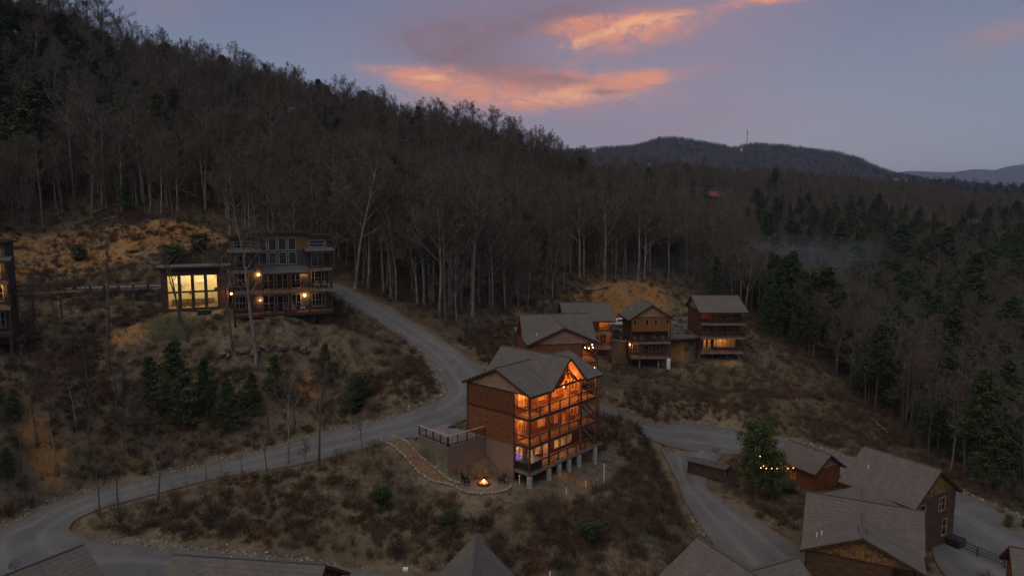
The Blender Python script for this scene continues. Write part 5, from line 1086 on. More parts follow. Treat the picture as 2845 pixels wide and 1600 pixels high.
# bottom-edge roofs
p1 = lvl(1938, 1492, 27.2); p2 = lvl(2107, 1602, 27.2); yr_ = math.atan2(p2[1]-p1[1], p2[0]-p1[0]); w_ = 8.2
o = (p1[0]+math.cos(yr_)*.5+math.sin(yr_)*w_/2, p1[1]+math.sin(yr_)*.5-math.cos(yr_)*w_/2)
gable_house((o[0], o[1], CZ-35.5), yr_, 11, w_, 5.7, 2.6, 'cabin with grey roof at the bottom edge beside the lower road', wins=[(1, 2, 3, 2, 3.5)], extra=[(5.2, 3.2, 8.1, w_/2, w_+1.2)], down=2)
p1 = lvl(1321, 1490, 22.0)
PH = gable_house((-9.0, 36.6, CZ-31.5), 0, 15, 8.0, 6.30, 1.7, 'cabin whose grey roof rises to a sharp point at the bottom centre edge', extra=[(p1[0]+9.0, 2.9, 9.5, 1.0, 7.9, 1.12)], down=2, log=LOG)
pots(PH, [(11.6, 7.6, 6.5)]); q = MB(); q.box((1.4, 8.3, 6.6), (1.75, 8.6, 6.75)); q.build('flood_lamp', WHITE, PH)
p1 = lvl(500, 1541, 24.6); p2 = lvl(905, 1568, 24.6); yq = math.atan2(p2[1]-p1[1], p2[0]-p1[0]); Lq = float(np.linalg.norm(p2-p1)); w_ = 8.
pk = lvl(233, 1512, 24.6)
o = (p1[0]+math.sin(yq)*w_/2, p1[1]-math.cos(yq)*w_/2)
QH = gable_house((o[0], o[1], CZ-33), yq, Lq-.5, w_, 5.7, 2.7, 'long grey roofed cabin along the bottom left edge with red brown eave end', down=2, log=LOG)
y2 = R(238); Wq = 9.6
o = (pk[0]+math.cos(y2)*.5+math.sin(y2)*Wq/2, pk[1]+math.sin(y2)*.5-math.cos(y2)*Wq/2)
Q2 = gable_house((o[0], o[1], CZ-33), y2, 12, Wq, 5.2, 3.2, 'steep grey gable roof at the bottom left corner with satellite dish', down=2, log=LOG)
dp = lvl(41, 1568, 27.0); q = MB(); vs = [(0, 0, .0)]; n = 16
for r_ in (.2, .42): vs += [(r_*math.cos(2*math.pi*i/n), r_*math.sin(2*math.pi*i/n), r_*r_*.6) for i in range(n)]
q.add(vs, [(0, 1+i, 1+(i+1) % n) for i in range(n)]+[(1+i, 1+n+i, 1+n+(i+1) % n, 1+(i+1) % n) for i in range(n)]); q.add([(a*1.01, b*1.01, c-.03) for a, b, c in vs], [(0, 1+(i+1) % n, 1+i) for i in range(n)]+[(1+(i+1) % n, 1+n+(i+1) % n, 1+n+i, 1+i) for i in range(n)])
ds = empty('satellite_dish', tuple(dp), 0, 'round dark satellite dish mounted at the bottom left corner', 'satellite dish'); d_ = q.build('dish', mat('slate_dish', (.06, .07, .10), .5, .1, 3), ds); d_.rotation_euler = (R(35), 0, 0)
q = MB(); q.tube([(0, 0, -.02), (0, .1, -.9)], .03, 6); q.build('mast', BLACK, ds); q = MB(); q.tube([(0, -.1, .0), (0, -.45, .35)], .015, 5); q.build('feed_arm', BLACK, ds)
p1 = lvl(2777, 1542, 29.0); SH_ = gable_house((p1[0]-2.84, p1[1]-6.4, CZ-33.9), R(-28), 12, 6.5, 5.2, 2.2, 'corner of a brown cabin roof at the right bottom corner of the photo', down=2, log=LOG)
railing(SH_, (0, -.6), (6, -.6), 4.0, m=POSTM)
for k, (a, b, l) in enumerate([((2168, 1487), (2222, 1512), 'weathered rail fence beside the lower road left of the near cabin'), ((2575, 1490), (2790, 1585), 'grey board fence along the parking right of the near cabin')]):
    railfence('board_fence', [ground(*a), ground(*b)], 1.2, 2.2, l, rails=3, m=DECKD if k == 0 else mat('grey_green_board', (.08, .085, .08), .9, .3, 3))

for H_, z_ in ((QH, 7.4), (Q2, 7.2)):
    pots(H_, [(3.0, 5.6, z_-.2), (6.5, 2.2, z_-.5)])
    for x, y in ((2.0, 2.9), (5.2, 2.9)): slabpart(H_, 'box_vent', (x, y, z_-.2), (x+.35, y+.35, z_+.35), ROOFD)
# ------------------------------------------------------------------ vehicles on the upper parking
def suv(loc, rz, label, paint, name='parked_car', Lc=4.8, h=1.7):
    C_ = empty(name, loc, rz, label, 'car'); w = .93
    prof = [(-2.35, .45), (-2.4, .85), (-2.3, 1.0), (-1.35, 1.12), (-.62, 1.66), (1.55, 1.72), (2.15, 1.2), (2.38, 1.05), (2.4, .45)]
    prof = [(x*Lc/4.8, z*h/1.7) for x, z in prof]; q = MB(); n = len(prof)
    vs = []
    for y, s in ((-w, 1), (-w+.07, 1.0), (w-.07, 1.0), (w, 1)):
        for x, z in prof: ins = .16*max(0, (z-1.0)/.7); yy = y-math.copysign(ins, y); zz = z if abs(y) < w else z-.02; vs.append((x, yy, zz if abs(y) < w else min(zz, z)))
    fs = [(r*n+i, r*n+(i+1) % n, (r+1)*n+(i+1) % n, (r+1)*n+i) for r in range(3) for i in range(n)]+[tuple(range(n-1, -1, -1)), tuple(range(3*n, 4*n))]
    q.add(vs, fs); b = q.build('body', paint, C_)
    gm = mat('car_glass', (.015, .018, .03), .1, .0, 1, spec=.8)
    for s in (-1, 1):
        y = s*(w-.085); g = MB(); k = h/1.7
        g.add([(-1.15, s*(w-.02), 1.15*k), (.35, s*(w-.02), 1.15*k), (.35, y-s*.02, 1.58*k), (-.65, y-s*.02, 1.56*k)], [(0, 1, 2, 3)]); g.add([(.42, s*(w-.02), 1.15*k), (1.85, s*(w-.02), 1.18*k), (1.5, y-s*.02, 1.6*k), (.42, y-s*.02, 1.58*k)], [(0, 1, 2, 3)]); g.build('side_window', gm, b)
        m_ = MB(); m_.ball((-.95, s*(w+.12), 1.12*k), .1, 6, 4); m_.build('mirror', paint, b)
        l_ = MB(); l_.ball((-2.28, s*.68, .82*k), .16, 8, 5, (.6, 1, .6)); l_.build('headlight', GREYC, b); l_ = MB(); l_.box((2.33, s*.8-.1, .85*k), (2.41, s*.8+.1, 1.1*k)); l_.build('tail_light', mat('tail_red', (.3, .02, .02), .3), b)
    g = MB(); k = h/1.7; g.add([(-1.33, -.72, 1.16*k), (-1.33, .72, 1.16*k), (-.68, .66, 1.6*k), (-.68, -.66, 1.6*k)], [(3, 2, 1, 0)]); g.build('windscreen', gm, b)
    for x in (-1.5, 1.45):
        for s in (-1, 1):
            wl = MB(); wl.tube([(x, s*(w-.2), .36), (x, s*(w+.01), .36)], .36, 16); tyre = wl.build('wheel', mat('tyre_rubber', (.015, .015, .016), .8), C_); r_ = MB(); r_.tube([(x, s*(w-.05), .36), (x, s*(w+.03), .36)], .22, 10); r_.build('rim', METAL, tyre)
    return C_
WP = mat('white_car_paint', (.72, .74, .80), .25, .03, 2, spec=.6); DP = mat('dark_car_paint', (.03, .035, .045), .3, .1, 2, spec=.6)
p = lvl(1716, 905, 25.26); suv((p[0]+.5, p[1], CZ-25.28), R(8), 'white car parked on the upper driveway behind the narrow gabled cabin', WP)
p = lvl(1697, 936, 25.26); suv((p[0]+.4, p[1]-1.2, CZ-25.28), R(165), 'dark off road vehicle parked at the railing left of the narrow gabled cabin', DP, Lc=4.2, h=1.85)

# ------------------------------------------------------------------ far houses, mast
MROWS = MT
def mount_z(x, y): r_ = MROWS.reshape(-1, 3); d = (r_[:, 0]-x)**2+(r_[:, 1]-y)**2; i = d.argmin(); return r_[i, 2]
far = [(1622, 407, 2250, 20), (1650, 412, 2200, 22), (1785, 458, 1750, 15), (1808, 458, 1750, 17), (1788, 474, 1600, 14), (1862, 475, 1650, 16), (1898, 477, 1650, 15), (2060, 413, 2250, 12), (2490, 500, 1900, 18), (2520, 503, 1850, 13), (2549, 504, 1850, 10)]
desc = ['on the saddle of the skyline left of the mountain', 'on the saddle just left of the mountain foot', 'upper left of the cluster on the mountain flank', 'upper right of the cluster on the mountain flank', 'lowest of the cluster on the mountain flank', 'middle of the row below the mountain', 'right one of the row below the mountain', 'close under the radio mast', 'leftmost of three at the right foot of the mountain', 'middle of three at the right foot of the mountain', 'rightmost of three at the right foot of the mountain']
PALE = mat('pale_far_house', (.38, .35, .34), .8, .1, 1)
for (px, py, Y, sz), d in zip(far, desc):
    sz = sz*.62; p = atY(px, py, Y); H = empty('distant_house', (p[0], p[1], p[2]-sz*.2), random.uniform(-.3, .3), 'tiny pale distant house '+d, 'house', 'distant houses on the hills')
    q = MB(); q.box((-sz/2, -sz*.3, -8), (sz/2, sz*.3, sz*.22)); q.build('wall', PALE, H); q = MB(); q.add([(-sz*.55, -sz*.35, sz*.2), (sz*.55, -sz*.35, sz*.2), (sz*.55, sz*.35, sz*.2), (-sz*.55, sz*.35, sz*.2), (-sz*.55, 0, sz*.42), (sz*.55, 0, sz*.42)], [(0, 1, 5, 4), (2, 3, 4, 5), (3, 0, 4), (1, 2, 5), (0, 3, 2, 1)]); q.build('roof', mat('far_roof', (.40, .36, .38), .6), H)
    for k in (-.25, .2): q = MB(); q.box((sz*k-1, -sz*.31, sz*.02), (sz*k+1, -sz*.295, sz*.12)); q.build('window', BLACK, H)
p = atY(1985, 545, 430); H = empty('distant_house', tuple(p), .2, 'small house with dull red roof among the trees of the far slope', 'house')
q = MB(); q.box((-4, -3, -9), (4, 3, 0)); q.build('wall', LOGD, H); q = MB(); q.add([(-4.5, -3.5, -.2), (4.5, -3.5, -.2), (4.5, 3.5, -.2), (-4.5, 3.5, -.2), (-4.5, 0, 2.8), (4.5, 0, 2.8)], [(0, 1, 5, 4), (2, 3, 4, 5), (3, 0, 4), (1, 2, 5), (0, 3, 2, 1)]); q.build('roof', mat('red_metal_roof', (.30, .085, .075), .6), H)
p = atY(2075, 404, 2290); ms = empty('radio_mast', tuple(p), 0, 'thin lattice radio mast standing on the mountain crest', 'mast')
legs = [Vector((1.6*math.cos(a), 1.6*math.sin(a), 0)) for a in (0, 2.1, 4.2)]
for k, l in enumerate(legs): q = MB(); q.bar(l, l*.35+Vector((0, 0, 50)), .5); q.build('leg', METAL, ms)
q = MB()
for k in range(12):
    f0, f1 = 1-k*.054, 1-(k+1)*.054
    for a in range(3): q.bar(legs[a]*f0+Vector((0, 0, k*4.1)), legs[(a+1) % 3]*f1+Vector((0, 0, (k+1)*4.1)), .3)
q.build('lattice', METAL, ms); 
for z in (38, 46): q = MB(); q.box((-2.4, -.5, z), (2.4, .5, z+2.2)); q.build('antenna', METAL, ms)

# ================================================================== VEGETATION
def rvec(r): return Vector((r.gauss(0, 1), r.gauss(0, 1), r.gauss(0, 1)))
def grow(r, p, d, L, n, wob, up):
    pts = [p.copy()]; d = d.normalized()
    for i in range(n): d = (d+rvec(r)*wob+Vector((0, 0, up))).normalized(); p = p+d*(L/n); pts.append(p.copy())
    return pts
def ribbon(mb, p, d, L, w, r):
    q = p+d*L; s = d.cross(rvec(r)).normalized()*w*.5
    mb.add([p-s, p+s, q], [(0, 1, 2)])
def bare_tree(seed, Ht=20., r0=.24, first=.42, spread=.30, limbs=15, sub=7, twig=6, fine=5, lean=.02, ang=(38, 66), fork=None, tw=.046):
    r = random.Random(seed); T = MB(); C = MB()
    n = 10; tp = [Vector((0, 0, -.6))]; d = Vector((r.gauss(0, lean), r.gauss(0, lean), 1)).normalized()
    for i in range(n): d = (d+Vector((r.gauss(0, .03), r.gauss(0, .03), .06))).normalized(); tp.append(tp[-1]+d*Ht*.93/n)
    rs = [r0*(1.25 if i == 0 else 1)*(1-.86*i/n) for i in range(n+1)]; T.tube(tp, rs, 7, False)
    def along(pts, t): t = t*(len(pts)-1); i = min(int(t), len(pts)-2); return pts[i].lerp(pts[i+1], t-i), (pts[i+1]-pts[i]).normalized()
    def branch(p, d, L, rad, lvl_):
        pts = grow(r, p, d, L, 5 if lvl_ == 0 else 3 if lvl_ == 1 else 2, .13 if lvl_ == 0 else .18, .07)
        B = T if lvl_ == 0 else C
        B.tube(pts, [rad*(1-.8*i/(len(pts)-1)) for i in range(len(pts))], 5 if lvl_ == 0 else 3, False)
        if lvl_ < 2:
            for k in range(sub if lvl_ == 0 else twig):
                t = r.uniform(.22, .97) if lvl_ == 0 else r.uniform(.2, 1.); q, dd = along(pts, t)
                s = (dd.cross(rvec(r))).normalized(); a = math.radians(r.uniform(25, 55)); nd = (dd*math.cos(a)+s*math.sin(a)+Vector((0, 0, .12)))
                branch(q, nd, L*r.uniform(.38, .58)*(1.15-.5*t), max(.012, rad*.42), lvl_+1)
        else:
            for k in range(fine):
                q, dd = along(pts, r.uniform(.1, 1)); s = (dd.cross(rvec(r))).normalized(); ribbon(C, q, (dd+s*.8+Vector((0, 0, .2))).normalized(), L*r.uniform(.5, 1.0), tw, r)
    for k in range(limbs):
        t = first+(1-first)*(k+r.random()*.8)/limbs; t = min(t, .99); q, dd = along(tp, t); az = k*2.4+r.uniform(-.5, .5); a = math.radians(r.uniform(*ang))*(1-.35*(t-first)/(1-first))
        s = Vector((math.cos(az), math.sin(az), 0)); L = Ht*spread*(1-((t-first)/(1-first))**1.5*.6)*r.uniform(.65, 1.1); branch(q, dd*math.cos(a)+s*math.sin(a), L, max(.03, r0*.42*(1-t*.6)), 0)
    return T, C
def pine(seed, Ht=16., r0=.2, first=.25, width=3., n=70, clump=9, bushy=False, ns=.34):
    r = random.Random(seed); T = MB(); C = MB(); tp = [Vector((r.gauss(0, .1)*i*.2, r.gauss(0, .1)*i*.2, -.5+Ht*i/7)) for i in range(8)]; T.tube(tp, [r0*(1-.9*i/7) for i in range(8)], 6, False)
    for k in range(n):
        t = first+(1-first)*((k+r.random())/n)**(1. if not bushy else .85); z = Ht*t-.5; i = min(int(t*7), 6); base = tp[i].lerp(tp[i+1], t*7-i)
        prof = (1-((t-first)/(1-first))**1.3)*.9+.12 if not bushy else math.sin(math.pi*min(1, .18+.82*(1-t)))**.6*.95+.06
        az = k*2.4+r.uniform(-.6, .6); L = width*prof*r.uniform(.55, 1.12); d = Vector((math.cos(az), math.sin(az), r.uniform(-.12, .28) if not bushy else r.uniform(.0, .5)))
        pts = grow(r, base, d, L, 3, .08, .03); T.tube(pts, [max(.012, r0*.22*(1-.7*j/3)) for j in range(4)], 3, False)
        for c in range(clump):
            f = r.uniform(.3 if not bushy else .35, 1.05); f2 = f*3; j = min(int(f2), 2); q = pts[j].lerp(pts[j+1], f2-j)+rvec(r)*.14*L*.5
            for m_ in range(6):
                a = rvec(r).normalized(); a.z = a.z*.5+.15; b = a.cross(rvec(r)).normalized(); s = ns*r.uniform(.7, 1.35); o_ = q+rvec(r)*s*.45; C.add([o_-b*s*.28, o_+b*s*.28, o_+a*s], [(0, 1, 2)])
    return T, C
def joinmesh(name, parts):   # parts: (MB, material)
    v = []; f = []; mi = []
    for k, (mb, m) in enumerate(parts): n = len(v); v += mb.v; f += [tuple(i+n for i in t) for t in mb.f]; mi += [k]*len(mb.f)
    me = bpy.data.meshes.new(name); me.from_pydata(v, [], f); [me.materials.append(m) for _, m in parts]; me.polygons.foreach_set('material_index', mi); me.polygons.foreach_set('use_smooth', [True]*len(f)); return me
def scatter(name, pts, rz, sc, idx, meshes, label, cat, tilt=None):
    """one object whose instances stand for what nobody could count"""
    pts = np.asarray(pts, np.float32); N = len(pts)
    me = bpy.data.meshes.new(name); me.vertices.add(N); me.vertices.foreach_set('co', pts.ravel())
    at_ = me.attributes.new('rot', 'FLOAT_VECTOR', 'POINT'); rv = np.zeros((N, 3), np.float32); rv[:, 2] = rz
    if tilt is not None: rv[:, :2] = tilt
    at_.data.foreach_set('vector', rv.ravel())
    a2 = me.attributes.new('scl', 'FLOAT_VECTOR', 'POINT'); sv = np.asarray(sc, np.float32); sv = np.repeat(sv[:, None], 3, 1) if sv.ndim == 1 else sv; a2.data.foreach_set('vector', sv.ravel())
    a3 = me.attributes.new('idx', 'INT', 'POINT'); a3.data.foreach_set('value', np.asarray(idx, np.int32))
    o = bpy.data.objects.new(name, me); COL.objects.link(o); o['kind'] = 'stuff'; o['label'] = label; o['category'] = cat
    pc = bpy.data.collections.new(name+'_kinds')
    for i, m_ in enumerate(meshes): p = bpy.data.objects.new('%s_kind_%02d' % (name, i), m_); pc.objects.link(p)
    g = bpy.data.node_groups.new(name+'_scatter', 'GeometryNodeTree'); g.interface.new_socket('Geometry', in_out='INPUT', socket_type='NodeSocketGeometry'); g.interface.new_socket('Geometry', in_out='OUTPUT', socket_type='NodeSocketGeometry')
    n = g.nodes; i_ = n.new('NodeGroupInput'); o_ = n.new('NodeGroupOutput'); ci = n.new('GeometryNodeCollectionInfo'); ci.inputs['Collection'].default_value = pc; ci.inputs['Separate Children'].default_value = True; ci.inputs['Reset Children'].default_value = True
    ip = n.new('GeometryNodeInstanceOnPoints'); ip.inputs['Pick Instance'].default_value = True
    def att(nm, t): a = n.new('GeometryNodeInputNamedAttribute'); a.data_type = t; a.inputs[0].default_value = nm; return a.outputs[0]
    e2r = n.new('FunctionNodeEulerToRotation'); l = g.links
    l.new(i_.outputs[0], ip.inputs['Points']); l.new(ci.outputs[0], ip.inputs['Instance']); l.new(att('rot', 'FLOAT_VECTOR'), e2r.inputs[0]); l.new(e2r.outputs[0], ip.inputs['Rotation']); l.new(att('scl', 'FLOAT_VECTOR'), ip.inputs['Scale']); l.new(att('idx', 'INT'), ip.inputs['Instance Index']); l.new(ip.outputs[0], o_.inputs[0])
    md = o.modifiers.new('scatter', 'NODES'); md.node_group = g; return o

BT = []
for k, kw in enumerate([dict(Ht=19), dict(Ht=18, first=.42, spread=.32), dict(Ht=16, first=.33, spread=.38, r0=.19), dict(Ht=21, first=.5, spread=.30, r0=.25), dict(Ht=17, first=.28, spread=.42, limbs=17, r0=.21), dict(Ht=19, first=.38, spread=.38, ang=(20, 42))]):
    BT.append(bare_tree(100+k, **kw))
PT = [pine(200, 18, .24, .30, 4.2, 90, 11, ns=.42), pine(201, 15, .2, .2, 3.8, 90, 11, ns=.40), pine(202, 20, .26, .45, 4.6, 75, 13, ns=.44), pine(203, 12, .16, .08, 3.2, 100, 9, ns=.34)]
BUSHP = [pine(210, 6.5, .12, .04, 2.6, 110, 9, True, .26), pine(211, 5., .1, .04, 2.2, 100, 9, True, .24)]
TM = [(t.mesh('trunk', BARK, True), c.mesh('crown', TWIG if k % 3 != 2 else TWIGR)) for k, (t, c) in enumerate(BT)]
TMD = [(t.mesh('trunk', BARKD, True), me_[1]) for (t, c), me_ in zip(BT, TM)]
PM = [(t.mesh('trunk', BARKD, True), c.mesh('crown', PINE)) for t, c in PT]
BM = [(t.mesh('trunk', BARKD, True), c.mesh('crown', PINEG if k == 0 else PINE)) for k, (t, c) in enumerate(BUSHP)]
J_BT = [joinmesh('bare_tree_%d' % k, [(t, BARK if k % 2 == 1 else BARKD), (c, TWIG if k % 3 != 2 else TWIGR)]) for k, (t, c) in enumerate(BT)]
J_PT = [joinmesh('pine_%d' % k, [(t, BARKD), (c, PINE)]) for k, (t, c) in enumerate(PT)]
def tree(name, pair, loc, rz, s, label, cat='tree', group=None, tilt=(0, 0)):
    o = empty(name, loc, 0, label, cat, group); o.rotation_euler = (tilt[0], tilt[1], rz); o.scale = (s, s, s) if not hasattr(s, '__len__') else s
    link_mesh('trunk', pair[0], o); link_mesh('crown', pair[1], o); return o

# --- forest positions
def excl(x, y, m=0.):   # keep clear of the buildings and pads
    bad = np.zeros(x.shape, bool)
    for O, yaw, r_ in ((A_O, A_YAW, (-2, 14, -2, 11)), (B_O, B_YAW, (-3, 10, -3, 16)), (C_O, C_YAW, (-3, 11, -3, 14)), (A2_O, A2_YAW, (-2, 12, -3, 12)), (H1_O, H1_YAW, (-12, 16, -4, 18)), (MH_O, MH_YAW, (-6, 15, -3, 14))): bad |= inside(rect(O[0], O[1], yaw, *r_), x, y)
    return bad
def ev_frac(px, py):        # share of evergreens, from where the photo shows them
    f = np.full(px.shape, .05); f = np.where((px > 2080) & (py > 560), np.where(vnoise(px, py, 90, 55)+.5 > .42, .72, .34), f); f = np.where((px > 1500) & (px < 2100) & (py > 560) & (py < 860), .16, f); f = np.where((px < 330) & (py < 420), .35, f); f = np.where((px > 850) & (px < 1400) & (py < 420), .30, f); f = np.where((px > 400) & (px < 900) & (py < 260), .15, f)
    f = np.where((px > 2050) & (py < 620) & (py > 470), np.where(vnoise(px, py*2, 90, 56)+.5 > .6, .5, .08), f); f = np.where((px > 1500) & (px <= 2050) & (py < 600) & (py > 440), .14, f); return f
def pts_area(x0, x1, y0, y1, step, jit, cond):
    gx, gy = np.meshgrid(np.arange(x0, x1, step), np.arange(y0, y1, step)); gx = gx.ravel()+rng.uniform(-jit, jit, gx.size)*step; gy = gy.ravel()+rng.uniform(-jit, jit, gy.size)*step
    z = zat(gx, gy); k = cond(gx, gy, z); return np.stack([gx[k], gy[k], z[k]], 1)
def vis(x, y, z, m=160): px, py = proj(x, y, z); return (px > -m) & (px < 2845+m) & (y > 50)
nearF = pts_area(-190, 260, 70, 300, 4.2, .48, lambda x, y, z: in_forest(x, y, z) & (vnoise(x, y, 14, 41)+.5 > .13) & vis(x, y, z, 600) & ~excl(x, y) & (interp2(ROADDIST, x, y) > 3.2))
farF = pts_area(-260, 640, 300, 900, 6.6, .5, lambda x, y, z: vis(x, y, z, 300) & (y < 300+1e9))
# keep far points only where the ground faces the camera or makes the skyline
px, py = proj(*nearF.T); d = np.hypot(nearF[:, 0], nearF[:, 1]); ev = rng.random(len(nearF)) < ev_frac(px, py)
order = np.argsort(np.where((px > -150) & (px < 2990), d, 9e9)); ib = [i for i in order if not ev[i]][:265]; ip_ = [i for i in order if ev[i]][:110]
def where(px, py):
    c = ['at the far left', 'above the glazed wing', 'above the dark house', 'beside the climbing road', 'left of the road bend', 'over the wide roofed cabin', 'behind the half hidden cabin', 'behind the gabled cabin', 'behind the three deck cabin', 'right of the cabins', 'in the right hand valley', 'near the right edge'][int(min(11, max(0, px//237)))]
    r = 'against the sky' if (px < 1500 and py < np.interp(px, [0, 700, 1000, 1500], [200, 330, 400, 500])) else 'high on the slope' if py < 480 else 'halfway up the slope' if py < 640 else 'low on the slope' if py < 900 else 'near the valley floor'
    return r+' '+c
kinds = ['tall bare tree', 'bare tree with narrow crown', 'slim reddish bare tree', 'very tall bare tree', 'broad bare tree', 'upswept bare tree']
for i in ib:
    k = int(rng.integers(0, 6)); w_ = where(px[i], py[i]); s = rng.uniform(.8, 1.28) if px[i] < 1500 else rng.uniform(.7, 1.1); pale = rng.random() < (.58 if px[i] < 2050 else .22)
    tree('bare_tree', (TM if pale else TMD)[k], nearF[i], rng.uniform(0, 6.28), s, kinds[k]+(', pale trunk, ' if pale else ', dark trunk, ')+w_, 'tree', ('%s%s %s' % (kinds[k], ', pale trunk,' if pale else ', dark trunk,', w_)), (rng.normal(0, .035), rng.normal(0, .035)))
pk_ = ['tall layered dark pine', 'mid sized dark pine', 'old high crowned pine', 'young dark pine']
for i in ip_:
    k = int(rng.choice([0, 1, 2, 3], p=[.3, .3, .15, .25])); w_ = where(px[i], py[i]); tree('pine_tree', PM[k], nearF[i], rng.uniform(0, 6.28), rng.uniform(.6, 1.05), pk_[k]+' '+w_, 'pine', pk_[k]+' '+w_, (rng.normal(0, .03), rng.normal(0, .03)))
used = set(ib) | set(ip_); rest = np.array([i for i in range(len(nearF)) if i not in used])
P = np.concatenate([nearF[rest], farF]); pxa, pya = proj(*P.T); e_ = np.concatenate([ev[rest], rng.random(len(farF)) < ev_frac(*proj(*farF.T))*1.1])
idx = np.where(e_, 6+rng.integers(0, 4, len(P)), rng.integers(0, 6, len(P)))
scatter('forest', P-[0, 0, .3], rng.uniform(0, 6.28, len(P)), np.stack([rng.uniform(.62, 1.02, len(P))*np.where(e_, 1.35, 1)]*2+[rng.uniform(.62, 1.02, len(P))*np.where(e_, .88, 1)], 1), idx, J_BT+J_PT, 'dense leafless forest with scattered pines covering the slopes beyond the single trees', 'forest', rng.normal(0, .035, (len(P), 2)))
# mountain woods, cheaper trees
LT = []; TWIGF = mat('far_twigs', (.024, .021, .024), .95, .3, .02)
for k in range(2): t_, c_ = bare_tree(300+k, 13, .3, .12, .42, 10, 5, 4, 4, tw=.2); LT.append(joinmesh('far_tree_%d' % k, [(t_, TWIGF), (c_, TWIGF)]))
LT.append(joinmesh('far_pine', [(pine(310, 13, .3, .05, 3.8, 34, 4, ns=.9)[1], mat('far_needles', (.022, .030, .020), .95, .3, .02))]))
mp = []; R0 = MROWS
for k in range(9000):
    i = rng.uniform(8, R0.shape[0]-3.02); j = rng.uniform(0, R0.shape[1]-1.01); a = int(i); b = int(j); fi = i-a; fj = j-b
    mp.append((R0[a, b]*(1-fi)+R0[a+1, b]*fi)*(1-fj)+(R0[a, b+1]*(1-fi)+R0[a+1, b+1]*fi)*fj)
ci_ = R0.shape[0]-3
for j in np.arange(0, R0.shape[1]-1.01, .16):
    b = int(j); f_ = j-b; mp.append(R0[ci_, b]*(1-f_)+R0[ci_, b+1]*f_)
for k in range(3500):
    i = rng.uniform(3, FT.shape[0]-3.02); j = rng.uniform(0, FT.shape[1]-1.01); a = int(i); b = int(j); fi = i-a; fj = j-b; mp.append((FT[a, b]*(1-fi)+FT[a+1, b]*fi)*(1-fj)+(FT[a, b+1]*(1-fi)+FT[a+1, b+1]*fi)*fj)
mp = np.array(mp); mpx, mpy = proj(*mp.T); mp = mp[(mpx > 1450) & (mpx < 2860)]
scatter('mountain_forest', mp-[0, 0, 5], rng.uniform(0, 6.28, len(mp)), rng.uniform(.7, 1.25, len(mp)), rng.choice([0, 1, 2], len(mp), p=[.46, .42, .12]), LT, 'leafless woods covering the distant mountain', 'forest')

# --- single trees that stand out in the photo: (base px, base py, height in photo px, kind, label)
def hero(bx, by, hpx, pair, H0, label, name='bare_tree', cat='tree', tilt=(0, 0), wid=1., rz=None, group=None):
    p = ground(bx, by); h = hpx/F*p.y/.98; s = h/H0; o = tree(name, pair, p, rz if rz is not None else random.uniform(0, 6.28), (s*wid, s*wid, s), label, cat, group, tilt); return o
SN = [bare_tree(400, 16, .26, .62, .34, 5, 3, 3, 2, ang=(25, 40)), bare_tree(401, 14, .2, .45, .40, 8, 6, 5, 5, ang=(35, 60)), bare_tree(402, 15, .17, .5, .22, 7, 4, 3, 3), bare_tree(403, 20, .34, .30, .36, 14, 7, 5, 4, ang=(25, 50))]
SM = [(t.mesh('trunk', BARKD if k != 3 else BARK, True), c.mesh('crown', TWIG)) for k, (t, c) in enumerate(SN)]
SMP = [(t.mesh('trunk', BARK, True), SM[k][1]) for k, (t, c) in enumerate(SN)]
for a in [(300, 1045, 400, SM[0], 15, 'dark forked dead tree standing in front of the orange bank, left', (0, -.06)), (183, 1000, 235, SM[2], 14, 'thin dark leaning tree left of the forked dead tree', (0, -.12)),
          (715, 1022, 400, SMP[1], 13, 'pale spreading bare tree in front of the dark modern house', (0, .0)), (648, 985, 380, SM[2], 14, 'tall thin dark tree at the left corner of the dark modern house', (0, -.02)),
          (522, 955, 290, SM[2], 14, 'thin tree leaning left across the lit cream windows', (0, -.16)), (500, 900, 250, SM[2], 14, 'slender tree just in front of the left lit windows', (0, -.05)),
          (886, 1296, 330, SM[2], 14, 'tall thin dark tree beside the road below the slope pines', (0, 0)), (800, 1292, 245, SMP[1], 13, 'small pale many branched tree on the near verge of the upper road', (0, 0)),
          (280, 1452, 235, SM[2], 14, 'dark slender tree at the road hairpin, left of two', (0, -.06)), (331, 1450, 240, SM[2], 14, 'dark slender tree at the road hairpin, right of two', (0, 0)),
          (440, 1392, 190, SM[1], 13, 'low dark spreading tree on the verge near the road hairpin', (0, .04)), (573, 1340, 120, SM[2], 14, 'short thin sapling beside the lower stretch of the upper road', (0, 0)), (674, 1320, 80, SM[1], 13, 'tiny bare sapling at the edge of the upper road', (0, 0)), (1006, 1262, 110, SM[1], 13, 'small bare sapling where the mulch path meets the road', (0, 0)),
          (2580, 1210, 230, SMP[2], 14, 'tall pale trunked tree standing alone in the dark valley at right', (0, .03)), (1984, 1330, 90, SM[1], 13, 'small leafless shrub tree by the dark shelter', (0, 0)), (2275, 1350, 60, SM[1], 13, 'small bare shrub at the back corner of the small cabin', (0, 0))]:
    hero(*a[:6], tilt=a[6])
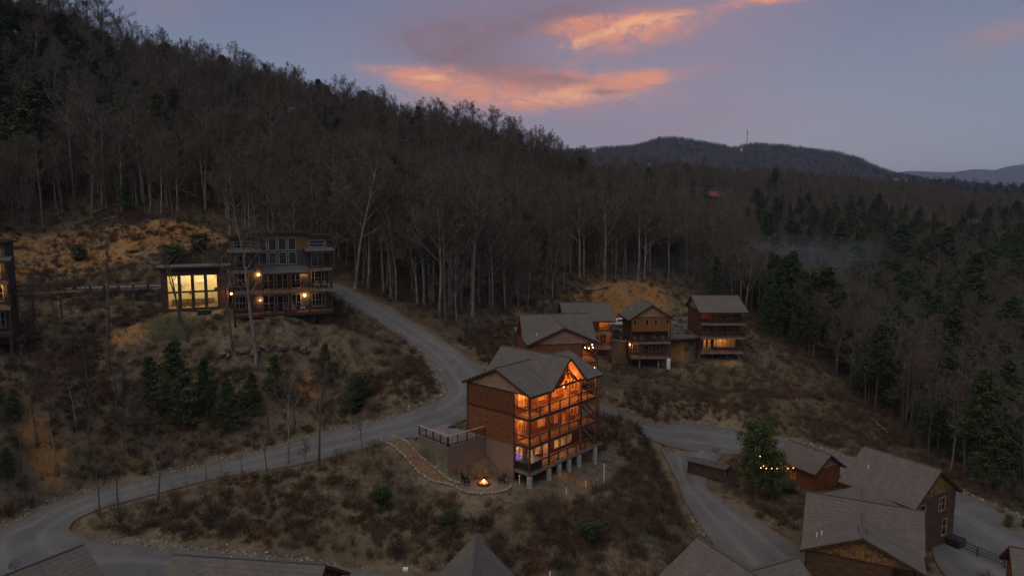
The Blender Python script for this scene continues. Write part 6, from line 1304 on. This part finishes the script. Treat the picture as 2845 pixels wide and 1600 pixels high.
for a in [(987, 804, 430, 0), (1067, 813, 400, 3), (1178, 848, 330, 1), (1248, 852, 300, 0), (1610, 780, 300, 5), (1678, 780, 280, 5), (1772, 783, 310, 3), (1789, 779, 300, 4), (1978, 822, 280, 5), (1360, 850, 240, 1), (1440, 860, 200, 2), (1466, 862, 230, 0), (1535, 838, 180, 1), (207, 548, 330, 3), (285, 569, 350, 1), (296, 571, 300, 0), (381, 569, 340, 3), (573, 586, 260, 0), (629, 603, 300, 5), (747, 622, 390, 0), (1090, 820, 300, 5), (1020, 806, 330, 5)]:
    nm = ['left of', 'right of', 'near']; w_ = where(a[0], a[1]-5)
    hero(a[0], a[1], a[2], TM[a[3]], [21, 19, 17, 23, 18, 20][a[3]], {987: 'pale leaning tree at the outer edge of the climbing road, nearest the dark house', 1067: 'pale tall trunk rising from the road bank right of the dark house', 1178: 'pale trunk above the road bend, right of the leaning tree', 1248: 'pale slim trunk just left of the orange soil by the wide roofed cabin', 1610: 'pale forked tree above the cut bank, leftmost of four behind the cabins', 1678: 'pale forked tree above the cut bank, second of four behind the cabins', 1772: 'straight pale trunk above the cut bank, third of four behind the cabins', 1789: 'broad pale tree above the cut bank, fourth of four behind the cabins', 1978: 'big pale fan shaped tree directly behind the dark three deck cabin', 1360: 'slim pale trunk left of the wide roofed cabin', 1440: 'slim reddish tree behind the wide roofed cabin', 1466: 'pale trunk behind the roof of the half hidden cabin', 1535: 'short pale trunk beside the cut bank top', 207: 'pale trunk on the open forest floor, leftmost of the group', 285: 'pale trunk beside the fallen log, left one of a pair', 296: 'pale trunk beside the fallen log, right one of a pair', 381: 'pale thick trunk crossing the fallen log', 573: 'pale straight trunk above the orange bank, left of the house top', 629: 'pale trunk close above the left end of the dark house', 747: 'pale tall trunk rising directly over the dark house roof', 1090: 'pale upswept tree behind the leaning one on the road bank', 1020: 'pale double looking tree next to the leaning one on the road bank'}[a[0]], tilt=(0, {987: .14, 1020: .12, 1090: .10}.get(a[0], random.uniform(-.03, .03))))
for i, (bx, by, hpx) in enumerate([(75, 150, 175), (130, 165, 185), (190, 170, 180), (250, 185, 175), (300, 205, 165), (365, 215, 160), (425, 225, 170), (590, 275, 120), (640, 290, 110), (690, 300, 145), (735, 318, 135), (790, 335, 120), (850, 350, 105), (905, 362, 95), (960, 372, 110), (1010, 385, 115), (1055, 395, 120), (1100, 405, 115), (1180, 425, 120), (1235, 435, 135), (1275, 440, 150), (1320, 450, 155), (1365, 458, 150), (1410, 466, 130), (1445, 474, 115), (1490, 482, 85)]):
    hero(bx, by, hpx*(1.2 if bx < 450 else 1.0), TMD[[4, 0, 5, 2][i % 4]], [17, 19, 19, 16][i % 4], ['spreading', 'tall', 'upswept', 'round crowned'][i % 4]+' skyline tree '+' '.join(where(bx, by-60).split(' ')[3:])+', '+'%s in its stretch' % ['first', 'second', 'third', 'fourth', 'fifth'][sum(1 for q in range(i) if [75,130,190,250,300,365,425,590,640,690,735,790,850,905,960,1010,1055,1100,1180,1235,1275,1320,1365,1410,1445,1490][q]//237 == bx//237)], wid=1.25)
_sp = [(60, 1150, 200), (105, 1250, 190), (145, 1180, 230), (215, 1210, 190), (250, 1290, 230), (330, 1180, 200), (390, 1260, 190), (160, 1330, 200), (60, 1340, 180), (345, 1310, 170), (30, 960, 190), (105, 930, 170), (245, 1090, 200), (420, 1330, 120), (480, 1300, 120), (520, 1362, 150), (620, 1345, 100), (742, 1312, 120), (850, 1300, 90), (930, 1288, 80), (1180, 1470, 90), (820, 1180, 170), (900, 1150, 140), (760, 1230, 150), (1085, 1090, 70), (980, 1180, 90), (1760, 1330, 70), (1830, 1420, 70), (1745, 1280, 60), (1700, 1240, 60), (2100, 1440, 60), (2060, 1425, 80), (2150, 1470, 60), (2010, 1405, 70)]
for i, (bx, by, hpx) in enumerate(_sp):
    v_ = i % 4; zone = 'on the left edge slope' if bx < 200 else 'left of the slope pines' if bx < 450 and by < 1320 else 'on the verge of the upper road' if by > 1285 and bx < 1000 else 'right of the slope pines' if bx < 1200 else 'on the bank right of the lit cabin' if bx < 1900 else 'below the large round pine'
    hero(bx, by, hpx, [SM[2], SM[1], TMD[2], SMP[2]][v_], [14, 13, 16, 14][v_], ['thin dark', 'small forked dark', 'little round crowned', 'slender pale'][v_]+' sapling '+zone+(', higher up' if by < 1200 else ', lower down'), tilt=(0, random.uniform(-.08, .08)), group='leafless saplings on the open slopes')
# broken snag and fallen logs
p = ground(400, 569); q = MB(); q.tube([(0, 0, -.3), (-.2, 0, 5), (-.6, 0, 10), (-1.0, 0, 14.5)], [.42, .38, .34, .26], 8); q.ball((-1.0, 0, 14.6), .24, 6, 4, (1, 1, 1.6), .4, 3); o = q.build('broken_snag', BARK); o.location = p; tag(o, 'broken pale snag without crown standing over the fallen log', 'dead tree')
for a, b, l in [((243, 484), (320, 514), 'upper length of pale fallen trunk on the forest floor'), ((330, 518), (428, 560), 'lower length of pale fallen trunk crossing two standing trunks'), ((436, 516), (633, 566), 'long grey fallen trunk right of the broken snag'), ((250, 598), (325, 572), 'forked grey fallen branch above the orange bank'), ((2420, 1168), (2468, 1208), 'pale fallen trunk at the edge of the right hand field'), ((1625, 806), (1700, 799), 'pale fallen trunk lying on top of the cut bank')]:
    A = ground(*a); B = ground(*b); q = MB(); n = 5; q.tube([A.lerp(B, i/n)-A+Vector((0, 0, .3+gz(A.lerp(B, i/n))-A.lerp(B, i/n).z)) for i in range(n+1)], [.28-.02*i for i in range(n+1)], 7)
    for k in range(4): t = A.lerp(B, .2+.2*k)-A+Vector((0, 0, .3)); q.tube([t, t+Vector((random.uniform(-1, 1), random.uniform(-1, 1), 1.0))], [.06, .02], 4)
    o = q.build('fallen_log', BARK); o.location = A; tag(o, l, 'log')
# evergreens on the open slopes
YP = [pine(230+k, 9, .13, .06, 2.9, 105, 10, ns=.24) for k in range(2)]; YP = [(t.mesh('trunk', BARKD, True), c.mesh('crown', PINE)) for k, (t, c) in enumerate(YP)]
SLP = 1
for bx, by, hpx, k, l, wid in [(500, 1185, 250, 0, 'biggest dark green pine clump on the left slope', 1.15), (420, 1140, 160, 1, 'dark pine at the left side of the big slope clump', 1.1), (575, 1160, 170, 1, 'dark pine tucked behind the big slope clump', 1.1), (640, 1200, 150, 0, 'dark pine in the middle of the left slope', 1.2), (770, 1110, 130, 0, 'rounded pine below the boulder outcrop', 1.3), (700, 1150, 120, 1, 'low pine between the middle pine and the boulders', 1.3), (905, 1080, 130, 0, 'upright young pine at the top right of the slope', 1.0), (1000, 1115, 75, 1, 'low dark pine nearest the road bend on the slope', 1.3), (985, 1150, 70, 1, 'small pine just below the low dark pine near the bend', 1.2), (40, 1180, 100, 1, 'low evergreen at the left edge above the road', 1.3), (20, 1330, 90, 0, 'bright low evergreen at the left edge by the road', 1.2), (220, 725, 42, 1, 'dark bush in the middle of the orange bank', 1.5), (560, 700, 50, 1, 'dark evergreen at the right end of the orange bank', 1.5), (480, 740, 60, 1, 'dark evergreen low on the bank behind the glazed wing', 1.5),
        (1640, 1505, 60, 1, 'low dark green bush on the front slope, right one', 1.8), (1250, 1470, 50, 1, 'low dark green bush on the front slope, middle one', 1.8), (1060, 1400, 45, 1, 'low dark green bush on the front slope, left one', 1.8), (2330, 1385, 30, 1, 'dark low hedge bush behind the small cabin', 1.5), (2190, 1372, 34, 1, 'dark clipped hedge left of the small cabin', 2.2)]:
    hero(bx, by, hpx*(1.0 if hpx > 80 else 1), BM[k] if hpx < 80 else YP[k], [6.5, 5.][k] if hpx < 80 else 9, l, 'evergreen_shrub' if hpx < 80 else 'young_pine', 'shrub' if hpx < 80 else 'pine', wid=wid)
RP_ = [pine(220, 11, .22, .24, 3.6, 130, 12, True, .34)]; RPM = [(t.mesh('trunk', BARKD, True), c.mesh('crown', PINEG)) for t, c in RP_]
hero(2098, 1402, 240, RPM[0], 11, 'large round topped green pine standing alone beside the small cabin', 'pine_tree', 'pine', wid=.76); hero(2145, 1400, 150, RPM[0], 11, 'lower green pine growing against the right side of the large round pine', 'pine_tree', 'pine', wid=.9)
for bx, by, hpx, k, l in [(20, 520, 330, 0, 'large yellow green pine at the far left edge'), (100, 560, 300, 1, 'second large yellow green pine at the left edge'), (120, 430, 200, 1, 'yellow green pine high on the left slope'), (275, 330, 150, 1, 'round yellow green pine below the left skyline'), (1546, 470, 90, 3, 'dark pine breaking the skyline where the ridge ends'), (330, 190, 130, 1, 'dark pine on the left skyline among bare crowns'), (495, 210, 150, 2, 'dark layered pine standing alone on the left skyline'), (10, 170, 150, 0, 'dark pine at the top left corner skyline'), (540, 240, 130, 0, 'dark pine just right of the lone layered skyline pine')]:
    hero(bx, by, hpx, [PM[0], (PM[1][0], RPM[0][1]), PM[2], PM[3]][k] if k != 1 else PM[1], [18, 15, 20, 12][k], l, 'pine_tree', 'pine', wid=1.25)
DP_ = [(2180, 900, 190), (2290, 960, 220), (2230, 860, 170), (2400, 1000, 200), (2150, 800, 150), (2380, 860, 180), (2330, 760, 150), (2500, 760, 140), (2620, 800, 170), (2700, 900, 200), (2470, 1090, 190), (2560, 1120, 180), (2640, 1060, 210), (2360, 1040, 170), (2750, 1150, 230), (2800, 1010, 190), (2130, 700, 110), (2220, 640, 90), (2150, 560, 90), (2440, 620, 80), (2720, 1290, 220), (2830, 1330, 240)]
for i, (bx, by, hpx) in enumerate(DP_):
    hero(bx, by, hpx, PM[[0, 1, 3][i % 3]], [18, 15, 12][i % 3], 'wide dense dark pine '+where(bx, by)+', '+['lower', 'upper'][by < np.median([q[1] for q in DP_ if q[0]//237 == bx//237])]+' one', 'pine_tree', 'pine', wid=1.45, group='dark pines of the right hand valley')

# --- boulders under the dark house
for k in range(13):
    bx = 625+k*19+random.uniform(-8, 8); by = random.uniform(965, 1005); p = ground(bx, by); q = MB(); q.ball((0, 0, 0), random.uniform(.55, 1.0), 8, 5, (1.2, .8, .75), .28, k+20); o = q.build('boulder', BOULD); o.location = (p.x, p.y, p.z+.15); o.rotation_euler = (random.uniform(-.3, .3), random.uniform(-.3, .3), random.uniform(0, 6)); tag(o, 'weathered brown boulder in the rocky outcrop below the dark modern house', 'boulder', 'boulders of the outcrop')
for bx, by, s, l in [(400, 712, 1.0, 'pale rough rock exposed on the orange bank, upper'), (432, 733, .8, 'pale rough rock exposed on the orange bank, lower')]:
    p = ground(bx, by); q = MB(); q.ball((0, 0, -.1), s, 11, 8, (1.5, .8, .45), .3, 5); o = q.build('boulder', mat('tan_rock', (.26, .20, .13), .95, .45, 2, .6, 8)); o.location = p; tag(o, l, 'boulder')

# --- ground cover
def tuft(seed, n, h, w, spread, m):
    r = random.Random(seed); mb = MB()
    for k in range(n):
        a = r.uniform(0, 6.28); rr = r.uniform(0, spread); p = Vector((rr*math.cos(a), rr*math.sin(a), -.05)); d = Vector((math.cos(a)*r.uniform(.1, .7), math.sin(a)*r.uniform(.1, .7), 1)).normalized(); ribbon(mb, p, d, h*r.uniform(.5, 1.1), w, r)
    me_ = mb.mesh('tuft', m); return me_
def brush(seed, n, h, m, w=.022):
    r = random.Random(seed); mb = MB()
    for k in range(n):
        a = r.uniform(0, 6.28); d = Vector((math.cos(a)*r.uniform(.1, .9), math.sin(a)*r.uniform(.1, .9), 1)); pts = grow(r, Vector((r.gauss(0, .15), r.gauss(0, .15), -.1)), d, h*r.uniform(.6, 1.1), 3, .2, .05)
        for i in range(3): dd = pts[i+1]-pts[i]; ribbon(mb, pts[i], dd.normalized(), dd.length*1.25, w*1.6, r)
        for j in range(7): t = r.uniform(.25, 1)*2.99; i = int(t); q = pts[i].lerp(pts[i+1], t-i); ribbon(mb, q, (rvec(r)+Vector((0, 0, .8))).normalized(), h*r.uniform(.2, .45), w, r)
    return mb.mesh('brush', m)
def leafbush(seed, n, h, m):
    r = random.Random(seed); mb = MB()
    for k in range(n):
        p = rvec(r)*h*.32; p.z = abs(p.z)*.9+.05; a = rvec(r).normalized()*.16*r.uniform(.6, 1.4); b = a.cross(rvec(r)).normalized()*.09; mb.add([p-b, p+b, p+a], [(0, 1, 2)])
    return mb.mesh('leafy_brush', m)
BRB = mat('brown_brush', (.10, .065, .045), .95, .35, .4, col2=(.17, .11, .075)); BRR = mat('red_brown_brush', (.12, .058, .036), .95, .3, .4, col2=(.20, .095, .05)); BRD = mat('dark_brush', (.045, .035, .030), .95, .3, .4)
OLV = mat('olive_leaves', (.045, .050, .022), .9, .4, .5); RUS = mat('rusty_leaves', (.20, .095, .040), .9, .4, .5)
KM = [tuft(1, 26, .55, .035, .35, DRYG), tuft(2, 22, .8, .04, .4, DRYG), tuft(3, 22, .4, .04, .4, GRNG), brush(4, 20, 1.3, BRB), brush(5, 18, 1.0, BRR), brush(6, 24, 1.7, BRD), brush(7, 20, 1.8, BRB), leafbush(8, 160, 1.3, OLV), leafbush(9, 140, 1.0, RUS), leafbush(10, 150, 1.2, BRB)]
lawn = [tuple(ground(a, b))[:2] for a, b in ((1320, 1400), (1450, 1400), (1560, 1400), (1700, 1350), (1740, 1290), (1700, 1230), (1600, 1300), (1480, 1345))]
def open_ok(x, y, z):
    return (~in_forest(x, y, z, -6)) & vis(x, y, z, 60) & (interp2(ROADDIST, x, y) > .9) & ~inside(rect(MH_O[0], MH_O[1], MH_YAW, -.4, 13.8, -.3, 9.4), x, y) & ~inside([tuple(PW_C-V2*.2), tuple(PW_H+U2*.2), tuple(PW_H+V2*6), tuple(PW_E+V2*3), tuple(PW_E-U2*.4)], x, y) & (np.hypot(x-PIT.x, y-PIT.y) > 3.1) & ~excl2(x, y) & pathd(x, y)
def excl2(x, y):
    bad = np.zeros(x.shape, bool)
    for O, yaw, r_ in ((A_O, A_YAW, (-.5, 12.6, -.4, 9.5)), (B_O, B_YAW, (-.5, 8, -.5, 8)), (C_O, C_YAW, (-.4, 9, -.4, 11)), (A2_O, A2_YAW, (-.4, 9, -.4, 10)), (H1_O, H1_YAW, (-.5, 13.6, -.5, 10.4)), (H2_O, H2_YAW, (-.3, 11, -1.6, 7.4)), (D_O, D_YAW, (-.4, 12.4, -.4, 9.5)), ((EH.location.x, EH.location.y), ye, (-.4, 8.2, -.4, 9)), ((FH.location.x, FH.location.y), yf_, (-.4, 6, -.4, 5.4))): bad |= inside(rect(O[0], O[1], yaw, *r_), x, y)
    return bad
PG = G.reshape(-1, 3)
def pathd(x, y): return ((x[:, None]-PG[None, ::3, 0])**2+(y[:, None]-PG[None, ::3, 1])**2).min(1) > .75**2
OP = pts_area(-125, 80, 46, 172, .50, .5, open_ok)
n1 = vnoise(OP[:, 0], OP[:, 1], 9, 31)+.5; n2 = vnoise(OP[:, 0], OP[:, 1], 3.5, 32)+.5; px_, py_ = proj(*OP.T); r_ = rng.random(len(OP))
lw = inside(lawn, OP[:, 0], OP[:, 1]); gr = interp2(green, OP[:, 0], OP[:, 1]); og = interp2(orange, OP[:, 0], OP[:, 1])
shr = (n1*.6+n2*.4 > .50)                 # brushy patches
shr |= (px_ > 1690) & (px_ < 1860) & (py_ > 1180) & (py_ < 1460); shr |= (py_ > 1400) & (px_ < 1900) & (n2 > .3); shr |= (px_ < 900) & (py_ > 1020) & (py_ < 1330) & (n2 > .3)
shr &= ~((px_ > 1600) & (py_ < 1090)) | (n1 > .75); shr &= ~((px_ > 1980) & (py_ > 930) & (py_ < 1420)) | (n1*.5+n2*.5 > .62); shr &= ~lw
idx = np.where(shr, rng.choice([3, 4, 5, 6, 7, 8, 9], len(OP), p=[.22, .2, .14, .14, .12, .07, .11]), rng.choice([0, 1, 3, 9], len(OP), p=[.62, .24, .09, .05]))
idx = np.where((gr > .35) & (r_ < .6) & ~shr, 2, idx); idx = np.where(lw, rng.choice([0, 2], len(OP), p=[.8, .2]), idx)
sc = rng.uniform(.55, 1.15, len(OP))*np.where(lw, .35, 1)*np.where(shr, .85, 1); keep = (rng.random(len(OP)) < np.where(shr, .56, np.where(lw, .8, .9))*np.where(og > .4, .38, 1)) & ~((py_ > 1300) & (px_ > 2290) & (px_ < 2700) & (rng.random(len(OP)) < .5)); keep &= (interp2(ROADDIST, OP[:, 0], OP[:, 1]) > np.where(shr, 1.6, .9))
OPk = OP[keep]; scatter('ground_cover', OPk, rng.uniform(0, 6.28, len(OPk)), sc[keep], idx[keep], KM, 'dry grass, brush and brambles covering the open slopes', 'brush')
# forest floor shrubs
FU = pts_area(-150, 150, 75, 260, 2.0, .5, lambda x, y, z: in_forest(x, y, z) & vis(x, y, z, 20) & ~excl(x, y) & (interp2(ROADDIST, x, y) > 2))
scatter('forest_undergrowth', FU, rng.uniform(0, 6.28, len(FU)), rng.uniform(.6, 1.3, len(FU)), rng.choice([3, 4, 5, 6, 7, 9], len(FU), p=[.25, .2, .25, .15, .1, .05]), KM, 'leafless undergrowth and saplings on the forest floor', 'undergrowth')
# stone chips along the road edges
rk = []
for k in range(3): q = MB(); q.ball((0, 0, 0), .5, 6, 4, (1, .85, .6), .25, k+60); rk.append(q.mesh('chip', GRAVM))
def verge(pxs, w, dens, step=.5):
    out = []; P = [ground(*a) for a in pxs]
    for a, b in zip(P[:-1], P[1:]):
        L = (b-a).length; n = int(L*dens); nn = Vector((-(b-a).y, (b-a).x, 0)).normalized()
        for k in range(n): p = a.lerp(b, rng.random()); q_ = float(vnoise(np.array([p.x]), np.array([p.y]), 1.8, 77)[0])+.5; p = p+nn*rng.normal(0, w*(.25+.9*q_)); out.append((p.x, p.y, gz(p)+.02)) if rng.random() < .25+q_ else None
    return out
ch = []
for l, w_, dn in [([(1051, 885), (1100, 925), (1150, 962), (1184, 990), (1215, 1030), (1234, 1067), (1233, 1085), (1205, 1108), (1154, 1132), (1100, 1152), (1037, 1170), (960, 1190), (882, 1206), (766, 1240), (670, 1265), (572, 1291), (500, 1308), (440, 1320)], .75, 30),
                ([(440, 1320), (350, 1341), (291, 1354), (194, 1378), (116, 1409), (50, 1449), (0, 1463)], .8, 26), ([(1160, 975), (1205, 1020), (1228, 1067), (1222, 1090)], .9, 34),
                ([(272, 1503), (320, 1512), (388, 1519), (582, 1535), (776, 1556), (890, 1571), (1000, 1587), (1040, 1592)], .75, 44), ([(340, 1372), (400, 1378), (440, 1385)], 1.4, 10),
                ([(1811, 1176), (1860, 1172), (1933, 1172), (2058, 1193)], .5, 14), ([(1690, 1130), (1760, 1150), (1811, 1172)], 1.2, 16), ([(2159, 1213), (2275, 1244), (2402, 1282)], .5, 16), ([(2653, 1360), (2740, 1395), (2845, 1441)], .5, 16),
                ([(1896, 1401), (1915, 1425), (1935, 1455), (1962, 1490), (1981, 1506)], .8, 34), ([(1545, 1600), (1530, 1540), (1520, 1480)], .8, 6), ([(1000, 1262), (1200, 1262)], .01, 0), ([(900, 1278), (960, 1264), (1060, 1232)], .35, 8)]: ch += verge(l, w_, dn)
ch = np.array(ch); scatter('roadside_gravel', ch, rng.uniform(0, 6.28, len(ch)), np.clip(rng.lognormal(-1.75, .5, len(ch)), .07, .65), rng.integers(0, 3, len(ch)), rk, 'pale broken stone lining the road edges', 'gravel', rng.normal(0, .4, (len(ch), 2)))
# planting island in the right hand parking
p = ground(2815, 1468); q = MB(); q.ball((0, 0, -.1), 2.0, 16, 6, (1.6, .8, .18), .06, 4); o = q.build('planting_bed', mat('bed_mulch', (.12, .09, .06), .95, .3, 3), None, 'structure'); o.location = p
for k, (dx, dy, s, l) in enumerate([(-.6, 0, 1., 'green shrub in the middle of the parking bed'), (1.2, -.3, .8, 'green shrub at the right end of the parking bed')]): tree('evergreen_shrub', BM[0], (p.x+dx, p.y+dy, p.z), k, .25*s, l, 'shrub')

# ------------------------------------------------------------------ air: haze box and a little chimney smoke
def volbox(name, a, b, dens, col, label=None, cat=None, ball=None, aniso=0.):
    q = MB()
    if ball: q.ball((0, 0, 0), 1., 16, 10, ball)
    else: q.box(a, b)
    m = bpy.data.materials.new(name+'_air'); m.use_nodes = True; T = NT(m.node_tree); T.n.clear(); o = T.node('ShaderNodeOutputMaterial'); v = T.node('ShaderNodeVolumePrincipled')
    v.inputs['Color'].default_value = (*col, 1); v.inputs['Density'].default_value = dens; v.inputs['Anisotropy'].default_value = aniso; T.link(v.outputs[0], o.inputs['Volume'])
    ob = q.build(name, m, None, 'stuff')
    if label: ob['label'] = label; ob['category'] = cat
    return ob
volbox('haze', (-9500, -400, CZ-110), (12500, 16500, 600), .000075, (.62, .70, .95), 'thin blue evening haze filling the valley', 'haze')
for px_s, py_s, Y, sz, dn in [(2060, 735, 190, (40, 14, 6), .0036), (2200, 700, 230, (34, 14, 6), .003), (1880, 765, 175, (26, 8, 6), .0038)]:
    c = atY(px_s, py_s, Y); o = volbox('smoke', None, None, dn, (.75, .8, .9), 'thin bluish smoke drifting over the valley trees right of the cabins, '+{2060: 'middle', 2200: 'right', 1880: 'left'}[px_s]+' wisp', 'smoke', sz); o.location = tuple(c)
